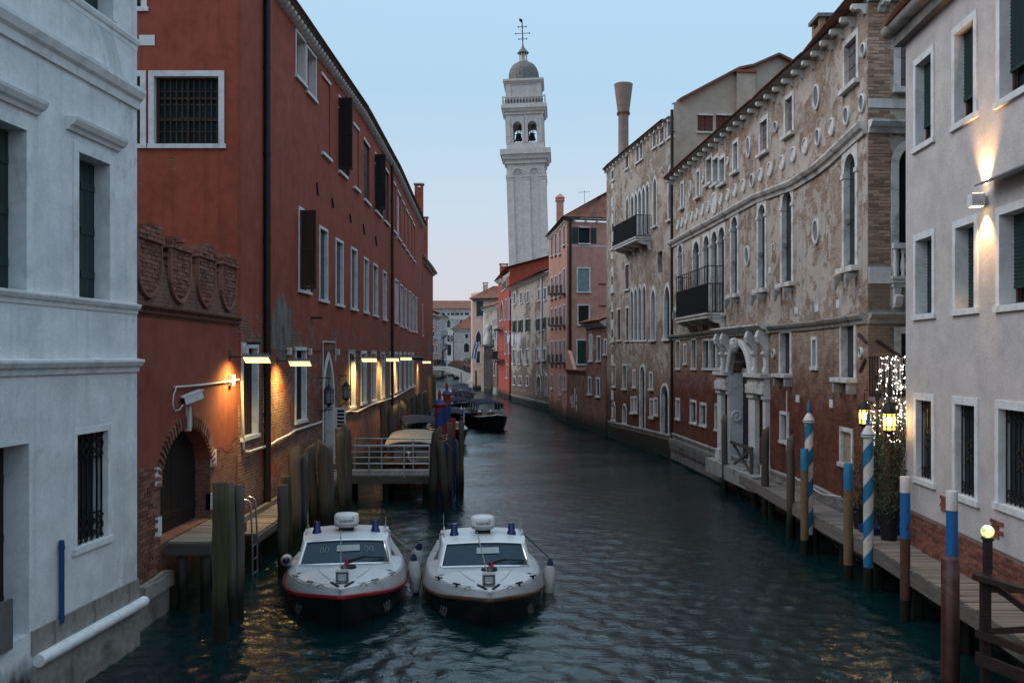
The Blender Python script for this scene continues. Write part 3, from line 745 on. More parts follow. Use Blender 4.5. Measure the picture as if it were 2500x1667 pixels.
# ---- the long red house
RH = House('red_house', 'long brick-red rendered house with white framed windows and peeling lower walls', 'house',
           [(-13.5, 21.8), (-6.36, 21.8), (-6.30, 21.87), (-6.30, 25.6), (-5.98, 37.1), (-6.09, 49.0), (-6.7, 70.4)], 0.0, 14.22, M['red_plaster'])
F = RH.F
RH.win(377, 534, 187, 352, 'bars', 'stone', 0.13, fmat='sill_white', depth=0.22, sash=True, sill=0.02)
RH.win(262, 343, 187, 352, 'bars', 'stone', 0.13, fmat='sill_white', depth=0.22, sash=True, sill=0.02)
RH.win(262, 345, -70, 18, 'bars', 'stone', 0.13, fmat='sill_white', depth=0.22, sash=True, sill=0.02)
RH.place(MB().box(-0.18, 0.18, -0.02, 0.1, 0, 0.24).mesh('stone_block', M['sill_white']), 'stone_block', *F.at(359, 112))
WN = dict(frame='stone', sw=0.09, fmat='sill_white', depth=0.13, sill=0.05)
# top floor
for a, b, t, q in ((722, 744, 92, 196), (748, 770, 130, 234)):
    RH.win(a, b, t, q, 'fill:red_flat', **dict(WN, sw=0.07, depth=0.34))
LS = dict(frame='lintel', sw=0.10, fmat='sill_white', depth=0.16, sill=0.06)
top = [(785, 806, 197, 380, 'fill:red_flat'), (826, 845, 250, 424, 'ajar:black_wood:0.46'), (862, 876, 312, 460, 'fill:red_flat'), (888, 902, 352, 492, 'closed:black_wood'),
       (915, 930, 388, 521, 'ajar:black_wood:0.44'), (937, 949, 418, 543, 'closed:black_wood'), (958, 966, 449, 565, 'fill:red_flat'), (970, 978, 474, 583, 'closed:white_wood'),
       (981, 988, 497, 598, 'fill:red_flat'), (990.5, 997, 518, 612, 'fill:red_flat'), (1000, 1006, 534, 626, 'fill:red_flat'), (1008, 1013, 550, 637, 'fill:red_flat')]
for a, b, t, q, st in top: RH.win(a, b, t, q, st, **LS)
mid = [(730, 755, 519, 710, 'ajar:brown_wood:0.46'), (780, 798, 562, 732), (820, 836, 591, 743), (857, 870, 611, 753), (888.5, 898, 635, 761), (911, 921, 650, 769), (935, 942.5, 667, 779),
       (964, 971.5, 687, 788, 'closed:white_wood'), (977.5, 982.5, 699, 796), (988, 992, 708, 799), (998, 1002.5, 714, 806), (1006.6, 1010.5, 723, 808), (1014.5, 1017.6, 729, 810)]
for e in mid: RH.win(*e[:4], e[4] if len(e) > 4 else 'pane', **dict(WN, depth=0.125))
gr = [(592, 626, 850, 1062, 'bars'), (722, 744.5, 857, 1025, 'bars'), (852, 864.5, 863, 992, 'bars'), (881.5, 893, 863, 982, 'pane'), (907, 917, 863, 976, 'pane'), (930, 938, 864, 968, 'pane'), (952, 957.5, 864, 960, 'pane'),
      (964, 968.5, 865, 955, 'pane'), (974.5, 978.5, 865, 951, 'pane'), (986, 990, 865, 947, 'pane'), (996, 1000, 865, 943, 'pane'), (1005, 1009, 865, 940, 'pane')]
for a, b, t, q, st in gr: RH.win(a, b, t, q, st, frame='stone', sw=0.12, fmat='sill_white', depth=0.15, sill=0.04)
RH.win(789.7, 812.6, 876, 1139, 'closed:black_wood', 'stone', 0.17, 'gothic', 1.35, 'stone_white', 0.34, sill=0.0, name='portal')
RH.wall(rev=0.5)
RH.shell(9.0)
RH.course([(7.0, 14.34), (F.L, 14.34)], 0.10, 0.32, M['stone_dark'], 'eave_board', px=False)
def corbel():
    mb = MB(); pr = [(0, 0), (0.10, 0.01), (0.18, 0.04), (0.25, 0.09), (0.28, 0.15), (0, 0.15)]
    mb.add([(x, 0.02 - d, z) for x in (-0.10, 0.10) for d, z in pr], [(i, (i + 1) % 6, 6 + (i + 1) % 6, 6 + i) for i in range(6)] + [(5, 4, 3, 2, 1, 0), (6, 7, 8, 9, 10, 11)])
    return mb.mesh('corbel', M['stone'])
eave_blocks(RH, 7.4, F.L - 0.2, 14.085, 0.36, corbel(), 'corbel')
for i in range(2, len(F.p) - 1):
    a, b = F.p[i], F.p[i + 1]; n = F.nrm((F.U[i] + F.U[i + 1]) / 2)
    A = [(a + n * 0.36), (b + n * 0.36), (b - n * 4), (a - n * 4)]
    tiled_roof('roof', [(A[0].x, A[0].y, 14.35), (A[1].x, A[1].y, 14.35), (A[2].x, A[2].y, 15.9), (A[3].x, A[3].y, 15.9)], RH.root, RH.o, th=0.02)
def drainpipe(H, px, z0, z1, mat='copper', r=0.07, d=0.10):
    mb = MB(); mb.tube([(0, -d, z0), (0, -d, z1)], r, 10)
    for k in range(int((z1 - z0) / 2.2) + 1):
        mb.lathe([(r + 0.012, 0), (r + 0.012, 0.05)], 10, (0, -d, z0 + 0.3 + k * 2.2)); mb.box(-0.02, 0.02, -d, 0.02, z0 + 0.3 + k * 2.2, z0 + 0.34 + k * 2.2)
    return autosmooth(H.place(mb.mesh('drainpipe', M[mat]), 'drainpipe', H.F.u_of(px), 0))
drainpipe(RH, 643, 0.6, 14.3, r=0.09); drainpipe(RH, 953, 1.0, 14.3)
def wall_cable(H, pts, r=0.03, d=0.06, mat='cable', name='conduit'):
    ps = [H.loc(H.F.xyz(*H.F.at(x, y), d)) for x, y in pts]
    mb = MB(); mb.tube(ps, r, 6); return autosmooth(mb.build(name, M[mat], H.root), 60)
wall_cable(RH, [(557.6 + 29, 930), (588.5, 1095), (591, 1102), (600, 1103), (640, 1090), (658, 1084), (672, 1074), (700, 1061), (716, 1050), (727, 1047), (748, 1040), (765, 1035), (781, 1029)] , 0.035)
wall_cable(RH, [(815, 1013), (826, 1011), (850, 1003), (868, 1005), (882, 998), (898, 990), (915, 983), (940, 976), (957, 970), (975, 961), (995, 950), (1012, 942)], 0.035)
wall_cable(RH, [(655, 853), (700, 856), (800, 856), (870, 858), (940, 859)], 0.012, 0.04, 'iron', 'wire')
wall_cable(RH, [(784.5, 1030), (784.5, 836), (786, 834), (814, 836), (815.5, 838), (815.5, 880)], 0.025, 0.05)
for px, py in ((760, 776), (600, 838)): RH.place(MB().box(-0.03, 0.03, -0.35, 0.03, -0.03, 0.03).mesh('iron_peg', M['iron']), 'iron_peg', *F.at(px, py))
for px, py0, py1 in ((773, 446, 478), (811, 485, 508), (854, 523, 543), (887, 548, 573), (917, 578, 600)):   # wall-tie irons
    mb = MB(); u0, z0 = F.at(px - 1.5, py0); u1, z1 = F.at(px + 1.5, py1)
    mb.bar((0, -0.03, 0), (u1 - u0, -0.03, z1 - z0), 0.05, 0.05); RH.place(mb.mesh('tie_iron', M['iron']), 'tie_iron', u0, z0)
for px, w_ in ((594, 0.22), (702, 0.18), (753, 0.14), (822, 0.14)):
    RH.place(MB().box(-w_ / 2, w_ / 2, -0.10, 0.02, 0, 0.2).mesh('junction_box', M['cable']), 'junction_box', *F.at(px, 866))
def notice():
    mb = MB(); mb.box(-0.02, 0.02, -0.42, -0.0, 0, 0.72, 0)
    for k in range(5): mb.box(-0.026, -0.0205, -0.38, -0.14, 0.06 + k * 0.125, 0.14 + k * 0.125, 1)
    return mb.mesh('notice_board', [M['sill_white'], M['black_wood']])
RH.place(notice(), 'notice_board', *F.at(813.5, 1046))
# chimneys and the far wing
def chimney(parent, o, x, y, z0, z1, w_, d_, mat, cap='stone_grey', name='chimney'):
    mb = MB(); mb.box(-w_ / 2, w_ / 2, -d_ / 2, d_ / 2, z0, z1 - 0.28); mb.box(-w_ / 2 - 0.08, w_ / 2 + 0.08, -d_ / 2 - 0.08, d_ / 2 + 0.08, z1 - 0.10, z1, 1)
    for sx in (-1, 1):
        for sy in (-1, 1): mb.box(sx * (w_ / 2 - 0.08) - 0.08, sx * (w_ / 2 - 0.08) + 0.08, sy * (d_ / 2 - 0.08) - 0.08, sy * (d_ / 2 - 0.08) + 0.08, z1 - 0.28, z1 - 0.10)
    return mb.build(name, [mat, M[cap]], parent, (x - o[0], y - o[1], 0))
RED2 = House('red_wing', 'narrow red house end with two chimneys beyond the long red house', 'house', [(-7.05, 70.6), (-7.15, 80.0), (-7.3, 87.0)], 0.0, 12.2, M['red_plaster'])
for px, t, q in ((1030.5, 745, 818),): RED2.win(px - 1.0, px + 1.0, t, q, 'pane', 'stone', 0.12, fmat='sill_white')
RED2.wall(); RED2.shell(8.0); RED2.course([(0, 12.3), (RED2.F.L, 12.3)], 0.3, 0.45, M['stone_grey'], 'eave_board', px=False)
chimney(RED2.root, RED2.o, ray_xy(1023) * 72.5, 72.5, 10, zat(449, 72.5), 0.62, 0.62, M['red_flat'])
chimney(RED2.root, RED2.o, ray_xy(1037) * 83, 83, 10, zat(530, 83), 0.5, 0.6, M['red_flat'])

# ---- the garden wall with water gate and curled battlements
GW = House('garden_wall', 'red rendered garden wall with arched water gate and curled brick battlements', 'wall', [(-6.34, 15.55), (-6.34, 21.79)], 0.0, 5.40, M['red_plaster'])
M['gate_plaster'] = facade_mat('gate_red_render', (0.20, 0.052, 0.034), (0.25, 0.08, 0.055), br=(0.15, 0.055, 0.038), br2=(0.22, 0.10, 0.07),
    bias=((0, 0.8), (0.13, 0.75), (0.165, 0.5), (0.19, 0.22), (0.36, 0.30), (1, 0.3)), seed=5, st_amt=0.6, stain=(0.05, 0.02, 0.016), mortar=(0.19, 0.155, 0.13))
GW.mat = M['gate_plaster']; F = GW.F
ua, ub = 16.98 - 15.55, 19.80 - 15.55
GW.win(ua, ub, 3.20, 1.22, 'none', 'none', arch='round', rise=0.95, px=False, depth=0.45, fmat='old_brick', name='gate')
GW.wall(rev=0.42)
def gate_leaf():
    mb = MB(); wd = (ub - ua) / 2 - 0.02; n = 8
    for i in range(n): mb.box(i * wd / n + 0.004, (i + 1) * wd / n - 0.004, 0.32, 0.37, 0.0, 2.2)
    mb.box(0, wd, 0.30, 0.32, 0.25, 0.37); mb.box(0, wd, 0.30, 0.32, 1.5, 1.6)
    return mb.mesh('gate_leaf', M['black_wood'])
gl = gate_leaf()
for k in (0, 1): GW.place(gl, 'gate_leaf', ua + 0.02 + k * (ub - ua) / 2, 1.22)
bm_ = MB().box(-0.11, 0.11, -0.045, 0.24, -0.033, 0.033).mesh('brick', M['brick_a'])
bms = MB().box(-0.055, 0.055, -0.045, 0.24, -0.033, 0.033).mesh('brick', M['brick_a'])
cu, a_, r_ = (ua + ub) / 2, (ub - ua) / 2, 0.95
for i in range(31):     # voussoir bricks round the gate
    t = math.pi * (i + 0.5) / 31; x, z = -(a_ + 0.13) * math.cos(t), 2.25 + (r_ + 0.13) * math.sin(t)
    o = GW.place(bm_, 'brick', cu + x, z, 0.0); o.rotation_euler = (0, math.atan2(math.sin(t) / (r_ + .13), -math.cos(t) / (a_ + .13)) * -1 + 0.0, F.ang(1))
for u in (ua - 0.16, ub + 0.16):
    for z in (1.55, 2.45): GW.place(MB().box(-0.16, 0.16, -0.03, 0.1, -0.17, 0.17).mesh('quoin_block', M['sill_white']), 'quoin_block', u, z)
rb = random.Random(3)
for j in range(26):      # bare brick pier at the near end, laid brick by brick
    for i in range(6):
        u = 0.14 + i * 0.235 + (0.117 if j % 2 else 0) ; z = 0.78 + j * 0.075
        if u > ua - 0.30: continue
        GW.place(bm_, 'brick', u, z, -0.012 + rb.uniform(0, 0.018))
GW.place(MB().box(0, 1.55, -0.12, 0.2, -0.9, 0.72).mesh('plinth', M['base_stone']), 'plinth', 0.0, 0)
for k in range(3): GW.place(MB().box(0, 0.44, -0.16, 0.1, 0.44, 0.70 - 0.03 * (k % 2)).mesh('base_block', M['stone_grey']), 'base_block', 0.35 + k * 0.45, 0)
GW.place(MB().box(0, 1.95, -0.05, 0.05, -0.9, 0.72).mesh('plinth', M['old_brick']), 'plinth', 4.3, 0)
GW.course([(0, 5.49), (F.L, 5.49)], 0.10, 0.14, M['brick_a'], 'brick_ledge', px=False); GW.course([(0, 5.38), (F.L, 5.38)], 0.09, 0.09, M['brick_a'], 'brick_ledge', px=False)
# battlements: a low wall rising to points between shield shaped merlons
pk = [(0.0, 5.49)]
ce = [0.83 + 1.53 * k for k in range(4)]
edges = [0.02] + [1.58 + 1.53 * k for k in range(3)] + [6.22]
poly = [(0.0, 5.48), (6.22, 5.48)]
for k in range(3, -1, -1):
    c = ce[k]; e1 = edges[k + 1]; e0 = edges[k]
    poly += [(e1, 6.34), (e1 - 0.12, 6.15), (c + 0.36, 5.85), (c + 0.15, 5.70), (c, 5.66), (c - 0.15, 5.70), (c - 0.36, 5.85), (e0 + 0.12, 6.15), (e0, 6.34)]
mb = MB(); mb.uv = []
mb.prism(poly, 0.0, 0.30); mb.uv = [(p[0], p[2]) for p in mb.v]
GW.place(mb.mesh('battlement_wall', M['old_brick']), 'battlement_wall', 0, 0, 0.0)
for k in range(4):
    c = ce[k]; hw = 0.50
    mb = MB(); mb.uv = []
    sh = [(c - hw + .06, 6.72), (c - hw + .06, 6.7), (c - hw, 6.7), (c - hw, 6.15)] + [(c - hw * math.cos(math.pi * i / 12), 6.15 - 0.48 * math.sin(math.pi * i / 12)) for i in range(1, 12)] + [(c + hw, 6.15), (c + hw, 6.7), (c + hw - .06, 6.7), (c + hw - .06, 6.72)]
    mb.prism(sh, -0.028, 0.28); mb.uv = [(p[0], p[2]) for p in mb.v]
    GW.place(mb.mesh('merlon', M['old_brick']), 'merlon', 0, 0)
    # brick-on-edge rib that outlines the shield
    mb = MB(); ps = [(c - hw - 0.03, -0.03, 6.6), (c - hw - 0.03, -0.03, 6.15)] + [(c - (hw + 0.03) * math.cos(math.pi * i / 14), -0.03, 6.15 - 0.51 * math.sin(math.pi * i / 14)) for i in range(1, 14)] + [(c + hw + 0.03, -0.03, 6.15), (c + hw + 0.03, -0.03, 6.6)]
    mb.tube(ps, 0.042, 5); GW.place(mb.mesh('rib', M['brick_a']), 'rib', 0, 0)
    j = 0
    z = 5.78
    ztop = (6.95, 6.86, 6.93, 6.80)[k]
    while z < ztop:
        half = hw if z > 6.15 else hw * math.sqrt(max(0.0, 1 - ((6.15 - z) / 0.48) ** 2)) - 0.02
        corn = z > 6.58
        if corn: half = hw + (0.09 if z < 6.72 else -0.05)
        x = -half; off = 0.117 if j % 2 else 0.0
        while x < half - 0.05:
            wd = min(0.22 - (off if x == -half else 0), half - x)
            if wd > 0.08 and not (z > ztop - 0.16 and rb.random() < (0.45 if z > ztop - 0.08 else 0.15)):
                ms = bm_ if wd > 0.17 else bms
                GW.place(ms, 'brick', c + x + wd / 2, z, (0.055 if corn else 0.0) + rb.uniform(-0.015, 0.012), label=None)
            x += wd + 0.015
        j += 1; z += 0.078
# security camera over the gate
cam_t = thing('security_camera', 'white security camera on a bracket above the arched water gate', 'camera', (-6.30, 18.35, 3.30))
mb = MB(); mb.box(-0.06, 0.04, -0.05, 0.05, -0.15, 0.32); mb.build('bracket', M['cable'], cam_t)
mb = MB(); Mx = Matrix.Translation((0.12, -0.16, 0.50)) @ Matrix.Rotation(R(-35), 4, 'Z') @ Matrix.Rotation(R(16), 4, 'X'); mb.xbox(Mx, 0.15, 0.42, 0.14); mb.xbox(Mx @ Matrix.Translation((0, 0, 0.085)), 0.18, 0.50, 0.02); mb.bar((0, 0, 0.3), (0.1, -0.14, 0.44), 0.04, 0.04)
mb.build('housing', M['cable'], cam_t)
mb = MB(); mb.xbox(Mx @ Matrix.Translation((0, -0.213, 0)), 0.11, 0.012, 0.10); mb.build('lens', M['glass'], cam_t)
wall_cable(GW, [(420, 945), (480, 940), (545, 932), (578, 926)], 0.025, 0.05)
wall_cable(GW, [(420, 945), (413, 965), (411, 985), (416, 1003), (428, 1000), (436, 988)], 0.012, 0.08)
mb = MB(); mb.box(-0.09, 0.09, -0.10, 0.02, -0.12, 0.12); GW.place(mb.mesh('junction_box', M['cable']), 'junction_box', *GW.F.at(560, 928))

# ---- floodlights
def floodlight(px, py, label, lit=True, power=70, wide=95, tw=-12):
    u = RH.F.u_of(px) if px > 590 else None
    if u is None: p = Vector((-6.34, -6.34 / ray_xy(px))); ang = math.pi / 2
    else: p = RH.F.pt(u); ang = RH.F.ang(u)
    t = thing('floodlight', label, 'lamp', (p.x, p.y, zat(py, p.y)), ang, 'floodlights on arms along the red wall')
    mb = MB(); mb.bar((0, 0.02, 0.12), (0, -0.42, 0.12), 0.035, 0.035); mb.box(-0.06, 0.06, -0.02, 0.03, 0.02, 0.24); mb.build('arm', M['rust_iron'], t)
    # the head lies out from the wall and is tipped a little back towards the near end of the canal
    Mx = Matrix.Translation((0, -0.62, 0.05)) @ Matrix.Rotation(R(27), 4, 'Y')
    mb = MB(); mb.xbox(Mx @ Matrix.Translation((0, 0, 0.03)), 0.30, 0.62, 0.06)
    for k in range(11): mb.xbox(Mx @ Matrix.Translation((0, -0.27 + k * 0.054, 0.085)), 0.26, 0.012, 0.06)
    mb.build('housing', M['lamp_metal'], t)
    mb = MB(); mb.xbox(Mx @ Matrix.Translation((0, 0, -0.006)), 0.26, 0.56, 0.012); mb.build('lamp_glass', M['flood_glow' if lit else 'glass'], t)
    if lit:
        ld = bpy.data.lights.new('floodlight_beam', 'SPOT'); ld.energy = power * 4.5; ld.color = (1.0, 0.66, 0.18); ld.spot_size = R(150); ld.spot_blend = 1.0; ld.shadow_soft_size = 0.15
        lo = bpy.data.objects.new('floodlight_beam', ld); COL.objects.link(lo); lo.parent = t; lo.location = (-0.05, -0.50, -0.06)
        lo.rotation_euler = Vector((-0.05, 0.50, -1.0)).to_track_quat('-Z', 'Y').to_euler()
    return t
floodlight(560, 884, 'lit floodlight over the junction box, nearest one to the garden wall')
floodlight(676, 892, 'lit floodlight shining on bare brick between the black drainpipe and a barred window')
floodlight(862, 882, 'lit floodlight just beyond the pointed white portal and lanterns')
floodlight(925, 881, 'floodlight glowing over bright bricks just before the second drainpipe')
floodlight(962, 878, 'lit floodlight just beyond the second drainpipe')
floodlight(996, 878, 'unlit floodlight between lit ones near the far end of the red wall', False)
floodlight(1020, 886, 'lit floodlight farthest along the red wall')

# ---- wrought iron lanterns by the portal
def lantern(name, label, loc, h, w_, lit, arm=None, group=None, glow=None, power=0, seg=6, roof='dome'):
    t = thing(name, label, 'lantern', loc, 0, group)
    r = w_ / 2
    mb = MB()
    if roof == 'dome':
        mb.lathe([(r * 1.12, h * 0.62), (r * 1.12, h * 0.66), (r * 1.0, h * 0.76), (r * 0.75, h * 0.88), (r * 0.3, h * 0.96), (r * 0.12, h * 1.02), (0.01, h * 1.1)], 10)
    else:
        mb.lathe([(r * 1.15, h * 0.66), (r * 1.15, h * 0.70), (r * 0.9, h * 0.74), (r * 0.15, h * 0.98), (0.01, h * 1.06)], seg)
    mb.build('cap', M['iron'], t); mb = MB()
    mb.lathe([(0.01, -h * 0.14), (r * 0.4, -h * 0.10), (r * 0.85, -h * 0.02), (r * 1.1, 0.0), (r * 1.1, h * 0.03), (r * 0.9, h * 0.04)], 10)
    mb.build('lantern_base', M['iron'], t)
    mb = MB()
    for k in range(seg):
        a = 2 * math.pi * k / seg; mb.tube([(r * math.cos(a), r * math.sin(a), 0), (r * math.cos(a), r * math.sin(a), h * 0.66)], 0.012, 4)
        b = a + math.pi / seg
        for z in (h * 0.13, h * 0.52): mb.tube([(r * 0.95 * math.cos(a + (2 * math.pi / seg) * q / 6), r * 0.95 * math.sin(a + (2 * math.pi / seg) * q / 6), z + 0.04 * math.sin(math.pi * q / 6)) for q in range(7)], 0.006, 4)
    mb.build('frame', M['iron'], t)
    mb = MB(); mb.lathe([(r * 0.86, 0.03), (r * 0.86, h * 0.63)], seg * 2); mb.build('glass_panes', M[glow or 'milk_glass'], t)
    if lit:
        mb = MB(); mb.lathe([(0.01, h * 0.18), (r * 0.38, h * 0.25), (r * 0.45, h * 0.36), (r * 0.3, h * 0.46), (0.01, h * 0.5)], 10); mb.build('bulb', M['bulb_glow'], t)
        ld = bpy.data.lights.new('lantern_light', 'POINT'); ld.energy = power * 2.2; ld.color = (1.0, 0.60, 0.22); ld.shadow_soft_size = r * 0.9
        lo = bpy.data.objects.new('lantern_light', ld); COL.objects.link(lo); lo.parent = t; lo.location = (0, 0, h * 0.36)
    if arm:
        for pts, rr in arm: MB().tube(pts, rr, 5).build('bracket', M['iron'], t)
    return t
def milk():
    n = NT('milky_lantern_glass', 0.3, 0.4); n.color((0.22, 0.23, 0.24)); n.b.inputs['Alpha'].default_value = 1; return n.m
M['milk_glass'] = milk()
for px, py, Y, lb in ((803, 985, 30.0, 'black iron lantern on a bracket in front of the pointed portal'), (845, 973, 33.2, 'black iron lantern between the pointed portal and the next barred window')):
    x = ray_xy(px) * Y; z = zat(py, Y)
    xw = -6.15 - x
    lantern('wall_lantern', lb, (x, Y, z), 0.62, 0.30, False, [([(0, 0, 0.66), (0, 0, 0.82)], 0.014), ([(0.06, 0, 0.82), (xw, 0, 0.82)], 0.016), ([(0, 0, -0.09), (xw, 0, -0.38)], 0.012), ([(0.1, 0, -0.2), (xw, 0, -0.22)], 0.012), ([(0, 0, -0.08), (0, 0, -0.32)], 0.012)] +
            [([(0.13 * math.cos(a) * math.sin(q * math.pi / 6), 0.13 * math.sin(a) * math.sin(q * math.pi / 6), -0.08 - 0.14 * q / 6) for q in range(7)], 0.007) for a in (0, 1.05, 2.1, 3.14, 4.2, 5.2)], 'lanterns by the pointed portal', roof='cone')

# ---- timber: piles, platform, walkway, pontoon
def pile_mesh(z1, r, seed, lean=(0, 0), mat='pile_wood', z0=-1.2, top='rot'):
    rr = random.Random(seed); n = 11; seg = 12; mb = MB()
    prof = []
    for i in range(n):
        t = i / (n - 1); z = z0 + (z1 - z0) * t
        k = 1.0 + 0.10 * (1 - t) + rr.uniform(-0.03, 0.03)
        if z < 0.9 and z > -0.2: k *= 0.93
        prof.append((z, r * k, lean[0] * (t - 0.25) / 0.75 + rr.uniform(-.01, .01), lean[1] * (t - 0.25) / 0.75))
    vs = []; ph = [rr.uniform(0, 6.28) for _ in range(4)]
    for i, (z, q, dx, dy) in enumerate(prof):
        for k in range(seg):
            a = 2 * math.pi * k / seg
            g = q * (1 + 0.06 * math.sin(3 * a + ph[0]) + 0.04 * math.sin(5 * a + ph[1] + z) + (0.05 * math.sin(2 * a + ph[2])))
            zz = z
            if i == n - 1 and top == 'rot': zz += 0.10 * math.sin(a + ph[3]) * r / 0.12 + rr.uniform(-0.05, 0.02)
            vs.append((dx + g * math.cos(a), dy + g * math.sin(a), zz))
    fs = [(i * seg + k, i * seg + (k + 1) % seg, (i + 1) * seg + (k + 1) % seg, (i + 1) * seg + k) for i in range(n - 1) for k in range(seg)]
    b = len(vs); vs.append((prof[-1][2], prof[-1][3], prof[-1][0] + (0.03 if top == 'rot' else 0.0)))
    fs += [((n - 1) * seg + k, (n - 1) * seg + (k + 1) % seg, b) for k in range(seg)]
    mb.add(vs, fs); me = mb.mesh('pile', M[mat]); 
    me.polygons.foreach_set('use_smooth', [True] * (n - 1) * seg + [False] * seg)
    return me
PSEED = [10]
def pile(pxt, pyt, pxb, Y, wpx, label, mat='pile_wood', group=None, name='mooring_pile', top='rot'):
    PSEED[0] += 1
    z1 = zat(pyt, Y); xb = ray_xy(pxb) * Y; xt = ray_xy(pxt) * Y
    o = link(name, pile_mesh(z1, wpx * Y / FPX / 2, PSEED[0], (xt - xb, 0), mat, top=top), None, (xb, Y, 0))
    return tag(o, label, 'mooring post', group)
G1 = 'mooring piles along the left bank'
pile(539, 1178, 536, 15.2, 35, 'thick greenish square-topped pile at the corner of the gate platform', 'pile_green', G1, top='flat')
pile(560, 1186, 570, 16.3, 22, 'slanting grey pile squeezed between the thick greenish pile and a dark flat-topped one', group=G1)
pile(584, 1184, 584, 16.5, 24, 'dark flat-topped pile third from the gate platform corner', group=G1, top='flat')
pile(690, 1183, 690, 19.7, 25, 'grey square-cut pile standing just behind the cabin boat with the red strake', group=G1, top='flat')
pile(698, 1162, 704, 20.5, 25, 'greenish pile with a pale yellow sawn top', 'pile_green', G1, top='flat')
pile(718, 1096, 726, 22.6, 28, 'tall rough pile with a torn top right of the yellow-topped one', group=G1)
pile(741, 1112, 746, 23.0, 22, 'split rough pile leaning on the tall torn-topped one', group=G1)
pile(757, 1090, 772, 24.6, 23, 'slender leaning pile by the farther steel ladder', group=G1)
pile(791, 1084, 797, 24.4, 30, 'fat dark pile in front of the pointed portal', group=G1)
pile(804, 1092, 810, 24.8, 18, 'thin pile tight against the fat dark one by the portal', group=G1)
pile(828, 1056, 839, 26.0, 18, 'pale brownish leaning pile beside the pontoon deck', group=G1)
pile(846, 1041, 846, 26.6, 24, 'dark rounded pile where the pontoon deck meets the walkway', group=G1)
pile(935, 984, 943, 39.0, 17, 'bluish grey leaning pile behind the pontoon railing', group=G1)
G2 = 'close row of piles behind the beige boat'; ORD = 'first second third fourth fifth sixth seventh eighth ninth tenth farthest'.split()
for k, (px, py) in enumerate(((952, 990), (963, 986), (974, 982), (985, 978), (996, 970), (1007, 965), (1017, 958), (1026, 952), (1036, 950), (1050, 915), (1058, 912))):
    Y = 40 + k * 3.0
    pile(px, py + 6, px + 2, Y, 15 if k < 6 else 12, '%s pile, counted from the near end, in the close row along the far red wall' % ORD[k], group=G2)
G3 = 'piles at the outer end of the pontoon'
pile(1067, 1049, 1054, 28.4, 24, 'brownish pile, the front one of the crossed pair at the pontoon corner', group=G3)
pile(1076, 1080, 1090, 28.2, 20, 'grey pile, the rear one of the crossed pair at the pontoon corner', group=G3)
pile(1097, 1036, 1096, 28.8, 16, 'upright dark pile with a rope round it, next to the crossed piles', group=G3)
pile(1116, 1075, 1118, 31.0, 10, 'thin broken pile between the red-topped post and the outermost pile', group=G3)
pile(1126, 1028, 1126, 31.4, 12, 'flat-topped dark pile standing outermost in the canal', group=G3, top='flat')

def plank_deck(root, x0, x1, y0, y1, z, along, mat, wd=0.14, th=0.04):
    """separate boards; along = 'x' or 'y' gives the way each board runs"""
    L = (y1 - y0) if along == 'x' else (x1 - x0); n = max(1, int(L / wd)); st = L / n; rr = random.Random(int(abs(x0 * 91 + y0 * 13)))
    me = cached(('plk', along, round(x1 - x0, 3), round(y1 - y0, 3), mat), lambda: (MB().box(-(x1 - x0) / 2, (x1 - x0) / 2, -st / 2 + 0.006, st / 2 - 0.006, -th, 0) if along == 'x' else MB().box(-st / 2 + 0.006, st / 2 - 0.006, -(y1 - y0) / 2, (y1 - y0) / 2, -th, 0)).mesh('plank', M[mat]))
    for i in range(n):
        c = (i + 0.5) * st
        lo = ((x0 + x1) / 2 + rr.uniform(-.02, .02), y0 + c, z + rr.uniform(-.006, .006)) if along == 'x' else (x0 + c, (y0 + y1) / 2 + rr.uniform(-.02, .02), z + rr.uniform(-.006, .006))
        link('plank', me, root, lo)
gp = thing('gate_platform', 'grey plank landing platform in front of the arched water gate', 'landing stage', (-6.2, 16.95, 0))
plank_deck(gp, 0.0, 0.75, 0.0, 2.3, 1.27, 'x', 'plank', 0.20)
mb = MB(); mb.box(-0.02, 0.77, -0.06, 0.03, 1.03, 1.225); mb.build('beam', M['beam'], gp); mb = MB(); mb.box(-0.02, 0.77, 2.24, 2.33, 1.03, 1.225); mb.build('beam', M['beam'], gp); mb = MB(); mb.box(0.66, 0.76, 0.03, 2.24, 1.03, 1.225); mb.build('beam', M['beam'], gp)
for x, y in ((0.2, 0.2), (0.6, 0.25), (0.2, 2.1), (0.6, 2.1)): link('leg', pile_mesh(1.03, 0.09, int(x * 10 + y)), gp, (x, y, 0))
wk = thing('timber_walkway', 'narrow plank walkway along the foot of the red wall', 'walkway', (-6.2, 20.2, 0))
plank_deck(wk, 0.0, 0.72, 0.0, 11.0, 0.80, 'x', 'plank', 0.16)
mb = MB(); mb.box(0.66, 0.76, 0, 11, 0.60, 0.755); mb.build('beam', M['plank_y'], wk); mb = MB(); mb.box(0.0, 0.08, 0, 11, 0.60, 0.755); mb.build('beam', M['plank_y'], wk)
mb = MB(); mb.box(0.0, 0.1, 0.2, 11, 0.806, 0.93); mb.build('kerb_board', M['plank_y'], wk)
for k in range(6): link('leg', pile_mesh(0.6, 0.08, 60 + k), wk, (0.62, 0.5 + k * 2, 0))
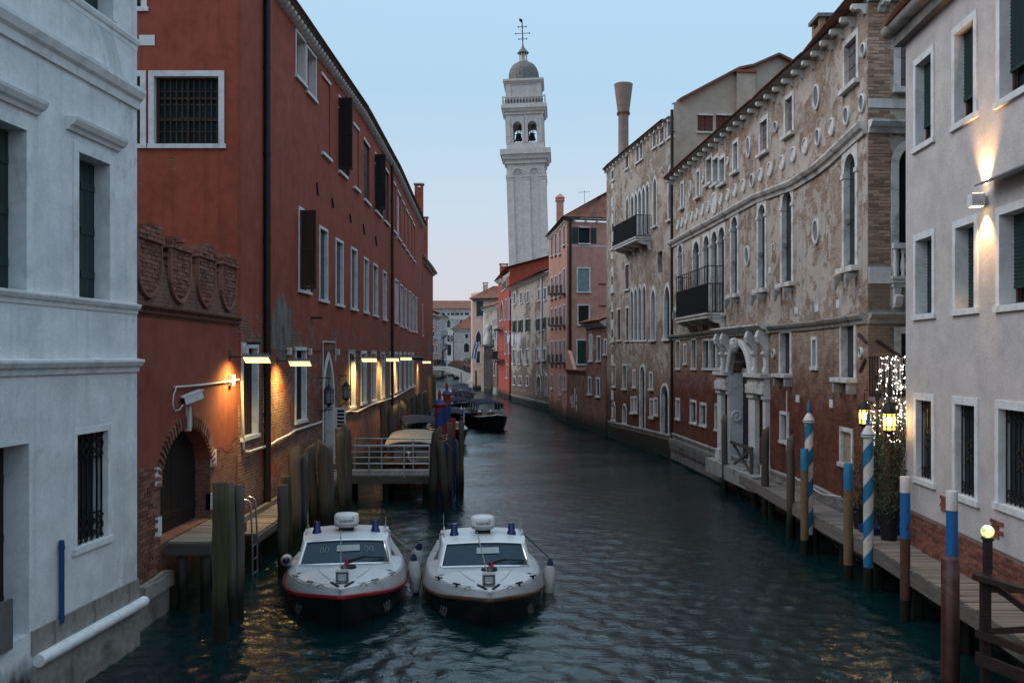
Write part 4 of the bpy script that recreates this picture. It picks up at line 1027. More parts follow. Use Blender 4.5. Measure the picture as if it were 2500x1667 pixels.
# chromed ladder hoops
for (x, y, lb) in ((-5.52, 19.9, 'steel ladder with hooped hand rails at the near end of the walkway'), (-5.45, 25.6, 'steel ladder with hooped hand rails behind the leaning piles')):
    lt = thing('steel_ladder', lb, 'ladder', (x, y, 0), 0, 'steel ladders on the walkway')
    for dy in (0, 0.38):
        mb = MB(); mb.tube([(-0.28, dy, 0.8), (-0.28, dy, 1.45)] + [(-0.14 - 0.14 * math.cos(math.pi * q / 6), dy, 1.45 + 0.13 * math.sin(math.pi * q / 6)) for q in range(1, 6)] + [(0.0, dy, 1.45), (0.03, dy, 0.8), (0.05, dy, -0.8)], 0.022, 6)
        autosmooth(mb.build('hand_rail', M['steel'], lt))
    mb = MB()
    for k in range(5): mb.tube([(0.04, 0, 0.6 - k * 0.3), (0.04, 0.38, 0.6 - k * 0.3)], 0.016, 6)
    mb.build('rungs', M['steel'], lt)
# pontoon deck with steel railing
pt = thing('pontoon_deck', 'plank pontoon deck with thin steel railings reaching out from the red wall', 'landing stage', (-5.35, 29.7, 0))
plank_deck(pt, 0.0, 2.85, 0.0, 1.75, 0.85, 'y', 'plank_y', 0.155)
mb = MB(); mb.box(0, 2.85, -0.06, 0.02, 0.60, 0.805); mb.build('beam', M['beam'], pt); mb = MB(); mb.box(0, 2.85, 1.70, 1.78, 0.60, 0.805); mb.build('beam', M['beam'], pt)
for x in (0.15, 1.35, 2.6):
    for y in (0.2, 1.5): link('leg', pile_mesh(0.6, 0.10, int(x * 9 + y * 5)), pt, (x, y, 0))
for y, zt_, xs in ((0.0, 1.80, (-0.3, 0.85, 1.95, 2.75)), (1.74, 1.86, (0.1, 1.0, 2.05, 2.75))):
    mb = MB(); mb.tube([(xs[0], y, zt_), (xs[-1], y, zt_)], 0.022, 6); mb.build('top_rail', M['steel'], pt)
    for x in xs:
        mb = MB(); mb.box(-0.022, 0.022, -0.022, 0.022, 0.66, zt_ - 0.01); mb.build('post', M['steel'], pt, (x, y + (-0.02 if y == 0 else 0), 0))
    for z in (1.02, 1.24, 1.42, 1.60):
        mb = MB(); mb.tube([(xs[0], y, z), (xs[-1], y, z)], 0.011, 5); mb.build('wire_rail', M['steel'], pt)
# red and blue spiral poles
M['pole_red'] = plain('red_pole_paint', (0.30, 0.022, 0.016), 0.5, 0.2, 6, dirt=(0.1, 0.02, 0.02, 0.5)); M['pole_blue'] = plain('blue_pole_paint', (0.012, 0.045, 0.17), 0.5, 0.2, 6)
def spiral_pole(name, label, loc, r, z0, z1, mats, turns, cap=True, group=None, base=None, finial_m=None, phase=0.0, cat='mooring post', lean=(0, 0), duty=0.5, bare=0.0):
    """painted mooring pole: two-colour spiral built as real bands of faces"""
    t = thing(name, label, cat, loc, 0, group); seg = 24; rows = max(12, int((z1 - z0) / 0.06)); mb = MB()
    for j in range(rows + 1):
        z = z0 + (z1 - z0) * j / rows; q = (z - z0) / (z1 - z0)
        tw = 2 * math.pi * turns * (z - z0) / (z1 - z0) + phase
        for k in range(seg):
            a = 2 * math.pi * k / seg + tw
            mb.v.append((r * math.cos(a) + lean[0] * q, r * math.sin(a) + lean[1] * q, z))
    for j in range(rows):
        for k in range(seg):
            mb.f.append([j * seg + k, j * seg + (k + 1) % seg, (j + 1) * seg + (k + 1) % seg, (j + 1) * seg + k]); mb.m.append(0 if (k / seg) < duty else 1)
    mb.f.append([rows * seg + k for k in range(seg)]); mb.m.append(0)
    autosmooth(mb.build('shaft', [M[m] for m in mats], t))
    if z0 > -0.5:
        mb = MB(); mb.lathe([(r * 0.98, -1.2), (r * 0.98, z0 - 0.002)], 14); autosmooth(mb.build('wet_foot', M[base or 'pile_wood'], t))
    if cap:
        ca, fin = finial_m
        mb = MB(); mb.lathe([(r * 1.02, 0), (r * 1.4, 0.03), (r * 1.45, 0.07), (r * 1.35, 0.09)], 20, (0, 0, z1)); mb.lathe([(r * 1.3, 0.09), (r * 1.05, 0.15), (r * 0.6, 0.22), (r * 0.3, 0.25)], 20, (0, 0, z1), 1)
        mb.lathe([(r * 1.5, 0.065), (r * 1.5, 0.085)], 20, (0, 0, z1), 2)
        autosmooth(mb.build('cap', [M[ca[0]], M[ca[1]], M[ca[2]]], t, (lean[0], lean[1], 0)))
        mb = MB(); mb.lathe([(r * 0.3, 0.25), (r * 0.42, 0.30), (r * 0.40, 0.42), (r * 0.18, 0.50), (0.008, 0.56)], 12, (0, 0, z1)); autosmooth(mb.build('finial', M[fin], t, (lean[0], lean[1], 0)))
    return t
G4 = 'red and blue painted mooring poles'
spiral_pole('striped_pole', 'red and blue spiral pole with blue cap, nearer of the two tall ones', (ray_xy(1073) * 29.6, 29.6, 0), 0.145, -1.0, 3.02, ('pole_red', 'pole_blue'), 3.2, True, G4, finial_m=(('pole_red', 'pole_blue', 'pole_red'), 'pole_red'), phase=1.0)
spiral_pole('striped_pole', 'red and blue spiral pole with blue cap standing behind the nearer one', (ray_xy(1091) * 36.5, 36.5, 0), 0.145, -1.0, 3.05, ('pole_red', 'pole_blue'), 3.2, True, G4, finial_m=(('pole_red', 'pole_blue', 'pole_red'), 'pole_red'), phase=2.2)
for px, Y, pt_, lb in ((1106, 31.6, 1022, 'blue post with a red top, taller of the two short ones'), (1099.5, 30.6, 1033, 'short blue post with a red top beside the roped pile')):
    t = thing('painted_post', lb, 'mooring post', (ray_xy(px) * Y, Y, 0), 0, G4); zt_ = zat(pt_, Y)
    mb = MB(); mb.lathe([(0.09, -1), (0.09, zt_ - 0.62)], 14); autosmooth(mb.build('shaft', M['pole_blue'], t)); mb = MB(); mb.lathe([(0.091, zt_ - 0.62), (0.091, zt_)], 14); autosmooth(mb.build('painted_top', M['pole_red'], t))
# ================================================================== RIGHT BANK
M['grey_plaster'] = facade_mat('lilac_grey_render', (0.425, 0.40, 0.40), (0.49, 0.46, 0.455), bias=((0, 0.15), (1, 0.05)), seed=11, st_amt=0.30, pscale=0.6, stain=(0.20, 0.19, 0.18), wet=0.3, grain=0.4)
M['pal_plaster'] = facade_mat('palace_worn_plaster', (0.37, 0.32, 0.275), (0.47, 0.425, 0.385), br=(0.26, 0.165, 0.115), br2=(0.38, 0.295, 0.23), midw=1.0, edge=0.045,
    bias=((0, 0.98), (0.26, 0.95), (0.30, 0.72), (0.345, 0.58), (0.40, 0.50), (0.58, 0.47), (0.66, 0.52), (1, 0.50)), seed=12, st_amt=0.8, pscale=0.95, mortar=(0.31, 0.27, 0.23), low=(0.42, 0.18, 0.13), low_z=4.1, wet=0.9)
M['goth_plaster'] = facade_mat('gothic_worn_plaster', (0.36, 0.315, 0.275), (0.45, 0.41, 0.37), br=(0.25, 0.175, 0.13), br2=(0.35, 0.275, 0.215), midw=1.0, edge=0.045,
    bias=((0, 0.98), (0.20, 0.95), (0.24, 0.60), (0.40, 0.50), (0.62, 0.48), (1, 0.52)), seed=13, st_amt=0.7, pscale=0.75, mortar=(0.33, 0.29, 0.25), low=(0.40, 0.18, 0.14), low_z=3.1, wet=0.9, patch=(0.15, 0.14, 0.125, 0.6))
M['beige_gable'] = facade_mat('beige_gable_render', (0.35, 0.30, 0.25), (0.42, 0.37, 0.32), bias=((0, 0.1), (1, 0.1)), seed=14, st_amt=0.35, pscale=0.5, stain=(0.15, 0.13, 0.12))
M['brick_warm'] = plain('tan_palace_brick', (0.33, 0.215, 0.15), 0.9, 0.35, 10, bump=0.4, dirt=(0.11, 0.085, 0.07, 0.6), rnd=0.8)
M['brick_red'] = plain('red_skirt_brick', (0.18, 0.062, 0.040), 0.9, 0.4, 10, bump=0.5, dirt=(0.05, 0.03, 0.025, 0.7), rnd=0.7)
M['mortar'] = plain('pale_mortar', (0.30, 0.26, 0.225), 0.95, 0.2, 8, bump=0.5)
M['mortar_dk'] = plain('dark_mortar', (0.17, 0.13, 0.115), 0.95, 0.3, 8, bump=0.5)
M['warm_glow'] = emit('wall_light_glow', (1.0, 0.72, 0.36), 10.0)
M['bulb_glow'] = emit('lantern_bulb', (1.0, 0.78, 0.36), 30.0)
M['fairy_glow'] = emit('fairy_light', (1.0, 0.86, 0.74), 13.0)

# ---- the lilac grey house at the near right
GH = House('grey_house', 'lilac grey rendered house with green roller blinds and iron grilled ground floor windows', 'house', [(7.90, 18.9), (7.90 - 0.07 * 10.9, 8.0)], 0.0, 11.05, M['grey_plaster'])
F = GH.F
WG = dict(frame='stone', sw=0.13, fmat='sill_white', depth=0.28, sill=0.03, proud=0.025)
def gwin(o0, o1, ot, ob, style, **k):      # measured on the outside of the surround
    u0, u1 = F.u_of(o0), F.u_of(o1); s_ = 0.13; Y = F.pt((u0 + u1) / 2).y
    return GH.win(u0 + s_, u1 - s_, zat(ot, Y) - s_, zat(ob, Y) + s_, style, px=False, **dict(WG, **k))
gwin(2232, 2282, 130, 366, 'roller:0.74'); gwin(2326, 2387, 49, 310, 'roller:0.72'); gwin(2435, 2530, -95, 245, 'roller:0.74')
gwin(2232, 2284, 566, 783, 'roller:0.98', depth=0.34); gwin(2328, 2389, 532, 772, 'roller:0.96', depth=0.34); gwin(2434, 2538, 492, 762, 'roller:0.78', depth=0.34)
gwin(2233, 2283, 960, 1187, 'ornate', depth=0.2); gwin(2327, 2390, 970, 1230, 'ornate', depth=0.2); gwin(2432, 2535, 980, 1262, 'ornate', depth=0.2)
GH.wall(rev=0.4); GH.shell(8.0)
# brick skirt at the foot, brick by brick
rb = random.Random(5)
bk = MB().box(-0.116, 0.116, -0.05, 0.03, -0.0285, 0.0285).mesh('brick', M['brick_red'])
zt0 = 1.56
GH.place(MB().box(0, 6.2, -0.012, 0.02, 0.3, zt0 + 0.02).mesh('mortar_bed', M['mortar_dk']), 'mortar_bed', 0, 0)
for j in range(9):
    for i in range(26):
        u = 0.12 + i * 0.248 + (0.124 if j % 2 else 0)
        if u > 6.0: continue
        GH.place(bk, 'brick', u, 0.92 + j * 0.071, -0.030 + rb.uniform(-0.006, 0.008))
for px, py, n in ((2306, 1225, 4), (2432, 1285, 4)):      # bricks laid bare where render fell off
    u, z = F.at(px, py)
    for j in range(n):
        for i in range(1 + j % 2): GH.place(bk, 'brick', u + i * 0.2 - 0.05 * (j % 2), z - 0.14 + j * 0.071, -0.026)
def gutter():
    mb = MB(); n = 9; L = F.L
    pr = [(0.20 + 0.17 * math.cos(math.pi + math.pi * i / n), 0.17 * math.sin(math.pi + math.pi * i / n) * 0.9) for i in range(n + 1)]
    pr = [(d, z) for d, z in pr] + [(0.37, 0.03), (0.0, 0.03)]
    m = len(pr)
    mb.add([(x, -d - 0.02, z) for x in (-0.35, L) for d, z in pr], [(i, (i + 1) % m, m + (i + 1) % m, m + i) for i in range(m)] + [tuple(range(m - 1, -1, -1)), tuple(range(m, 2 * m))])
    return mb.mesh('gutter', M['stone_grey'])
autosmooth(GH.place(gutter(), 'gutter', 0, 11.22))
GH.place(MB().box(-0.2, F.L, -0.17, 0.02, 10.86, 11.04).mesh('eave_moulding', M['stone_dark']), 'eave_moulding', 0, 0)
a, b = F.p[0], F.p[1]; n = F.nrm(1)
tiled_roof('roof', [(*(a + n * 0.42), 11.22), (*(b + n * 0.42), 11.22), (*(b - n * 5), 13.3), (*(a - n * 5), 13.3)], GH.root, GH.o)
# metal canopy over the next window
u, z = F.at(2426, 452)
mb = MB(); mb.add([(0, -0.02, 0.10), (2.6, -0.02, 0.10), (2.6, -0.30, 0.0), (0, -0.30, 0.0), (0, -0.02, 0.07), (2.6, -0.02, 0.07), (2.6, -0.30, -0.03), (0, -0.30, -0.03)], [(0, 1, 2, 3), (7, 6, 5, 4), (3, 2, 6, 7), (0, 3, 7, 4), (1, 5, 6, 2)])
GH.place(mb.mesh('canopy', M['lamp_metal']), 'canopy', u, z)
# up and down wall light
u, z = F.at(2408, 489)
wl = thing('wall_light', 'grey box wall light throwing warm beams up and down the lilac wall', 'lamp', F.xyz(u, z), F.ang(u))
mb = MB(); mb.box(-0.10, 0.10, -0.26, -0.06, -0.10, 0.10); mb.box(-0.05, 0.05, -0.06, 0.0, -0.06, 0.06); mb.build('housing', M['sill_white'], wl)
mb = MB(); mb.box(-0.08, 0.08, -0.24, -0.08, -0.108, -0.102); mb.box(-0.08, 0.08, -0.24, -0.08, 0.102, 0.108); mb.build('lamp_glass', M['warm_glow'], wl)
for sg, sz, pw, ins in ((1, 62, 34, 0.28), (-1, 78, 24, 0.12)):
    ld = bpy.data.lights.new('wall_light_beam', 'SPOT'); ld.energy = pw * 6.0; ld.color = (1.0, 0.56, 0.23); ld.spot_size = R(sz + 16); ld.spot_blend = 0.85; ld.shadow_soft_size = 0.04
    lo = bpy.data.objects.new('wall_light_beam', ld); COL.objects.link(lo); lo.parent = wl; lo.location = (0, -0.16, 0.13 * sg)
    lo.rotation_euler = Vector((0, ins, sg)).to_track_quat('-Z', 'Y').to_euler()

# ---- the Renaissance palace
PL = House('palace', 'worn Renaissance palace with stone roundels, arched windows and a grand water portal', 'palace',
           [(7.10, 41.9), (7.76, 29.0), (7.96, 24.5), (7.80, 20.67), (11.2, 20.9)], 0.0, 12.38, M['pal_plaster'])
F = PL.F; UC = F.U[3]
zup = lambda u: 9.66
WS = dict(frame='stone', sw=0.13, depth=0.16, sill=0.10)
for x0, x1, t, q in ((2064, 2093, 100, 208), (1919, 1936, 240, 327), (1857, 1874, 296, 372), (1792, 1802, 350, 418), (1702, 1708.5, 420, 480), (1664, 1669, 449, 507)):
    PL.win(x0, x1, t, q, 'closed:grey_wood', **WS)
for x0, x1 in ((1726, 1738), (1742, 1754), (1758, 1770)): PL.win(x0, x1, 388, 448, 'pane', **dict(WS, depth=0.2))
PL.win(*[1745, 1746, 0, 0][:0], **{}) if False else None
AW = dict(frame='stone', sw=0.16, depth=0.15, arch='round', rectarch=True, sill=0.14)
for x0, x1, t, q in ((2063, 2090, 376, 652), (1911, 1934, 466, 690), (1853, 1869, 500, 705), (1787, 1801.5, 530, 718), (1657, 1666.5, 598, 750)):
    o, u, zb, wd, ht = PL.win(x0, x1, t, q, 'pane', **AW)
    mb = MB(); pr = [(0, 0.28), (0.08, 0.22), (0.16, 0.20), (0.22, 0.05), (0.24, 0.0), (0.28, 0), (0.28, 0.34), (0, 0.34)]
    for sg in (-1, 1):
        x = sg * (wd / 2 + 0.02); mb = MB()
        mb.add([(xx, 0.02 - d, z - 0.52) for xx in (x - 0.07, x + 0.07) for d, z in pr], [(i, (i + 1) % 8, 8 + (i + 1) % 8, 8 + i) for i in range(8)] + [tuple(range(7, -1, -1)), tuple(range(8, 16))])
        mb.build('sill_bracket', M['stone_grey'], o)
    mb = MB(); mb.lathe([(0.01, -0.015), (0.055, -0.015), (0.065, 0.0), (0.065, 0.02)], 14)      # carved disc on the far jamb
    mb.build('jamb_disc', M['stone_grey'], o, (-wd / 2 + 0.005, 0.04, ht * 0.42), rot=(0, R(90), 0))
for x0, x1, t in ((1693.5, 1708, 590), (1719, 1732, 577), (1738, 1752, 566), (1755.5, 1770, 555)):
    PL.win(x0, x1, t, 766, 'pane', **dict(AW, sw=0.13))
for x0, x1, t, q in ((2056, 2087, 796, 922), (1907, 1930, 812, 912)):
    o, u, zb, wd, ht = PL.win(x0, x1, t, q, 'pane', **dict(WS, sill=0.22, depth=0.17))
    mb = MB()
    for sg in (-1, 1): mb = MB(); mb.box(sg * (wd / 2 + 0.05) - 0.07, sg * (wd / 2 + 0.05) + 0.07, -0.2, 0.02, -0.36, -0.11); mb.build('sill_bracket', M['stone_grey'], o)
for x0, x1, t, q in ((1985, 1994, 830, 895), (1652, 1660, 834, 898), (1671, 1676, 844, 886), (1690, 1700, 830, 898), (1718, 1731, 832, 898), (1736, 1748, 832, 898), (1752, 1763, 832, 898)):
    PL.win(x0, x1, t, q, 'pane', **dict(WS, sw=0.09, sill=0.03, depth=0.13))
for x0, x1, t, q in ((1652, 1659.5, 977, 1021), (1687, 1700, 982, 1031), (1711, 1724, 989, 1037), (1748, 1762, 992, 1048), (1908, 1924, 1012, 1076)):
    PL.win(x0, x1, t, q, 'bars', **dict(WS, sw=0.10, sill=0.03, depth=0.13))
PL.win(2055, 2080, 1054, 1132, 'fill:beige_board', **dict(WS, sw=0.10, sill=0.05)) if M.setdefault('beige_board', plain('pale_board', (0.30, 0.24, 0.18), 0.9, 0.3, 4)) else None
for x0, x1, t, q in ((1887, 1891.5, 598, 614), (1776.5, 1779.5, 638, 650)): PL.win(x0, x1, t, q, 'pane', **dict(WS, sw=0.05, sill=0))
# end wall window over the side alley
PL.win(UC + 0.70, UC + 1.60, 9.25, 6.35, 'pane', px=False, **dict(AW, sw=0.17, rectarch=False, depth=0.4))
PL.win(UC + 0.74, UC + 1.60, 12.0, 10.5, 'closed:grey_wood', px=False, **dict(WS, sw=0.15))
PL.win(UC + 0.75, UC + 1.6, 5.1, 4.0, 'pane', px=False, **dict(WS, sw=0.15))
PL.win(UC + 0.9, UC + 1.8, 3.3, 1.0, 'closed:black_wood', px=False, **dict(WS, sw=0.15, sill=0))
# portal openings
ZB = 1.02
PL.win(1789, 1836, 842, 1118, 'none', 'none', arch='round', px=True, rise=None, depth=0.75, fmat='stone', name='portal_doorway') if False else None
PL.win(1771.5, 1785, 951, 1066, 'pane', 'none', depth=0.5, fmat='stone', sill=0)
PL.win(1855, 1872.5, 962, 1068, 'pane', 'none', depth=0.5, fmat='stone', sill=0)
ud0, ud1 = F.u_of(1788), F.u_of(1838)
zar = zat(846, F.pt((ud0 + ud1) / 2).y)
PL.holes.append((ud0, ud1, ZB, zar, ('round', (ud1 - ud0) / 2)))
PL.wall(rev=0.55); PL.shell(11.0)
PL.course([(1640, 592), (1645, 589), (1780, 515), (1850, 475), (1939, 442), (2029, 379), (2116, 297.5)], 0.26, 0.24, M['stone'])
PL.course([(UC + 0.01, F.at(2116, 297.5)[1]), (F.L, F.at(2116, 297.5)[1] - 0.03)], 0.26, 0.24, M['stone'], px=False)
PL.course([(1638, 819), (1700, 812), (1757, 804)], 0.22, 0.2, M['stone_grey']); PL.course([(1880, 795), (1949, 788), (2052, 775), (2116, 765)], 0.22, 0.2, M['stone_grey'])
zc = F.at(2116, 765)[1]; PL.course([(UC + 0.01, zc), (F.L, zc)], 0.22, 0.2, M['stone_grey'], px=False)
PL.place(MB().box(0.0, 0.5, -0.03, 0.05, 0, 0.36).mesh('stone_band', M['stone_white']), 'stone_band', UC + 0.02, 6.2); PL.place(MB().box(0.0, 1.3, -0.03, 0.05, 0, 0.2).mesh('stone_band', M['stone_white']), 'stone_band', UC + 0.02, 10.05)
PL.course([(0, 1.22), (UC, 1.22)], 0.22, 0.10, M['stone_grey'], 'base_course', px=False)
PL.course([(0, 0.98), (UC, 0.98)], 0.9, 0.16, M['stone_dark'], 'plinth', px=False)
# eave: stone gutter, brackets, tiles
PL.course([(0, 12.48), (UC, 12.48), ], 0.11, 0.37, M['stone_grey'], 'eave_gutter', px=False); PL.course([(UC + 0.01, 12.48), (F.L, 12.48)], 0.11, 0.37, M['stone_grey'], 'eave_gutter', px=False)
def modillion():
    mb = MB(); pr = [(0, 0), (0.06, 0.0), (0.10, 0.04), (0.14, 0.10), (0.21, 0.11), (0.27, 0.09), (0.33, 0.13), (0.33, 0.22), (0, 0.22)]; k = len(pr)
    mb.add([(x, 0.02 - d, z) for x in (-0.075, 0.075) for d, z in pr], [(i, (i + 1) % k, k + (i + 1) % k, k + i) for i in range(k)] + [tuple(range(k - 1, -1, -1)), tuple(range(k, 2 * k))])
    return mb.mesh('modillion', M['stone'])
mo = modillion()
eave_blocks(PL, 0.3, UC - 0.15, 12.145, 0.80, mo, 'modillion'); eave_blocks(PL, UC + 0.3, F.L - 0.2, 12.145, 0.80, mo, 'modillion')
for i in range(3):
    a, b = F.p[i], F.p[i + 1]; n = F.nrm((F.U[i] + F.U[i + 1]) / 2)
    tiled_roof('roof', [(*(a + n * 0.40), 12.485), (*(b + n * 0.40), 12.485), (*(b - n * 5.5), 14.0), (*(a - n * 5.5), 14.0)], PL.root, PL.o, th=0.02)
chimney(PL.root, PL.o, 8.9, 26.2, 12.5, 14.0, 0.9, 0.7, M['brick_warm'], 'lead')
# roundels and oval plaques, each its own stone
def roundel(H, px, py, h_px, dark=None, name='roundel', mat='stone', asp=1.0):
    u, z = H.F.at(px, py); Y = H.F.pt(u).y; r = h_px * Y / FPX / 2; ra = r * asp
    mb = MB(); k = 20
    for a_, d_ in ((1.0, 0.0), (1.0, 0.05), (0.80, 0.06), (0.74, 0.025)):
        for i in range(k): mb.v.append((ra * a_ * math.cos(2 * math.pi * i / k), -d_, r * a_ * math.sin(2 * math.pi * i / k)))
    for j in range(3):
        for i in range(k): mb.f.append([j * k + i, j * k + (i + 1) % k, (j + 1) * k + (i + 1) % k, (j + 1) * k + i]); mb.m.append(0)
    o = H.place(mb.mesh(name, M[mat]), name, u, z)
    mb = MB(); mb.add([(ra * 0.76 * math.cos(2 * math.pi * i / k), -0.028, r * 0.76 * math.sin(2 * math.pi * i / k)) for i in range(k)] , [tuple(range(k))])
    mb.build('roundel_face', M[dark or 'stone'], o)
M['slate_disc'] = plain('dark_marble', (0.10, 0.11, 0.13), 0.4, 0.4, 5); M['porphyry'] = plain('violet_marble', (0.17, 0.14, 0.16), 0.4, 0.35, 6)
for px, py, h, dk in ((2107, 252, 46, 'slate_disc'), (2069, 283, 48, 'slate_disc'), (2033, 310, 45, None), (1999, 335, 44, 'slate_disc'), (1968, 357, 41, None), (1939, 377, 38, None), (1912, 397, 37, None), (1882, 413, 37, None), (1859, 427, 34, None),
                      (1838, 441, 35, 'slate_disc'), (1817, 453, 33, None), (1796, 465, 33, None), (1778, 476, 31, None), (1761, 487, 31, None), (1730, 505, 28, None), (1716, 513, 29, None), (1702, 522, 28, None), (1690, 529, 26, None), (1677, 536, 25, None), (1666, 543, 25, None), (1656, 550, 25, None),
                      (2111, 123, 36, 'slate_disc'), (1896, 310, 28, 'slate_disc'), (1778, 394, 21, None), (1717, 440, 19, None), (2104, 861, 27, 'slate_disc'), (1890, 863, 23, 'slate_disc')):
    roundel(PL, px, py, h, dk)
for px, py, h, dk in ((1745, 497, 55, 'stone'), (1995, 237, 64, 'slate_disc'), (1829, 359, 54, 'porphyry'), (1686, 462, 42, 'stone_grey'), (1994, 565, 65, 'porphyry'), (1826, 625, 52, 'slate_disc')):
    roundel(PL, px, py, h, dk, 'oval_plaque', asp=0.72 if px != 1745 else 1.0)
for px, py in ((1945, 758), (1995, 752), (2047, 742), (1948, 973), (2030, 985), (1880, 660)):
    PL.place(MB().box(-0.13, 0.13, -0.02, 0.06, -0.1, 0.1).mesh('stone_block', M['stone_white']), 'stone_block', *F.at(px, py))
for (xa, ya, xb, yb) in ((2100, 816, 2119, 836), (2102, 907, 2116, 876)):
    u0, z0 = F.at(xa, ya); u1, z1 = F.at(xb, yb); mb = MB(); mb.bar((0, -0.03, 0), (u1 - u0, -0.03, z1 - z0), 0.05, 0.06); PL.place(mb.mesh('tie_iron', M['rust_iron']), 'tie_iron', u0, z0)
for z0, z1, x0, x1 in ((4.95, 4.45, 0.18, 0.95), (4.15, 3.85, 0.15, 0.6)):
    mb = MB(); mb.bar((x0, -0.04, z0), (x1, -0.04, z1), 0.05, 0.06); PL.place(mb.mesh('tie_iron', M['rust_iron']), 'tie_iron', UC, 0)
wall_cable(PL, [(1932, 955), (1932, 1100), (1945, 1160), (1990, 1188), (2020, 1206), (2066, 1212)], 0.02, 0.13)
# corner pier of the end wall: real bricks
PL.place(MB().box(-0.0, 0.49, -0.006, 0.03, 1.0, 12.3).mesh('mortar_bed', M['mortar']), 'mortar_bed', UC + 0.012, 0)
bp = MB().box(-0.117, 0.117, -0.045, 0.03, -0.0285, 0.0285).mesh('brick', M['brick_warm'])
bph = MB().box(-0.056, 0.056, -0.045, 0.03, -0.0285, 0.0285).mesh('brick', M['brick_warm']); rest = MB(); cnt = 0; j = 0; z = 1.05
o_ = F.xyz(UC, 0) - PL.o; an = F.ang(UC + 0.5)
while z < 12.3:
    if not (6.17 < z < 6.6 or 10.02 < z < 10.28 or abs(z - zc + 0.1) < 0.16 or abs(z - F.at(2116, 297.5)[1] + 0.12) < 0.18):
        for u, hb_ in (((0.118, False), (0.370, False)) if j % 2 == 0 else ((0.058, True), (0.244, False), (0.432, True))):
            dep = -0.033 + rb.uniform(-0.005, 0.007)
            if 6.6 < z < 12.3 and cnt < 290:
                PL.place(bph if hb_ else bp, 'brick', UC + 0.012 + u, z, dep); cnt += 1
            else:
                q = F.xyz(UC + 0.012 + u, z, dep) - PL.o
                Mx = Matrix.Translation(q) @ Matrix.Rotation(an, 4, 'Z'); rest.xbox(Mx, 0.11 if hb_ else 0.234, 0.09, 0.057)
    z += 0.073; j += 1
ro = rest.build('brickwork', M['brick_warm'], PL.root); ro['kind'] = 'stuff'

# ---- water portal of the palace: built as parts standing proud of the wall
def purl(px): return F.u_of(px)
ym = F.pt(purl(1815)).y; ZP = lambda py: zat(py, ym)
uA, uZ = purl(1761), purl(1880); uc = (ud0 + ud1) / 2
def pbox(u0, u1, z0, z1, d, name, mat='stone', back=0.02): PL.place(MB().box(0, u1 - u0, -d, back, z0, z1).mesh(name, M[mat]), name, u0, 0)
z_mid, z_top = ZP(909), ZP(803)
zi0, zi1 = z_mid - 0.62, z_mid
for a, b in ((uA, ud0 - 0.02), (ud1 + 0.02, uZ)):
    L = b - a
    pbox(a - 0.05, b + 0.05, zi1 - 0.12, zi1, 0.32, 'cornice'); pbox(a, b, zi1 - 0.34, zi1 - 0.12, 0.20, 'frieze'); pbox(a - 0.02, b + 0.02, zi0, zi1 - 0.34, 0.26, 'architrave')
for a, b in ((uA, purl(1770.5)), (purl(1786), ud0 - 0.01), (ud1 + 0.01, purl(1854)), (purl(1874), uZ)):
    pbox(a, b, ZB + 0.3, zi0, 0.15, 'pilaster', 'stone_white'); pbox(a - 0.03, b + 0.03, ZB - 0.1, ZB + 0.3, 0.22, 'pilaster_base'); pbox(a - 0.04, b + 0.04, zi0 - 0.16, zi0 - 0.002, 0.20, 'capital')
# upper storey: scrolled consoles, arch, keystone head
def console():
    H_ = z_top - 0.1 - z_mid
    pr = [(0, 0), (0.12, 0.0), (0.16, 0.08), (0.10, 0.2), (0.12, H_ * 0.5), (0.20, H_ * 0.62), (0.34, H_ * 0.72), (0.38, H_ * 0.84), (0.34, H_ * 0.94), (0.30, H_), (0, H_)]; k = len(pr)
    mb = MB(); mb.add([(x, 0.02 - d, z) for x in (-0.13, 0.13) for d, z in pr], [(i, (i + 1) % k, k + (i + 1) % k, k + i) for i in range(k)] + [tuple(range(k - 1, -1, -1)), tuple(range(k, 2 * k))])
    mb.tube([(-0.14, -0.11, H_ * 0.46), (0.14, -0.11, H_ * 0.46)], 0.06, 10); mb.tube([(-0.145, -0.31, H_ * 0.84), (0.145, -0.31, H_ * 0.84)], 0.055, 10)
    return mb.mesh('console', M['stone_white'])
cm = console()
for px in (1767, 1783, 1846, 1873): PL.place(cm, 'console', purl(px), z_mid + 0.002)
for a, b in ((purl(1771), purl(1779)), (purl(1787), ud0 - 0.15), (ud1 + 0.15, purl(1840)), (purl(1852), purl(1868))): pbox(a, b, z_mid + 0.01, z_top - 0.16, 0.03, 'dark_panel', 'stone_dark' if b < uc - 0.9 or a > uc + 0.9 else 'stone')
hw = (ud1 - ud0) / 2
PL.place(cached('portal_arch', lambda: portal_arch()) if False else (lambda: (lambda mb: mb)(MB()))().mesh('x', M['stone']), 'x', 0, 0) if False else None
inn = [(x, z) for x, z in arch_pts(hw, hw, 'round', 12)]
mb = MB(); vs = []; n = len(inn)
for x, z in inn:
    l = 1 + 0.26 / hw
    vs += [(x, -0.16, z), (x * l, -0.16, z * l), (x, 0.5, z), (x * l, 0.02, z * l), (x * 1.06, -0.20, z * 1.06), (x * (l - 0.06), -0.20, z * (l - 0.06))]
fs = []
for i in range(n - 1):
    b, c = 6 * i, 6 * i + 6; fs += [(b, c, c + 4, b + 4), (b + 4, c + 4, c + 5, b + 5), (b + 5, c + 5, c + 1, b + 1), (b, b + 2, c + 2, c), (b + 1, c + 1, c + 3, b + 3)]
mb.add(vs, fs); PL.place(mb.mesh('arch', M['stone_white']), 'arch', uc, zar - hw)
for sg in (-1, 1): pbox(uc + sg * (hw + 0.13) - 0.13, uc + sg * (hw + 0.13) + 0.13, z_mid + 0.003, zar - hw, 0.16, 'arch_pier', 'stone_white')
mb = MB(); rk = random.Random(2)
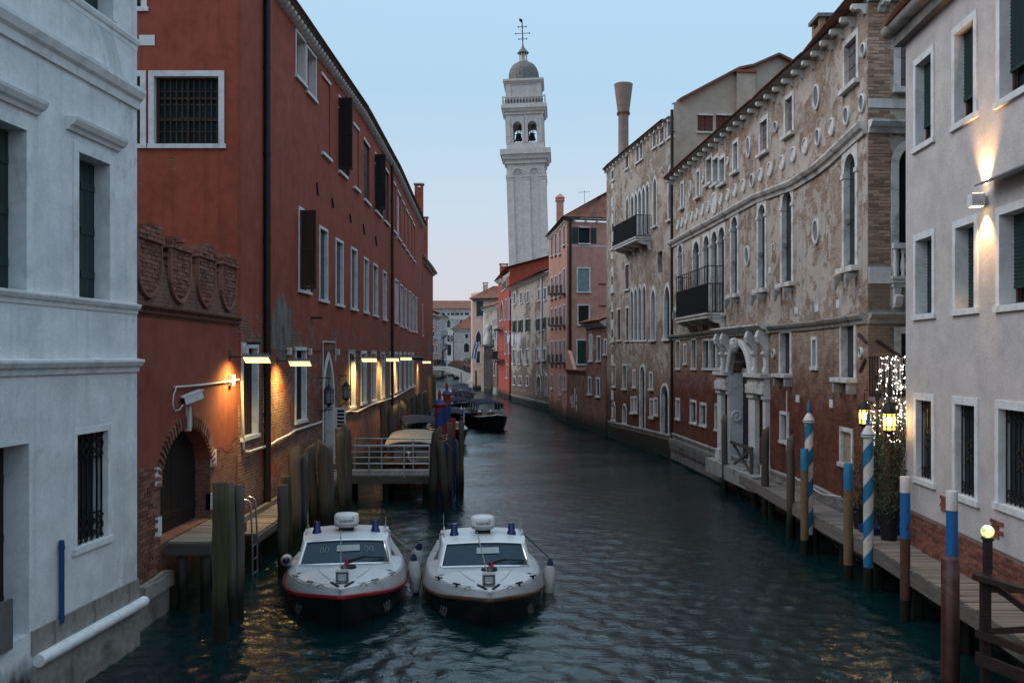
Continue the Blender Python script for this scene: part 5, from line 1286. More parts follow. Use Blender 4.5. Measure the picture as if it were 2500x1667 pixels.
mb.lathe([(0.03, -0.24), (0.12, -0.18), (0.15, -0.05), (0.17, 0.06), (0.16, 0.18), (0.10, 0.26), (0.01, 0.28)], 10)
for k in range(16): a = k * 0.8; mb.lathe([(0.005, -0.05), (0.05, -0.02), (0.045, 0.03), (0.005, 0.06)], 6, (0.13 * math.cos(a), 0.13 * math.sin(a), 0.05 + 0.014 * k - 0.08))
autosmooth(PL.place(mb.mesh('keystone_head', M['stone_white']), 'keystone_head', uc, zar + 0.02, 0.26), 60)
PL.course([(uA - 0.1, ZP(797)), (uZ + 0.1, ZP(797))], 0.30, 0.42, M['stone'], 'portal_cornice', px=False)
# deep jambs with carved discs and the dark studded door leaf
for sg, ue in ((1, ud0), (-1, ud1)):
    PL.place(MB().box(-0.06, 0.06, -0.10, 0.40, ZB, z_mid + 0.3).mesh('door_jamb', M['stone_white']), 'door_jamb', ue - sg * 0.03, 0)
    mb = MB(); mb.lathe([(0.02, 0.05), (0.06, 0.045), (0.10, 0.02), (0.14, 0.05), (0.18, 0.05), (0.2, 0.0)], 18); PL.place(mb.mesh('carved_disc', M['stone_white']), 'carved_disc', ue + sg * 0.031, 2.55, -0.13).rotation_euler = (0, R(90) * sg, F.ang(uc))
pbox(ud0, ud1, z_mid - 0.08, z_mid + 0.12, -0.30, 'transom', 'stone', 0.42)
M['door_blue'] = wood('dark_blue_door', (0.016, 0.022, 0.030), 2, 0.5, 0.6, rnd=0.0)
def doorleaf():
    mb = MB(); L = hw - 0.07; mb.box(0.01, L, 0.36, 0.40, ZB, z_mid - 0.1)
    for k in range(6): mb.box(0.07, L - 0.07, 0.33, 0.36, ZB + 0.12 + k * (z_mid - ZB - 0.2) / 6, ZB + (k + 1) * (z_mid - ZB - 0.2) / 6)
    return mb.mesh('door_leaf', M['door_blue'])
dl = doorleaf()
for k in (0, 1): PL.place(dl, 'door_leaf', ud0 + 0.05 + k * (hw - 0.03), 0)
pbox(ud0 - 0.02, ud1 + 0.02, z_mid + 0.1, zar + 0.1, -0.36, 'fanlight', 'glass', 0.41)
pbox(uA - 0.1, uZ + 0.1, 0.5, 0.97, 0.55, 'door_step', 'stone_grey'); pbox(ud0 - 0.3, ud1 + 0.3, 0.97, ZB + 0.02, 0.40, 'door_step', 'stone_grey')

# ---- iron balconies
def balcony(H, u0, u1, z, dep, hgt, label=None, bars=0.11, mat='iron', two=False, stone='stone_grey', nbr=4, upper=0.0):
    L = u1 - u0
    mb = MB(); mb.box(0, L, -dep, 0.02, -0.16, -0.04); mb.box(-0.04, L + 0.04, -dep - 0.05, 0.02, -0.04, 0.02)
    o = H.place(mb.mesh('balcony', M[stone]), 'balcony', u0, z)
    for k in range(nbr):
        mb = MB(); x = 0.12 + (L - 0.24) * k / (nbr - 1); pr = [(0, -0.62), (0.10, -0.60), (0.16, -0.48), (0.2, -0.36), (dep * 0.6, -0.32), (dep * 0.92, -0.22), (dep * 0.95, -0.161), (0, -0.161)]
        mb.add([(xx, 0.02 - d, zz) for xx in (x - 0.08, x + 0.08) for d, zz in pr], [(i, (i + 1) % 8, 8 + (i + 1) % 8, 8 + i) for i in range(8)] + [tuple(range(7, -1, -1)), tuple(range(8, 16))]); mb.build('balcony_bracket', M[stone], o)
    mb = MB(); P = [(0.02, 0.0), (0.02, -dep), (L - 0.02, -dep), (L - 0.02, 0.0)]
    for zz in ((0.06, hgt) + ((hgt + upper,) if upper else ())):
        for a, b in zip(P, P[1:]): mb.bar((*a, zz), (*b, zz), 0.045, 0.03)
    for a, b in zip(P, P[1:]):
        d = math.hypot(b[0] - a[0], b[1] - a[1]); m = max(2, int(d / bars))
        for i in range(m + 1):
            t = i / m; x = a[0] + (b[0] - a[0]) * t; y = a[1] + (b[1] - a[1]) * t; top = hgt + (upper if (i % 4 == 0) else 0)
            mb.box(x - 0.011, x + 0.011, y - 0.011, y + 0.011, 0.02, top)
    mb.build('railing', M[mat], o)
    return o
ub0, ub1 = F.u_of(1688), F.u_of(1770)
balcony(PL, ub0, ub1, zat(766, F.pt(ub1).y) + 0.02, 0.62, 1.05, upper=0.62, bars=0.085, stone='stone')
balcony(PL, UC + 0.53, UC + 1.83, 6.28, 0.12, 0.02, bars=0.5, stone='stone_white', nbr=2)
def baluster():
    mb = MB(); mb.lathe([(0.055, 0), (0.055, 0.06), (0.035, 0.10), (0.06, 0.26), (0.035, 0.46), (0.03, 0.52), (0.05, 0.60), (0.05, 0.66)], 10); return mb.mesh('baluster', M['stone_white'])
bl = baluster()
for k in range(7): autosmooth(PL.place(bl, 'baluster', UC + 0.60 + k * 0.17, 6.3, 0.06)) if k == 0 else PL.place(bl, 'baluster', UC + 0.60 + k * 0.17, 6.3, 0.06)
pbox(UC + 0.53, UC + 1.83, 6.96, 7.08, 0.14, 'handrail', 'stone_white')

# ---- the Gothic palace
GP = House('gothic_palace', 'tall weathered palace with pointed Gothic arcades, iron balcony and funnel chimney', 'palace', [(5.45, 54.3), (5.62, 52.6), (7.16, 42.05)], 0.0, 15.2, M['goth_plaster'])
F = GP.F
RW = dict(frame='stone', sw=0.10, depth=0.115, sill=0.06)
for x0, x1, t, q in ((1494, 1499.5, 415, 441), (1528, 1535, 381, 412), (1554.5, 1561, 357, 396), (1563.5, 1570, 350, 389), (1595, 1602.5, 326, 360), (1612, 1622, 312, 349), (1631, 1641, 296, 335), (1492.5, 1498, 661, 713), (1527.5, 1536.5, 647, 706)):
    GP.win(x0, x1, t, q, 'closed:red_wood' if t > 600 or x0 < 1530 else 'closed:grey_wood', **RW)
GP.win(1606, 1617, 614, 666, 'pane', 'none', depth=0.3, fmat='stone', sill=0)
GW_ = dict(frame='stone', sw=0.11, arch='gothic', depth=0.10, sill=0.10)
for x0, x1, t, q, st in ((1495, 1500, 512, 607, 'closed:red_wood'), (1529, 1535.5, 484, 566, 'closed:grey_wood'), (1596, 1603.5, 436, 552, 'closed:grey_wood'), (1633, 1641, 411, 536, 'closed:grey_wood')): GP.win(x0, x1, t, q, st, **GW_)
for k, (x0, x1, t) in enumerate(((1541, 1547.5, 478), (1550, 1556.5, 472), (1559, 1566, 465), (1568.5, 1575.5, 458), (1578, 1585, 450))):
    GP.win(x0, x1, t, 582 - k * 3, 'pane', **dict(GW_, sw=0.09, sill=0.0, fmat='stone_white'))
for k, (x0, x1, t) in enumerate(((1540.5, 1546.5, 709), (1549.5, 1556, 705), (1559.5, 1566, 701), (1570, 1577.5, 698))):
    GP.win(x0, x1, t, 830, 'pane', **dict(GW_, sw=0.09, sill=0.02, fmat='stone_white'))
for x0, x1, t, q, st in ((1591, 1600, 707, 829, 'pane'), (1623, 1636, 698, 827, 'pane')): GP.win(x0, x1, t, q, st, **dict(GW_, fmat='stone_white', depth=0.16))
for x0, x1, t, q in ((1492.5, 1498.5, 762, 833), (1508, 1516, 756, 830), (1529, 1535.5, 752, 830)): GP.win(x0, x1, t, q, 'closed:red_wood', **RW)
for x0, x1, t, q in ((1496, 1502, 893, 943), (1521.5, 1529, 893, 948), (1546.5, 1551, 907, 944), (1587, 1593, 912, 949)): GP.win(x0, x1, t, q, 'pane', **RW)
for x0, x1, t, q in ((1495, 1502, 984, 1024), (1521, 1529, 989, 1033)): GP.win(x0, x1, t, q, 'bars', frame='stone', sw=0.10, arch='round', depth=0.14, sill=0.03)
for x0, x1, t, q in ((1541.5, 1547, 972, 1007), (1549.5, 1555, 971, 1006), (1588, 1595, 977, 1018), (1598.5, 1605, 975, 1012)): GP.win(x0, x1, t, q, 'pane', **dict(RW, sw=0.09))
GP.win(1563.5, 1574.5, 895, 1051, 'closed:black_wood', frame='stone', sw=0.13, arch='round', depth=0.2, sill=0, name='water_door'); GP.win(1615, 1632, 942, 1064, 'closed:black_wood', frame='stone', sw=0.14, arch='round', depth=0.25, sill=0, name='water_door')
GP.wall(rev=0.5)
c, d = (13.5, 55.5), (15.3, 43.2)
GP.shell(9.0)
GP.course([(0, 15.32), (F.L, 15.32)], 0.10, 0.22, M['stone_grey'], 'eave_gutter', px=False); eave_blocks(GP, 0.25, F.L - 0.2, 15.10, 0.72, cached('smo', lambda: MB().box(-0.06, 0.06, -0.18, 0.02, 0, 0.115).mesh('eave_block', M['stone'])), 'eave_block')
GP.course([(1488, 1027), (1560, 1043), (1641, 1062)], 0.25, 0.12, M['stone_grey'], 'base_course')
for i in range(2):
    a, b = F.p[i], F.p[i + 1]; n = F.nrm((F.U[i] + F.U[i + 1]) / 2); b = b if i == 0 else a.lerp(b, 0.93)
    tiled_roof('roof', [(*(a + n * 0.26), 15.325), (*(b + n * 0.26), 15.325), (*(b - n * 4), 16.5), (*(a - n * 4), 16.5)], GP.root, GP.o, th=0.02)
u0, u1 = F.u_of(1532), F.u_of(1590)
balcony(GP, u0, u1, zat(592, F.pt((u0 + u1) / 2).y), 0.75, 1.05, bars=0.09, stone='stone_white')
for k in range(15): GP.place(MB().box(-0.16 - 0.08 * (k % 2), 0.16 + 0.08 * (k % 2), -0.03, 0.04, 0, 0.55).mesh('quoin_block', M['stone']), 'quoin_block', F.U[1], 1.2 + k * 0.98)
drainpipe(GP, 1648, 1.0, 15.5, d=0.14)
mb = MB()      # funnel chimney of the Venetian kind
mb.lathe([(0.29, 14.0), (0.28, 18.25), (0.31, 18.3), (0.31, 18.5), (0.33, 18.55), (0.51, 19.98), (0.52, 20.0), (0.49, 20.02), (0.3, 19.8)], 20)
chx = ray_xy(1522) * 51.5
o = autosmooth(mb.build('funnel_chimney', facade_mat('chimney_render', (0.27, 0.215, 0.185), (0.33, 0.27, 0.24), bias=((0, 0), (1, 0)), seed=4), GP.root, (chx - GP.o.x, 51.5 - GP.o.y, -0.55)))
mb = MB()
for k in range(18):
    a = 2 * math.pi * k / 18; mb.xbox(Matrix.Translation((0.32 * math.cos(a), 0.32 * math.sin(a), 18.40)) @ Matrix.Rotation(a, 4, 'Z'), 0.07, 0.07, 0.14)
mb.build('brick_band', M['brick_red'], o)
# beige gable of the Gothic palace rising over the lower palace roof
GB = House('beige_gable_house', 'beige rendered gable wall with a dark red shuttered window above the palace roof', 'house', [(7.2, 41.96), (15.5, 43.1)], 12.0, 15.9, M['beige_gable'])
Fg = GB.F
GB.win(1703, 1741, 282, 322, 'closed:red_wood', frame='lintel', sw=0.08, depth=0.14, sill=0.08); GB.win(1748, 1788, 282, 324, 'closed:red_wood', frame='lintel', sw=0.08, depth=0.14, sill=0.08)
GB.wall()
mb = MB(); mb.uv = []
P = [Fg.at(x, y) for x, y in ((1656, 252), (1800, 172), (1835, 165), (1897, 138), (1925, 152), (1990, 200))]
poly = [(0.0, 15.9)] + [(u, max(z, 15.95)) for u, z in P] + [(Fg.L, 15.9)]
mb.prism(poly, 0.0, 0.35); mb.uv = [(p[0], p[2]) for p in mb.v]
GB.place(mb.mesh('gable', M['beige_gable']), 'gable', 0, 0)
ps = [(u, -0.02, max(z, 15.95) + 0.04) for u, z in P]
mb = MB()
for a, b in zip(ps, ps[1:]): mb.bar(a, b, 0.5, 0.10)
GB.place(mb.mesh('verge_tiles', M['tile']), 'verge_tiles', 0, 0)
u, z = Fg.at(1817, 175); GB.place((lambda m_: (setattr(m_, 'uv', [(p[0], p[2] + 16) for p in m_.v]), m_.mesh('chimney_breast', M['beige_gable']))[-1])(MB().box(-0.42, 0.42, -0.22, 0.1, -5.5, -0.12)), 'chimney_breast', u, z); GB.place(MB().box(-0.48, 0.48, -0.30, 0.1, -0.12, 0.0).mesh('ridge_cap', M['brick_red']), 'ridge_cap', u, z)

# ---- timber boardwalk
BE = [(6.60, 11.5), (6.78, 13.5), (7.05, 18.3), (7.05, 21.4), (7.2, 31.0)]      # water side edge
def bx(y):
    for (xa, ya), (xb, yb) in zip(BE, BE[1:]):
        if y <= yb: return xa + (xb - xa) * (y - ya) / (yb - ya)
    return BE[-1][0]
def wallx(y):
    if y < 18.95: return 7.90 + 0.07 * (y - 18.9) - 0.06
    if y < 20.6: return 8.9
    if y < 24.5: return 7.80 + 0.16 * (y - 20.67) / 3.83 - 0.12
    return 7.96 - 0.2 * (y - 24.5) / 4.5 - 0.12
bw = thing('boardwalk', 'weathered plank boardwalk along the palace and the lilac grey house', 'boardwalk', (7.0, 11.5, 0))
y = 11.5; rb = random.Random(9)
while y < 31.0:
    x0, x1 = bx(y), wallx(y + 0.075); L = x1 - x0
    me = cached(('bwp', round(L, 1)), lambda: MB().box(0, round(L, 1) + 0.06, 0.006, 0.144, 0.86, 0.90).mesh('plank', M['plank']))
    link('plank', me, bw, (x0 - 7.0 + rb.uniform(-.015, .015), y - 11.5, rb.uniform(-.006, .006)), rb.uniform(-.006, .006)); y += 0.15
for (xa, ya), (xb, yb) in zip(BE, BE[1:]):
    mb = MB(); mb.bar((xa - 6.98, ya - 11.5, 0.73), (xb - 6.98, yb - 11.5, 0.73), 0.06, 0.24); mb.build('edge_beam', M['plank_y'], bw)
for k in range(10):
    yy = 12.6 + k * 2.0; mb = MB(); mb.box(0.06, wallx(yy) - bx(yy), -0.09, 0.09, 0.62, 0.855); mb.build('joist', M['beam'], bw, (bx(yy) - 7.0, yy - 11.5, 0))
    link('leg', pile_mesh(0.62, 0.10, 300 + k), bw, (bx(yy) - 7.0 + 0.2, yy - 11.5, 0))
bs = thing('blue_step', 'low blue painted step on the boardwalk beside the plant pots', 'step', (7.35, 19.5, 0.9)); mb = MB(); mb.box(0, 1.0, 0, 0.5, 0.005, 0.16)
M['blue_paint'] = plain('deep_blue_paint', (0.008, 0.02, 0.11), 0.5, 0.25, 5)
mb.build('tread', M['blue_paint'], bs); mb = MB(); mb.box(0.04, 0.96, -0.012, 0.0, 0.005, 0.14); mb.build('riser', M['blue_paint'], bs)

# ---- mooring posts along the right bank
G5 = 'blue and white spiral mooring poles'; M['pole_cyan'] = plain('sky_blue_pole_paint', (0.018, 0.16, 0.30), 0.45, 0.12, 6, dirt=(0.01, 0.08, 0.16, 0.4)); M['pole_white'] = plain('white_pole_paint', (0.55, 0.52, 0.50), 0.5, 0.10, 6, dirt=(0.30, 0.28, 0.25, 0.5))
fm = (('pole_white', 'pole_white', 'pole_cyan'), 'pole_cyan')
spiral_pole('spiral_pole', 'blue and white spiral pole with white cap in front of the brick palace wall', (ray_xy(1975) * 22.2, 22.2, 0), 0.10, 0.42, 3.02, ('pole_cyan', 'pole_white'), 3.6, True, G5, finial_m=fm)
spiral_pole('spiral_pole', 'blue and white spiral pole with white cap in front of the lit lanterns', (ray_xy(2120) * 18.45, 18.45, 0), 0.098, 0.48, 3.0, ('pole_cyan', 'pole_white'), 3.6, True, G5, finial_m=fm, phase=1.7)
M['pole_tan'] = plain('tan_pole_paint', (0.16, 0.10, 0.055), 0.7, 0.25, 7, bump=0.4); M['pole_maroon'] = plain('dark_maroon_paint', (0.050, 0.014, 0.012), 0.35, 0.3, 4, dirt=(0.25, 0.2, 0.19, 0.35), spec=0.5); M['pole_sky'] = plain('bright_blue_paint', (0.012, 0.11, 0.30), 0.45, 0.12, 6); M['pole_rust'] = plain('rusty_brown_paint', (0.075, 0.035, 0.022), 0.8, 0.3, 7, bump=0.4)
n = NT('flaking_blue_paint', 0.5, 0.3); o = n.ob(); n.color(n.mix(n.ramp(n.noise(n.map(o, (1, 1, 0.6)), 5.5, 5, 0.7, 0.5), [(0.60, 0.0), (0.63, 1.0)]), n.mix(n.noise(o, 3), (0.010, 0.095, 0.28), (0.016, 0.13, 0.34)), (0.06, 0.03, 0.022))); M['pole_flake'] = n.m
def band_post(name, label, px, Y, r, bands, group=None):
    """bands: (z_top, material) from the water up"""
    t = thing(name, label, 'mooring post', (ray_xy(px) * Y, Y, 0), 0, group); z = -1.2
    for k, (zt_, m, nm) in enumerate(bands):
        mb = MB(); rr = r * (1 + 0.015 * k)
        mb.lathe([(rr * 1.02, z), (rr, z + 0.3 * (zt_ - z)), (rr, zt_ - 0.012), (rr * 0.93, zt_)] if k == len(bands) - 1 else [(rr * 1.02, z), (rr, zt_)], 18); autosmooth(mb.build(nm, M[m], t), 50); z = zt_
    return t
G6 = 'painted mooring posts by the boardwalk'
band_post('painted_post', 'tan post with blue top beside the farther blue and white spiral pole', 1964, 22.0, 0.088, [(0.32, 'pile_wood', 'wet_foot'), (1.93, 'pole_tan', 'shaft'), (2.45, 'pole_cyan', 'painted_top')], G6)
band_post('painted_post', 'tan post with blue top beside the nearer blue and white spiral pole', 2071, 19.5, 0.092, [(0.30, 'pile_wood', 'wet_foot'), (1.84, 'pole_tan', 'shaft'), (2.39, 'pole_cyan', 'painted_top')], G6)
band_post('painted_post', 'flaking blue post with white top and brown foot by the boardwalk edge', 2210, 16.5, 0.083, [(0.35, 'pile_wood', 'wet_foot'), (1.42, 'pole_rust', 'shaft'), (2.22, 'pole_flake', 'blue_band'), (2.50, 'pole_white', 'painted_top')], G6)
band_post('painted_post', 'smooth blue post with white top behind the thick maroon post', 2324, 14.6, 0.083, [(0.35, 'pile_wood', 'wet_foot'), (1.1, 'pole_rust', 'shaft'), (2.22, 'pole_sky', 'blue_band'), (2.52, 'pole_white', 'painted_top')], G6)
band_post('painted_post', 'thick glossy dark maroon post nearest the camera', 2320, 13.1, 0.118, [(0.12, 'pile_wood', 'wet_foot'), (1.80, 'pole_maroon', 'shaft')], G6)
G7 = 'bare timber piles by the boardwalk'
pile(1769, 1019, 1769, 31.6, 15, 'bare timber pile at the far end of the crossed barrier', group=G7); pile(1869, 1047, 1868, 26.9, 18, 'bare timber pile on the near side of the palace portal', group=G7); pile(1930, 1067, 1930, 23.9, 20, 'bare dark pile next to the farther blue and white spiral pole', group=G7)
# crossed timber barrier in front of the portal
br = thing('crossed_barrier', 'crossed timber barrier in front of the palace portal', 'barrier', (7.3, 31.5, 0.9)); X0, X1, Yb0, Yb1 = -0.03, 0.12, 0.0, -4.2
mb = MB(); mb.bar((0, -0.05, 0.85), (0.10, -2.4, 0.85), 0.07, 0.09); mb.build('top_rail', M['beam'], br)
for a, b in ((0.05, 0.8), (0.8, 0.05)): mb = MB(); mb.bar((0.02 + 0.05 * (a > b), -0.1, a), (0.09 + 0.05 * (a > b), -2.3, b), 0.05, 0.08); mb.build('cross_brace', M['beam'], br)
mb = MB(); mb.box(0.05, 0.15, -2.45, -2.35, 0.0, 0.9); mb.build('post', M['beam'], br)

# ---- lantern standard, plants and fairy lights in the side alley
lp = thing('lamp_standard', 'black iron lamp standard with two curled arms beside the palace corner', 'lamp post', (7.72, 19.9, 0.9))
mb = MB(); mb.lathe([(0.10, 0), (0.10, 0.1), (0.05, 0.2), (0.035, 0.5), (0.03, 2.75), (0.05, 2.8), (0.02, 2.9)], 10); autosmooth(mb.build('pole', M['iron'], lp))
for sg, L in ((-1, 0.36), (1, 0.42)):
    mb = MB(); mb.tube([(sg * L * t, 0, 2.55 + 0.17 * math.sin(math.pi * t * 0.85) + (0.05 if sg < 0 else -0.02) * t) for t in [q / 8 for q in range(9)]], 0.018, 6)
    mb.tube([(sg * (L + 0.05 * math.cos(q * 0.7)), 0, 2.66 - 0.02 * sg * 0 - 0.05 * math.sin(q * 0.7)) for q in range(8)], 0.010, 5); mb.build('curled_arm', M['iron'], lp)
G8 = 'lit lanterns on the lamp standard'
M['amber_glass'] = (lambda n: (n.color((0.7, 0.45, 0.15)), n.put(n.b.inputs['Emission Color'], (1.0, 0.55, 0.12, 1)), setattr(n.b.inputs['Emission Strength'], 'default_value', 1.5), setattr(n.b.inputs['Alpha'], 'default_value', 0.45), n.m)[-1])(NT('amber_lantern_glass', 0.25, 0.4))
lantern('lit_lantern', 'smaller lit amber lantern hanging on the palace side of the lamp standard', (ray_xy(2110) * 19.75, 19.75, zat(1036, 19.75)), 0.50, 0.24, True, [([(0, 0, 0.52), (0, 0, 0.66)], 0.012)], G8, 'amber_glass', 14, 8)
lantern('lit_lantern', 'larger lit amber lantern hanging next to the lilac grey house', (ray_xy(2171) * 18.75, 18.75, zat(1052, 18.75)), 0.56, 0.27, True, [([(0, 0, 0.58), (0, 0, 0.74), (-0.05, 0.4, 0.78), (-0.12, 1.0, 0.78)], 0.012)], G8, 'amber_glass', 16, 8)
# little balcony with icicle lights
ib = thing('lit_balcony', 'small iron balcony hung with white icicle lights on the palace end wall', 'balcony', F.xyz(0, 0) * 0 + PL.F.xyz(UC + 0.02, 3.72), PL.F.ang(UC + 0.5))
mb = MB(); mb.box(0, 1.25, -0.55, 0.0, -0.10, 0.0); mb.build('balcony_floor', M['stone_dark'], ib)
mb = MB()
for k in range(13): mb.box(0.01 + k * 0.10, 0.03 + k * 0.10, -0.54, -0.52, 0, 0.85)
for k in range(5): mb.box(0.0, 0.02, -0.54 + k * 0.12, -0.52 + k * 0.12, 0, 0.85)
for z in (0.05, 0.85): mb.box(0, 1.25, -0.55, -0.515, z, z + 0.03); mb.box(0.0, 0.03, -0.55, 0, z, z + 0.03)
mb.build('railing', M['iron'], ib)
def fairy(name, label, strings, parent=None, group=None, loc=(0, 0, 0)):
    t = thing(name, label, 'fairy lights', loc, 0, group); w_ = MB(); g = MB(); rr = random.Random(len(strings))
    for pts in strings:
        w_.tube(pts, 0.004, 3)
        for a, b in zip(pts, pts[1:]):
            for _ in range(max(1, int((Vector(b) - Vector(a)).length / 0.085))):
                p = Vector(a).lerp(Vector(b), rr.random()) + Vector((rr.uniform(-.03, .03), rr.uniform(-.03, .0), rr.uniform(-.03, .02)))
                if rr.random() < 0.8: g.lathe([(0.001, -0.008), (0.0085, 0), (0.001, 0.008)], 4, p)
    w_.build('wire', M['cable'], t); o = g.build('bulb', M['fairy_glow'], t); o['kind'] = 'stuff'; return t
rr = random.Random(4); st = []; bq = PL.F.xyz(UC + 0.02, 3.72)
for k in range(26):
    x = bq.x + 0.03 + k * 0.048; st.append([(x, bq.y - 0.57, bq.z + 0.87), (x + rr.uniform(-.03, .03), bq.y - 0.58, bq.z + 0.5), (x + rr.uniform(-.05, .05), bq.y - 0.58, bq.z + 0.87 - rr.uniform(0.5, 1.0))])
st.append([(bq.x + 0.1 * q, bq.y - 0.57, bq.z + 0.88 - 0.05 * (q % 2)) for q in range(13)])
fairy('icicle_lights', 'white icicle lights hanging from the small iron balcony railing', st)
st = []
for k in range(40):
    x = 7.50 + (k % 24) * 0.054 + rr.uniform(-.02, .02); z = 3.62 + rr.uniform(-.18, .08) - (0.12 if k < 5 else 0)
    y_ = 20.15 - rr.uniform(0, 0.4)
    st.append([(x, y_, z), (x + rr.uniform(-.06, .06), y_, z - 0.25), (x + rr.uniform(-.08, .08), y_, z - rr.uniform(0.4, 0.85)) ])
for k in range(8): st.append([(8.33 + rr.uniform(-.1, .1), 19.6, 3.3 - k * 0.12), (8.28 + rr.uniform(-.12, .1), 19.5, 3.05 - k * 0.17), (8.25 + rr.uniform(-.15, .1), 19.5, 2.85 - k * 0.17)])
fairy('string_lights', 'tangle of white string lights trailing over the plants beside the lanterns', st)
# pots and climbing plants
def leaf_mat(name, c):
    n = NT(name, 0.55, 0.35); n.color(n.mix(n.noise(n.ob(), 9, 3), tuple(x * 0.45 for x in c), tuple(x * 1.5 for x in c))); return n.m
M['leaf'] = leaf_mat('dark_green_leaf', (0.030, 0.048, 0.020)); M['pot'] = plain('black_plastic_pot', (0.014, 0.014, 0.016), 0.5, 0.2, 5); M['soil'] = plain('soil', (0.03, 0.022, 0.016), 0.95, 0.3, 20)
def leafy(pts, n, spread, size, seed):
    """leaves scattered along stems; pts = list of stem polylines"""
    rr = random.Random(seed); mb = MB()
    for _ in range(n):
        st = rr.choice(pts); i = rr.randrange(len(st) - 1); p = Vector(st[i]).lerp(Vector(st[i + 1]), rr.random())
        p += Vector((rr.gauss(0, spread), rr.gauss(0, spread), rr.gauss(0, spread * 0.8)))
        d = Vector((rr.uniform(-1, 1), rr.uniform(-1, 1), rr.uniform(-0.8, 0.6))).normalized(); s_ = d.orthogonal().normalized(); L = size * rr.uniform(0.6, 1.4)
        nn = d.cross(s_) * 0.15 * L
        mb.add([p, p + d * L * 0.5 + s_ * L * 0.28 + nn, p + d * L, p + d * L * 0.5 - s_ * L * 0.28 + nn], [(0, 1, 2, 3)])
    return mb
def potted(name, label, loc, r, h, stems, n, spread, size, seed, group=None):
    t = thing(name, label, 'plant', loc, 0, group); mb = MB(); mb.lathe([(r * 0.72, 0), (r * 0.95, h * 0.9), (r * 1.05, h * 0.9), (r * 1.05, h), (r * 0.9, h), (r * 0.88, h * 0.9)], 18); autosmooth(mb.build('pot', M['pot'], t))
    mb = MB(); mb.lathe([(0.01, h * 0.88), (r * 0.9, h * 0.9)], 14); mb.build('soil', M['soil'], t); mb = MB()
    for s_ in stems: mb.tube(s_, 0.012, 5)
    mb.build('stems', M['beam'], t); leafy(stems, n, spread, size, seed).build('foliage', M['leaf'], t); return t
def stems(n, h, sp, seed, top=(0, 0)):
    rr = random.Random(seed); out = []
    for _ in range(n):
        a = rr.uniform(0, 6.28); q = [(0.06 * math.cos(a), 0.06 * math.sin(a), 0.3)]
        for k in range(1, 6): q.append((q[-1][0] + rr.uniform(-sp, sp) + top[0] / 5, q[-1][1] + rr.uniform(-sp, sp) + top[1] / 5, 0.3 + h * k / 5))
        out.append(q)
    return out
G9 = 'pot plants in the alley'
potted('potted_plant', 'tall climbing plant in a black pot under the larger lit lantern', (7.62, 19.05, 0.9), 0.21, 0.55, stems(6, 2.0, 0.10, 1, (0.35, 0.1)) + stems(4, 2.1, 0.12, 7, (-0.1, 0.3)), 900, 0.10, 0.075, 3, G9)
potted('potted_plant', 'dark climbing plant in a black pot behind the blue and white spiral pole', (7.50, 20.25, 0.9), 0.20, 0.5, stems(7, 2.0, 0.10, 2, (0.2, 0.0)) + stems(4, 2.2, 0.16, 5, (0.8, 0.1)), 1300, 0.13, 0.075, 4, G9)
mb = MB(); st2 = [[(7.45 + 0.2 * k, 20.1, 3.1 + 0.1 * math.sin(k * 2)) for k in range(6)], [(8.3, 19.3, 3.2), (8.3, 19.2, 2.4), (8.15, 19.2, 1.9)]]
iv = thing('ivy', 'dark ivy spray hanging round the fairy lights by the grey house corner', 'plant', (0, 0, 0)); mb.tube(st2[0], 0.01, 4); mb.tube(st2[1], 0.01, 4); mb.build('stems', M['beam'], iv); leafy(st2, 500, 0.12, 0.07, 8).build('foliage', M['leaf'], iv)

# ---- near right corner: globe lamp and dark timber fence
tf = thing('timber_fence', 'dark brown timber fence with crossed braces beneath the glowing globe lamp', 'fence', (6.2, 12.4, 0)); M['dark_fence'] = wood('dark_brown_fence', (0.022, 0.012, 0.011), 0, 0.5, 0.5, rnd=0.15, spec=0.35)
for dx, dy, zt_ in ((0.03, 0, 1.74), (0.52, -1.9, 1.74)): mb = MB(); mb.box(dx - 0.055, dx + 0.055, dy - 0.05, dy + 0.05, -0.3, zt_); mb.build('post', M['dark_fence'], tf)
e = (0.52, -1.9)
for z, h in ((1.70, 0.07), (0.95, 0.10), (0.62, 0.16)): mb = MB(); mb.bar((-0.06, 0.05, z), (e[0] + 0.03, e[1] - 0.05, z), 0.14 if z > 1.6 else 0.05, h); mb.build('rail', M['dark_fence'], tf)
for a, b in ((1.62, 1.0), (1.0, 1.62)): mb = MB(); mb.bar((0.05 + (0.04 if a > b else 0), -0.06, a), (e[0] + (0.04 if a > b else 0), e[1], b), 0.035, 0.08); mb.build('cross_brace', M['dark_fence'], tf)
mb = MB(); mb.bar((-0.02, 0.02, 1.55), (1.3, -0.1, 1.55), 0.05, 0.1); mb.build('rail', M['dark_fence'], tf)
gl = thing('globe_lamp', 'small glowing mosaic glass globe on a dark post', 'lamp', (ray_xy(2411) * 12.45, 12.45, 1.74)); mb = MB(); mb.box(-0.045, 0.045, -0.045, 0.045, 0, 0.44); mb.box(-0.06, 0.06, -0.06, 0.06, 0.44, 0.47); mb.build('post', M['dark_fence'], gl)
n = NT('mosaic_globe', 0.3, 0.4); o = n.ob(); vo = n.n('ShaderNodeTexVoronoi', {'Vector': o, 'Scale': 17.0}); cl = n.ramp(n.sep(vo.outputs['Color'])[0], [(0.0, (1.0, 0.72, 0.30)), (0.55, (1.0, 0.78, 0.36)), (0.62, (0.45, 0.62, 0.10)), (0.74, (0.05, 0.42, 0.22)), (0.84, (0.8, 0.10, 0.03)), (0.93, (1.0, 0.75, 0.4))]); n.put(n.b.inputs['Emission Color'], cl); n.color(cl); n.b.inputs['Emission Strength'].default_value = 0.95; M['mosaic'] = n.m
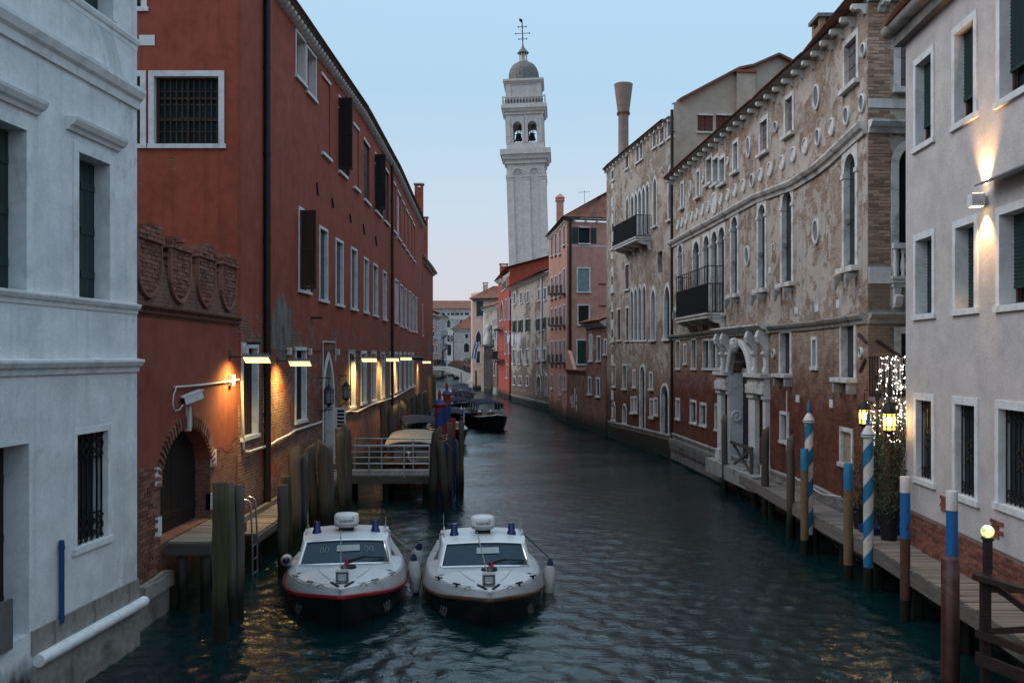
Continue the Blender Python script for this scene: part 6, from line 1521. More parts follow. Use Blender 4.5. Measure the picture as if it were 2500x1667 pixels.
mb = MB(); mb.lathe([(0.083 * math.sin(math.pi * (i + .02) / 12.04), 0.55 - 0.083 * math.cos(math.pi * i / 12)) for i in range(13)], 18); autosmooth(mb.build('globe', M['mosaic'], gl), 80)
ld = bpy.data.lights.new('globe_light', 'POINT'); ld.energy = 3.0; ld.color = (1, 0.7, 0.35); ld.shadow_soft_size = 0.09; lo = bpy.data.objects.new('globe_light', ld); COL.objects.link(lo); lo.parent = gl; lo.location = (0, -0.02, 0.68)
# ================================================================== THE BEND OF THE CANAL AND BEYOND
M['pink_plaster'] = facade_mat('salmon_pink_render', (0.44, 0.215, 0.165), (0.52, 0.28, 0.22), bias=((0, 0.75), (0.06, 0.55), (0.14, 0.2), (1, 0.12)), seed=21, st_amt=0.45, pscale=0.4, stain=(0.14, 0.07, 0.055), wet=0.7)
M['annex_brick'] = facade_mat('dark_red_annex_brick', (0.26, 0.20, 0.17), (0.32, 0.26, 0.22), br=(0.16, 0.06, 0.045), br2=(0.22, 0.10, 0.075), bias=((0, 0.95), (0.24, 0.9), (0.32, 0.55), (1, 0.45)), seed=22, wet=0.7)
M['greystone'] = facade_mat('mottled_grey_render', (0.34, 0.305, 0.27), (0.43, 0.39, 0.35), br=(0.17, 0.10, 0.075), br2=(0.24, 0.16, 0.12), bias=((0, 0.85), (0.12, 0.7), (0.25, 0.48), (1, 0.40)), seed=23, st_amt=0.6, pscale=0.5, wet=0.8)
M['scarlet'] = facade_mat('scarlet_render', (0.34, 0.060, 0.040), (0.40, 0.09, 0.06), bias=((0, 0.5), (0.1, 0.3), (1, 0.1)), seed=24, st_amt=0.4, pscale=0.4, stain=(0.12, 0.04, 0.03))
M['palepink'] = facade_mat('pale_peach_render', (0.55, 0.37, 0.29), (0.60, 0.42, 0.34), bias=((0, 0.4), (0.1, 0.15), (1, 0.05)), seed=25, st_amt=0.25)
M['whitewall'] = facade_mat('cream_white_render', (0.50, 0.48, 0.44), (0.56, 0.54, 0.50), bias=((0, 0.2), (1, 0.05)), seed=26, st_amt=0.25, stain=(0.3, 0.28, 0.25))
M['mauve'] = facade_mat('mauve_worn_render', (0.33, 0.23, 0.215), (0.40, 0.30, 0.28), bias=((0, 0.6), (0.2, 0.45), (1, 0.4)), seed=27)
M['greyfar'] = facade_mat('grey_far_render', (0.36, 0.32, 0.32), (0.43, 0.40, 0.40), bias=((0, 0.4), (1, 0.35)), seed=28)
M['tower_stone'] = facade_mat('white_tower_stone', (0.47, 0.44, 0.42), (0.58, 0.55, 0.525), bias=((0, 0), (1, 0)), seed=29, st_amt=0.6, pscale=0.3, stain=(0.2, 0.19, 0.18), grain=0.15)
c2 = lambda x, y: (1200 + 0.3828 * x, 450 + 0.3828 * y)
FW = dict(frame='stone', sw=0.10, fmat='sill_white', depth=0.075, sill=0.07)

PK = House('pink_house', 'tall salmon pink house at the bend with green shutters and a slim chimney', 'house', [(2.92, 74.7), (3.76, 64.5), (7.6, 65.4)], 0.0, 13.85, M['pink_plaster'])
PK.win(1413, 1440, 556, 594, 'open:green_wood', frame='lintel', sw=0.09, fmat='sill_white', depth=0.2)
PK.win(1411, 1438, 656, 712, 'curtain', **FW); PK.win(1412, 1437, 746, 792, 'closed:black_wood', **FW); PK.win(1409.5, 1434, 831, 888, 'closed:green_wood', **FW)
cols = (1346, 1350), (1355.5, 1359.5), (1366, 1370), (1376, 1380)
for (a, b), t, q in zip(cols, (579, 572, 562, 552), (625, 622, 620, 599)): PK.win(a, b, t, q, 'closed:green_wood', **dict(FW, sw=0.08, sill=0.12))
for rows in (((679, 675, 668, 658), (729, 726, 722, 717)), ((755, 753, 750, 746), (799, 798, 797, 795)), ((835, 834, 833, 832), (889, 889, 888, 887))):
    for (a, b), t, q in zip(cols, *rows): PK.win(a, b, t, q, 'pane', **dict(FW, sw=0.10, sill=0.14))
for (a, b), t, q in ((cols[0], 916, 948), (cols[2], 917, 962), (cols[3], 918, 950)): PK.win(a, b, t, q, 'pane', **FW)
PK.wall(); PK.shell(8.0)
PK.course([(0, 14.06), (PK.F.L, 14.06)], 0.12, 0.22, M['stone_grey'], 'eave_gutter', px=False)
PK.course([(1384, 598), (1489, 601)], 0.12, 0.05, M['sill_white'], 'string_course'); 
eave_blocks(PK, 0.3, PK.F.L - 0.2, 13.79, 0.8, cached('eb', lambda: MB().box(-0.07, 0.07, -0.19, 0.02, 0, 0.145).mesh('eave_block', M['stone'])), 'eave_block')
for row in ((716, 724), (793, 799), (884, 889)):       # small window rails
    for (a, b) in cols:
        u0, u1 = PK.F.u_of(a - 1), PK.F.u_of(b + 1); z = zat((row[0] + row[1]) / 2, PK.F.pt(u0).y); mb = MB(); L = u1 - u0
        mb.box(0, L, -0.26, -0.23, 0.62, 0.65); mb.box(0, L, -0.26, -0.23, 0.06, 0.09)
        for k in range(7): mb.box(L * k / 6 - 0.01, L * k / 6 + 0.01, -0.255, -0.235, 0.06, 0.65)
        mb.box(0, L, -0.26, 0.02, -0.03, 0.05); PK.place(mb.mesh('window_rail', M['iron']), 'window_rail', u0, z)
F = PK.F; A, B, C_ = F.p; rx = Vector((7.0, 74.0))
tiled_roof('roof', [(A.x - .24, A.y + .3, 14.07), (B.x - .24, B.y - .24, 14.07), (7.6, 66.5, 16.6), (7.4, 74, 16.6)], PK.root, PK.o); tiled_roof('roof', [(B.x - .24, B.y - .24, 14.07), (C_.x, C_.y - .24, 14.07), (8.6, 69, 16.2), (7.6, 66.7, 16.55)], PK.root, PK.o)
mb = MB(); cx = ray_xy(1367) * 70; mb.box(-0.26, 0.26, -0.26, 0.26, 13.2, zat(492, 70)); mb.box(-0.33, 0.33, -0.33, 0.33, zat(492, 70), zat(487, 70)); mb.lathe([(0.48, zat(485, 70)), (0.48, zat(483, 70)), (0.1, zat(474, 70)), (0.02, zat(473, 70))], 4, phase=math.pi / 4)
for sx in (-1, 1):
    for sy in (-1, 1): mb.box(sx * .24 - .07, sx * .24 + .07, sy * .24 - .07, sy * .24 + .07, zat(487, 70), zat(484.5, 70))
mb.build('chimney', M['pink_plaster'], PK.root, (cx - PK.o.x, 70 - PK.o.y, 0))
drainpipe(PK, 1391, 5, 14.2, r=0.1)
mb = MB(); mb.tube([(0, 0, 14.8), (0, 0, 16.9)], 0.015, 5); mb.bar((-0.45, 0, 16.75), (0.4, 0, 16.8), 0.015, 0.015)
for k in range(5): mb.bar((-0.4 + k * 0.18, -0.3, 16.75 + k * .01), (-0.4 + k * 0.18, 0.3, 16.75 + k * .01), 0.012, 0.012)
mb.build('roof_aerial', M['iron'], PK.root, (ray_xy(1427) * 67 - PK.o.x, 67 - PK.o.y, -0.5))
for z in (9.6, 8.1, 6.9): mb = MB(); mb.bar((0, -0.03, 0), (1.5, -0.03, 0), 0.05, 0.05); PK.place(mb.mesh('tie_iron', M['rust_iron']), 'tie_iron', F.u_of(1462), z)

AX = House('brick_annex', 'low dark brick annex before the pink house, pale stones in its wall', 'house', [(3.76, 64.2), (4.65, 59.1)], 0.0, 3.55, M['annex_brick'])
AX.win(1423, 1428.5, 930, 944, 'fill:stone_dark', frame='none', arch='gothic', rise=0.3, fmat='stone_dark', depth=0.15)
AX.wall(); AX.shell(3.0); AX.course([(0, 3.75), (AX.F.L, 3.75)], 0.28, 0.2, M['brick_a'], 'coping', px=False)
for px, py in ((1397, 973), (1404, 955), (1394, 976), (1408, 972), (1397, 986), (1402, 987), (1408, 995), (1403, 970)): AX.place(MB().box(-0.09, 0.09, -0.02, 0.05, -0.22, 0.22).mesh('stone_block', M['stone_white']), 'stone_block', *AX.F.at(px, py))
mb = MB(); mb.prism([(0.0, 3.6), (0.0, 5.0), (0.3, 4.9), (1.9, 3.6)], -0.12, 0.1); AX.place(mb.mesh('buttress', M['pink_plaster']), 'buttress', 0.6, 0)
LB = House('low_brick_house', 'low two storey brick house with white window frames squeezed before the tall pink house', 'house', [(4.65, 59.1), (5.42, 54.45)], 0.0, 6.35, M['annex_brick'])
for a, b, t, q, f in ((1440, 1446, 820, 880, 'closed:white_wood'), (1459, 1466, 823, 880, 'pane'), (1476, 1481, 831, 864, 'pane'), (1437, 1443, 923, 961, 'pane'), (1457, 1464, 925, 967, 'pane')): LB.win(a, b, t, q, f, **FW)
LB.wall(); LB.shell(4.0); LB.course([(0, 6.62), (LB.F.L, 6.62)], 0.28, 0.35, M['sill_white'], 'eave_moulding', px=False)
a, b = LB.F.p; tiled_roof('roof', [(a.x - .45, a.y, 6.6), (b.x - .45, b.y, 6.6), (b.x + 3, b.y + .4, 7.8), (a.x + 3, a.y + .4, 7.8)], LB.root, LB.o)

SL = House('grey_mottled_house', 'mottled grey house with green shutters and washing hung below its windows', 'house', [(-0.08, 97.0), (3.05, 78.0), (3.6, 76.2)], 0.0, 11.35, M['greystone'])
for a, b, t, q in ((142, 158, 695, 762), (184, 200, 690, 757), (228, 243, 683, 750), (298, 315, 672, 740), (336, 352, 662, 735)): (x0, y0), (x1, y1) = c2(a, t), c2(b, q); SL.win(x0, x1, y0, y1, 'pane', **FW)
for a, b, t, q in ((140, 158, 868, 945), (176, 198, 865, 943), (222, 245, 860, 940), (290, 316, 855, 935), (331, 347, 848, 925)): (x0, y0), (x1, y1) = c2(a, t), c2(b, q); w_ = (x1 - x0) * .2; SL.win(x0 + w_, x1 - w_, y0, y1, 'open:green_wood', **dict(FW, frame='lintel', sw=0.08))
for a, b, t, q in ((138, 153, 1055, 1140), (180, 194, 1055, 1142), (222, 238, 1052, 1145), (291, 308, 1052, 1125), (331, 345, 1050, 1120)): (x0, y0), (x1, y1) = c2(a, t), c2(b, q); SL.win(x0, x1, y0, y1, 'pane', **dict(FW, sill=0.16))
for a, b, t, q in ((140, 154, 1228, 1277), (177, 193, 1227, 1280), (224, 237, 1226, 1282)): (x0, y0), (x1, y1) = c2(a, t), c2(b, q); SL.win(x0, x1, y0, y1, 'pane', **FW)
(x0, y0), (x1, y1) = c2(286, 1222), c2(314, 1352); SL.win(x0, x1, y0, y1, 'closed:black_wood', frame='stone', sw=0.16, arch='round', depth=0.5, sill=0, fmat='stone', name='water_door')
(x0, y0), (x1, y1) = c2(343, 1215), c2(356, 1352); SL.win(x0, x1, y0, y1, 'closed:black_wood', frame='stone', sw=0.16, arch='round', depth=0.5, sill=0, fmat='stone', name='water_door')
SL.wall(); SL.shell(8.0); SL.course([(0, 11.6), (SL.F.L, 11.6)], 0.22, 0.4, M['stone'], 'eave_moulding', px=False); SL.course([(0, 0.75), (SL.F.L, 0.75)], 0.2, 0.12, M['stone_grey'], 'base_course', px=False); drainpipe(SL, 1325, 3, 11.3, 'cable', 0.09)
a, b = SL.F.p[:2]; n = SL.F.nrm(3); tiled_roof('roof', [(*(a + n * .55), 11.6), (*(b + n * .55), 11.6), (*(b - n * 5), 14.0), (*(a - n * 5), 14.0)], SL.root, SL.o)
lt = thing('washing_line', 'white washing hanging on a line under the green shutters', 'laundry', SL.F.xyz(SL.F.u_of(1249), zat(817, 95), 0.5)); uu = SL.F.u_of(1249); rr = random.Random(6)
mb = MB(); e = SL.F.xyz(SL.F.u_of(1284), 0, 0.5) - SL.F.xyz(uu, 0, 0.5); mb.tube([(0, 0, 0), (e.x * .5, e.y * .5, -0.12), (e.x, e.y, 0)], 0.012, 4); mb.build('line', M['cable'], lt)
for k, (t, wd, hh) in enumerate(((0.04, .10, 1.5), (0.14, .09, 1.3), (0.34, .16, 2.0), (0.62, .09, 1.4), (0.76, .10, 2.9), (0.90, .08, 2.0))):
    mb = MB()
    for i in range(7):
        for j in range(6): q = t + wd * i / 6; mb.v.append((e.x * q + 0.08 * math.sin(i * 1.7 + k) * j / 5, e.y * q, -0.05 - hh * .55 * j / 5 * (1 + 0.06 * math.sin(i + k))))
    for i in range(6):
        for j in range(5): mb.f.append([i * 6 + j, i * 6 + j + 1, i * 6 + j + 7, i * 6 + j + 6]); mb.m.append(0)
    mb.build('cloth', M['cloth'] if 'cloth' in M else M.setdefault('cloth', plain('white_cloth', (0.55, 0.56, 0.62), 0.9, 0.1, 3)), lt)

RN = House('scarlet_house', 'narrow scarlet house with a high tiled roof beside the house with washing', 'house', [(-1.62, 112.0), (-0.30, 99.5), (6.0, 101.0)], 0.0, 13.2, M['scarlet'])
c6 = lambda x, y: (1000 + 0.2935 * x, 620 + 0.2935 * y)
for a, b, t, q, s_ in ((770, 806, 228, 298, 'closed:green_wood'), (797, 810, 382, 548, 'pane'), (834, 845, 368, 545, 'pane'), (796, 809, 652, 828, 'pane'), (830, 844, 650, 826, 'pane'), (808, 819, 922, 1028, 'pane'), (752, 780, 395, 552, 'pane')):
    (x0, y0), (x1, y1) = c6(a, t), c6(b, q); RN.win(x0, x1, y0, y1, s_, **dict(FW, **({'arch': 'round'} if a == 752 else {})))
RN.wall(); RN.shell(9.0); RN.course([(0, 13.5), (RN.F.U[1], 13.5)], 0.35, 0.4, M['stone'], 'eave_moulding', px=False)
mb = MB(); q = RN.F.U[1]; mb.uv = []; mb.prism([(q - 0.0, 13.2), (q, 13.9), (RN.F.L, 15.8), (RN.F.L, 13.2)], 0, 0.3); p0 = RN.F.p[1]; vs = []
for x, y, z in mb.v: w_ = RN.F.xyz(x, z, -y) - RN.o; vs.append(tuple(w_))
mb.uv = [(p[0], p[2]) for p in mb.v]; mb.v = vs; mb.build('gable', M['scarlet'], RN.root)
tiled_roof('roof', [(-2.1, 112.3, 13.5), (-0.6, 98.9, 13.9), (6.0, 100.5, 15.8), (6.0, 112, 15.8)], RN.root, RN.o); chimney(RN.root, RN.o, ray_xy(1230) * 106, 106, 13.4, zat(644, 106), 0.9, 0.9, M['scarlet'])
u0, u1 = RN.F.u_of(1219), RN.F.u_of(1232); balcony(RN, u0, u1, zat(800, 109), 0.8, 0.95, mat='stone_white', bars=0.2, stone='stone', nbr=2); balcony(RN, u0 - 0.3, u1, zat(878, 109), 0.8, 0.95, bars=0.2, stone='stone_dark', nbr=2)

SB = House('sooty_stone_house', 'sooty old stone house front between the scarlet house and the peach house', 'house', [(-3.62, 121.0), (-1.80, 114.5)], 0.0, 10.4, M['greystone'])
for a, b, t, q in ((1206, 1211, 806, 826), (1190, 1196, 880, 905), (1203, 1207, 812, 850), (1206, 1210, 884, 916)): SB.win(a, b, t, q, 'pane', **FW)
SB.wall(); SB.shell(7.0); SB.course([(0, 10.7), (SB.F.L, 10.7)], 0.35, 0.4, M['sill_white'], 'eave_moulding', px=False)
a, b = SB.F.p; tiled_roof('roof', [(a.x - .5, a.y - .2, 10.7), (b.x - .5, b.y - .2, 10.7), (b.x + 4, b.y + 1, 12.6), (a.x + 4, a.y + 1, 12.6)], SB.root, SB.o)
for k in range(10): SB.place(MB().box(-0.25, 0.25 + .2 * (k % 2), -0.06, 0.04, 0, 0.5).mesh('quoin_block', M['stone_white']), 'quoin_block', 0.2, 5.0 + k * 0.53)
pl_ = thing('gate_pillar', 'white stone gate pillar with a round ball finial near the bridge', 'pillar', (ray_xy(1192) * 117, 117, 0.9)); mb = MB(); mb.box(-0.55, 0.55, -0.4, 0.4, 0, 4.9); mb.box(-0.75, 0.75, -0.6, 0.6, 4.9, 5.15); mb.build('shaft', M['stone_dark'], pl_); mb = MB(); mb.lathe([(0.5, 5.15), (0.62, 5.5), (0.35, 6.3), (0.25, 6.9), (0.3, 7.0), (0.42, 7.3), (0.3, 7.65), (0.02, 7.75)], 14); autosmooth(mb.build('finial', M['stone'], pl_))
fl = thing('flag', 'blue and white striped flag hanging from the peach house corner', 'flag', (ray_xy(1168) * 121, 121, zat(835, 121))); M['flag_blue'] = plain('flag_blue_cloth', (0.02, 0.09, 0.28), 0.9, 0.15, 3)
mb = MB()
for i in range(10):
    for j in range(9): mb.v.append((-0.5 + 0.08 * j - 0.05 * i + 0.04 * math.sin(i), 0.12 * math.sin(j * 1.3), -0.24 * i))
for i in range(9):
    for j in range(8): mb.f.append([i * 9 + j, i * 9 + j + 1, (i + 1) * 9 + j + 1, (i + 1) * 9 + j]); mb.m.append(j % 2)
mb.build('cloth', [M['flag_blue'], M['cloth']], fl); mb = MB(); mb.tube([(0.6, 1.2, -0.4), (-0.5, -0.1, 0.15)], 0.03, 5); mb.build('pole', M['iron'], fl)

PP = House('peach_house', 'pale peach house with a dark pointed window facing down the canal', 'house', [(-5.36, 128.0), (-1.2, 127.2)], 0.0, 12.1, M['palepink'])
cF = lambda x, y: (1040 + 0.1403 * x, 730 + 0.1403 * y)
for a, b, t, q, s_, ar in ((940, 1030, 122, 298, 'pane', None), (870, 958, 548, 798, 'pane', 'gothic'), (872, 940, 905, 1110, 'pane', None)):
    (x0, y0), (x1, y1) = cF(a, t), cF(b, q); PP.win(x0, x1, y0, y1, s_, **dict(FW, **({'arch': ar, 'rise': 1.0} if ar else {})))
PP.place(plank_leaf(0.9, 2.4, 'green_wood'), 'shutter', PP.F.u_of(1163.5), zat(772, 128), 0.06)
PP.wall(); PP.shell(7.0); PP.course([(0, 12.4), (PP.F.L, 12.4)], 0.3, 0.4, M['stone_grey'], 'eave_moulding', px=False)
tiled_roof('roof', [(-5.8, 127.5, 12.35), (-1.0, 126.6, 12.35), (-1.0, 131, 14.3), (-2.6, 131.5, 14.3)], PP.root, PP.o); tiled_roof('roof', [(-4.2, 135, 12.35), (-5.8, 127.5, 12.35), (-2.6, 131.5, 14.3), (-2.4, 134, 14.3)], PP.root, PP.o)
PB = House('tall_peach_house', 'higher peach wall and roof rising behind the peach house', 'house', [(-4.2, 136.0), (1.5, 138.0)], 0.0, 14.0, M['palepink']); PB.wall(); PB.shell(6.0); PB.course([(0, 14.2), (PB.F.L, 14.2)], 0.25, 0.3, M['stone_grey'], 'eave_moulding', px=False); chimney(PB.root, PB.o, ray_xy(1185) * 137, 137, 13.5, zat(690, 137), 0.7, 0.7, M['palepink'])

# ---- far side of the wide water: cream palazzo, white chapel, left hand houses
FP = House('cream_palazzo', 'long cream palazzo with arched windows closing the far end of the canal', 'palace', [(-30.0, 225.0), (-5.0, 225.0)], 0.0, 15.5, M['whitewall'])
for a, b in ((165, 230), (285, 330), (370, 410), (430, 500), (505, 578), (597, 650), (675, 750), (785, 850)): (x0, y0), (x1, y1) = cF(a, 240), cF(b, 279); FP.win(x0, x1, y0, y1, 'pane', **dict(FW, sw=0.15))
for k, (a, b) in enumerate(((367, 418), (439, 494), (514, 570), (589, 644), (692, 734), (760, 810))): (x0, y0), (x1, y1) = cF(a, 366), cF(b, 495); FP.win(x0, x1, y0, y1, 'closed:green_wood' if k in (0, 3) else 'closed:white_wood', **dict(FW, arch='round', sw=0.2))
for a, b in ((370, 415), (437, 465)): (x0, y0), (x1, y1) = cF(a, 630), cF(b, 740); FP.win(x0, x1, y0, y1, 'pane', **dict(FW, sw=0.2))
for a, b in ((370, 440),): (x0, y0), (x1, y1) = cF(a, 790), cF(b, 980); FP.win(x0, x1, y0, y1, 'pane', **dict(FW, sw=0.2))
FP.wall(); FP.shell(14.0); FP.course([(0, 15.8), (FP.F.L, 15.8)], 0.5, 0.6, M['stone'], 'cornice', px=False); FP.course([(0, 13.6), (FP.F.L, 13.6)], 0.3, 0.3, M['stone'], 'string_course', px=False); FP.course([(0, 9.2), (FP.F.L, 9.2)], 0.5, 0.4, M['stone_grey'], 'string_course', px=False)
tiled_roof('roof', [(-30.6, 224.3, 15.8), (-4.4, 224.3, 15.8), (-8, 232, 18.2), (-27, 232, 18.2)], FP.root, FP.o, pitch=0.5, amp=0.08)
for px in (1056, 1076.5): chimney(FP.root, FP.o, ray_xy(px) * 229, 229, 16, zat(747, 229), 0.6 if px > 1060 else 1.1, 0.6, M['whitewall'])
CH = House('white_chapel', 'plain white house with red hip roof and one large arched window across the water', 'house', [(-11.7, 190.0), (-6.0, 190.5)], 0.0, 9.6, M['whitewall'])
(x0, y0), (x1, y1) = cF(662, 768), cF(750, 924); CH.win(x0, x1, y0, y1, 'pane', **dict(FW, arch='round', sw=0.2)); (x0, y0), (x1, y1) = cF(685, 612), cF(732, 680); CH.win(x0, x1, y0, y1, 'pane', **FW)
CH.wall(); CH.shell(8.0); CH.course([(0, 10.0), (CH.F.L, 10.0)], 0.45, 0.5, M['stone'], 'cornice', px=False); CH.course([(0, 7.6), (CH.F.L, 7.6)], 0.1, 0.05, M['stone_grey'], 'string_course', px=False); drainpipe(CH, 1149.5, 3, 9.6)
tiled_roof('roof', [(-12.2, 189.5, 10.0), (-5.5, 190, 10.0), (-7.0, 194, 13.0), (-8.4, 194, 12.9)], CH.root, CH.o, pitch=0.4, amp=0.06); tiled_roof('roof', [(-12.2, 199, 10.0), (-12.2, 189.5, 10.0), (-8.4, 194, 12.9), (-8.4, 195, 12.9)], CH.root, CH.o, pitch=0.4, amp=0.06)
LM = House('mauve_house', 'worn mauve house with white stone balconies just beyond the footbridge', 'house', [(-15.9, 166.0), (-14.35, 184.8)], 0.0, 11.8, M['mauve'])
for (a, b, t, q) in ((75, 100, 545, 660), (112, 150, 500, 650), (45, 65, 800, 930), (90, 108, 810, 930), (115, 140, 800, 930), (175, 195, 810, 930), (200, 220, 590, 680), (195, 215, 400, 450), (130, 150, 380, 440)): (x0, y0), (x1, y1) = cF(a, t), cF(b, q); LM.win(x0, x1, y0, y1, 'pane', **dict(FW, sw=0.2))
LM.wall(); LM.shell(8.0); LM.course([(0, 12.1), (LM.F.L, 12.1)], 0.3, 0.5, M['stone_grey'], 'cornice', px=False); tiled_roof('roof', [(-15.3, 166, 12.1), (-13.8, 185, 12.1), (-19, 185, 14.0), (-21, 166, 14.0)], LM.root, LM.o, pitch=0.4, amp=0.06)
balcony(LM, LM.F.u_of(1056), LM.F.u_of(1062), zat(825, 175), 0.7, 0.9, mat='stone_white', bars=0.3, stone='stone_white', nbr=2); chimney(LM.root, LM.o, ray_xy(1049) * 172, 172, 12, 14.8, 0.8, 0.8, M['mauve'])
LG = House('grey_balcony_house', 'tall grey house with white balconies between the mauve house and the cream palazzo', 'house', [(-14.35, 185.2), (-14.2, 205.0)], 0.0, 12.6, M['greyfar'])
for (a, b, t, q) in ((262, 285, 545, 600), (310, 330, 530, 600), (275, 300, 690, 830), (315, 330, 760, 830), (260, 280, 900, 1000), (310, 330, 910, 1000), (240, 255, 690, 745)): (x0, y0), (x1, y1) = cF(a, t), cF(b, q); LG.win(x0, x1, y0, y1, 'pane', **dict(FW, sw=0.2))
LG.wall(); LG.shell(8.0); LG.course([(0, 12.9), (LG.F.L, 12.9)], 0.3, 0.5, M['stone'], 'cornice', px=False); tiled_roof('roof', [(-13.8, 185.2, 12.9), (-13.6, 205, 12.9), (-19, 205, 14.6), (-19, 185.2, 14.6)], LG.root, LG.o, pitch=0.4, amp=0.06)
for y in (622, 855): balcony(LG, LG.F.u_of(1078), LG.F.u_of(1085), zat(730 + .1403 * y, 195), 0.7, 0.9, mat='stone_white', bars=0.3, stone='stone_white', nbr=2)
mb = MB(); mb.zprism([(-7.2, 146.5), (-1.9, 113.6), (12, 113.6), (12, 222), (-9, 222), (-9.0, 160), (-7.2, 154)], -2, 0.85); o = mb.build('quay', M['stone_grey']); o['kind'] = 'structure'
mb = MB(); mb.zprism([(-60, 206), (-9.2, 222.2), (40, 222.2), (40, 260), (-60, 260)], -2, 0.8); o = mb.build('far_quay', M['stone_grey']); o['kind'] = 'structure'
mb = MB(); mb.zprism([(-40, 20), (-20, 20), (-18, 206), (-60, 206)], -2, 0.6); o = mb.build('left_bank_ground', M['stone_grey']); o['kind'] = 'structure'
mb = MB(); mb.zprism([(13, 5), (60, 5), (60, 260), (14, 260)], -2, 0.6); o = mb.build('right_bank_ground', M['stone_grey']); o['kind'] = 'structure'

# ---- leaning bell tower
TW = thing('bell_tower', 'leaning white stone bell tower with lead dome and iron cross', 'tower', (ray_xy(1302) * 135, 135.0, 0)); TW.rotation_euler = (0, R(-1.75), R(-3))
Zt = lambda y: CAM_H + (HY - y) / (FPX / 135)
mb = MB(); mb.uv = []
hw = 2.62
def tbox(mb, h0, z0, z1, h1=None):
    h1 = h1 if h1 is not None else h0; b = len(mb.v)
    mb.v += [(sx * h0, sy * h0, z0) for sx, sy in ((-1, -1), (1, -1), (1, 1), (-1, 1))] + [(sx * h1, sy * h1, z1) for sx, sy in ((-1, -1), (1, -1), (1, 1), (-1, 1))]
    for f in ((0, 3, 2, 1), (4, 5, 6, 7), (0, 1, 5, 4), (1, 2, 6, 5), (2, 3, 7, 6), (3, 0, 4, 7)): mb.f.append([b + i for i in f]); mb.m.append(0)
def tmesh(mb, name, mat='tower_stone'):
    mb.uv = [(p[0] + p[1], p[2]) for p in mb.v]; return mb.build(name, M[mat], TW)
tbox(mb, hw, 0, Zt(403)); tmesh(mb, 'shaft')
for side in range(4):     # pilaster strips, capitals and blind arches on each face
    Rm = Matrix.Rotation(side * math.pi / 2, 4, 'Z')
    for k, x in enumerate((-2.28, 0, 2.28)):
        mb = MB(); mb.box(x - 0.48, x + 0.48, -hw - 0.17, -hw + 0.1, 0, Zt(441)); mb.v = [tuple(Rm @ Vector(p)) for p in mb.v]; tmesh(mb, 'pilaster')
        mb = MB(); mb.box(x - 0.58, x + 0.58, -hw - 0.27, -hw + 0.1, Zt(441), Zt(436)); mb.box(x - 0.52, x + 0.52, -hw - 0.21, -hw + 0.1, Zt(447), Zt(443)); mb.v = [tuple(Rm @ Vector(p)) for p in mb.v]; tmesh(mb, 'capital')
    for x in (-1.14, 1.14):
        mb = MB(); pts = [(x + px_, -hw - 0.10, Zt(434) + pz) for px_, pz in arch_pts(0.78, 0.9, 'round', 6)]; mb.tube(pts, 0.13, 4)
        for i in range(1, 8): a = math.pi * i / 8; mb.bar((x, -hw - 0.03, Zt(434) + 0.05), (x - 0.6 * math.cos(a), -hw - 0.03, Zt(434) + 0.7 * math.sin(a)), 0.08, 0.06)
        mb.v = [tuple(Rm @ Vector(p)) for p in mb.v]; tmesh(mb, 'blind_arch')
    for k in range(4):
        mb = MB(); x = -1.8 + k * 1.2; mb.box(x - 0.42, x + 0.42, -hw - 0.14, -hw, Zt(400), Zt(393)); mb.v = [tuple(Rm @ Vector(p)) for p in mb.v]; tmesh(mb, 'frieze_panel')
def cornice(h, z0, z1, out, name='cornice'):
    mb = MB(); tbox(mb, h + out * 0.25, z0, z0 + (z1 - z0) * 0.3); tbox(mb, h + out * 0.55, z0 + (z1 - z0) * 0.3, z0 + (z1 - z0) * 0.62, h + out * 0.8); tbox(mb, h + out, z0 + (z1 - z0) * 0.62, z1); tmesh(mb, name)
cornice(hw + 0.08, Zt(408), Zt(375), 0.85)
mb = MB(); tbox(mb, hw + 0.02, Zt(375), Zt(357)); tmesh(mb, 'belfry_plinth')
# belfry: open arches on all four faces
z0, z1, zsp, ra = Zt(357), Zt(296), Zt(318), 0.62
for side in range(4):
    Rm = Matrix.Rotation(side * math.pi / 2, 4, 'Z'); h = hw - 0.02; T = 0.55
    mb = MB()
    for a, b in ((-h, -1.04 - ra), (-1.04 + ra, 1.04 - ra), (1.04 + ra, h - T if False else h)):
        mb.box(a + (0.0 if a > -h else 0.002), b - (T + 0.001 if b == h else 0), -h, -h + T, z0, z1)
    for c in (-1.04, 1.04):
        cv = [(c + x, zsp + z) for x, z in arch_pts(ra, ra, 'round', 5)]; poly = cv + [(c + ra, z1), (c - ra, z1)]
        vs = [(x, -h, z) for x, z in poly] + [(x, -h + T, z) for x, z in poly]; n = len(poly); m = len(cv) // 2
        fs = []
        for o_ in (0, n):
            for i in range(m): fs.append((o_ + i, o_ + i + 1, o_ + n - 1))
            for i in range(m, 2 * m): fs.append((o_ + i, o_ + i + 1, o_ + n - 2))
            fs.append((o_ + m, o_ + n - 2, o_ + n - 1))
        for i in range(len(cv) - 1): fs.append((i, i + 1, n + i + 1, n + i))
        mb.add(vs, fs)
    mb.v = [tuple(Rm @ Vector(p)) for p in mb.v]; tmesh(mb, 'belfry_wall')
    for x in (-2.2, -0.22, 0.22, 2.2):
        mb = MB(); mb.box(x - 0.17, x + 0.17, -h - 0.13, -h + 0.02, z0, z1 - 0.1); mb.v = [tuple(Rm @ Vector(p)) for p in mb.v]; tmesh(mb, 'pilaster')
    for c in (-1.04, 1.04):
        mb = MB(); mb.tube([(c + x, -h - 0.04, zsp + z) for x, z in arch_pts(ra + 0.1, ra + 0.1, 'round', 6)], 0.09, 4); mb.v = [tuple(Rm @ Vector(p)) for p in mb.v]; tmesh(mb, 'arch_moulding')
mb = MB()
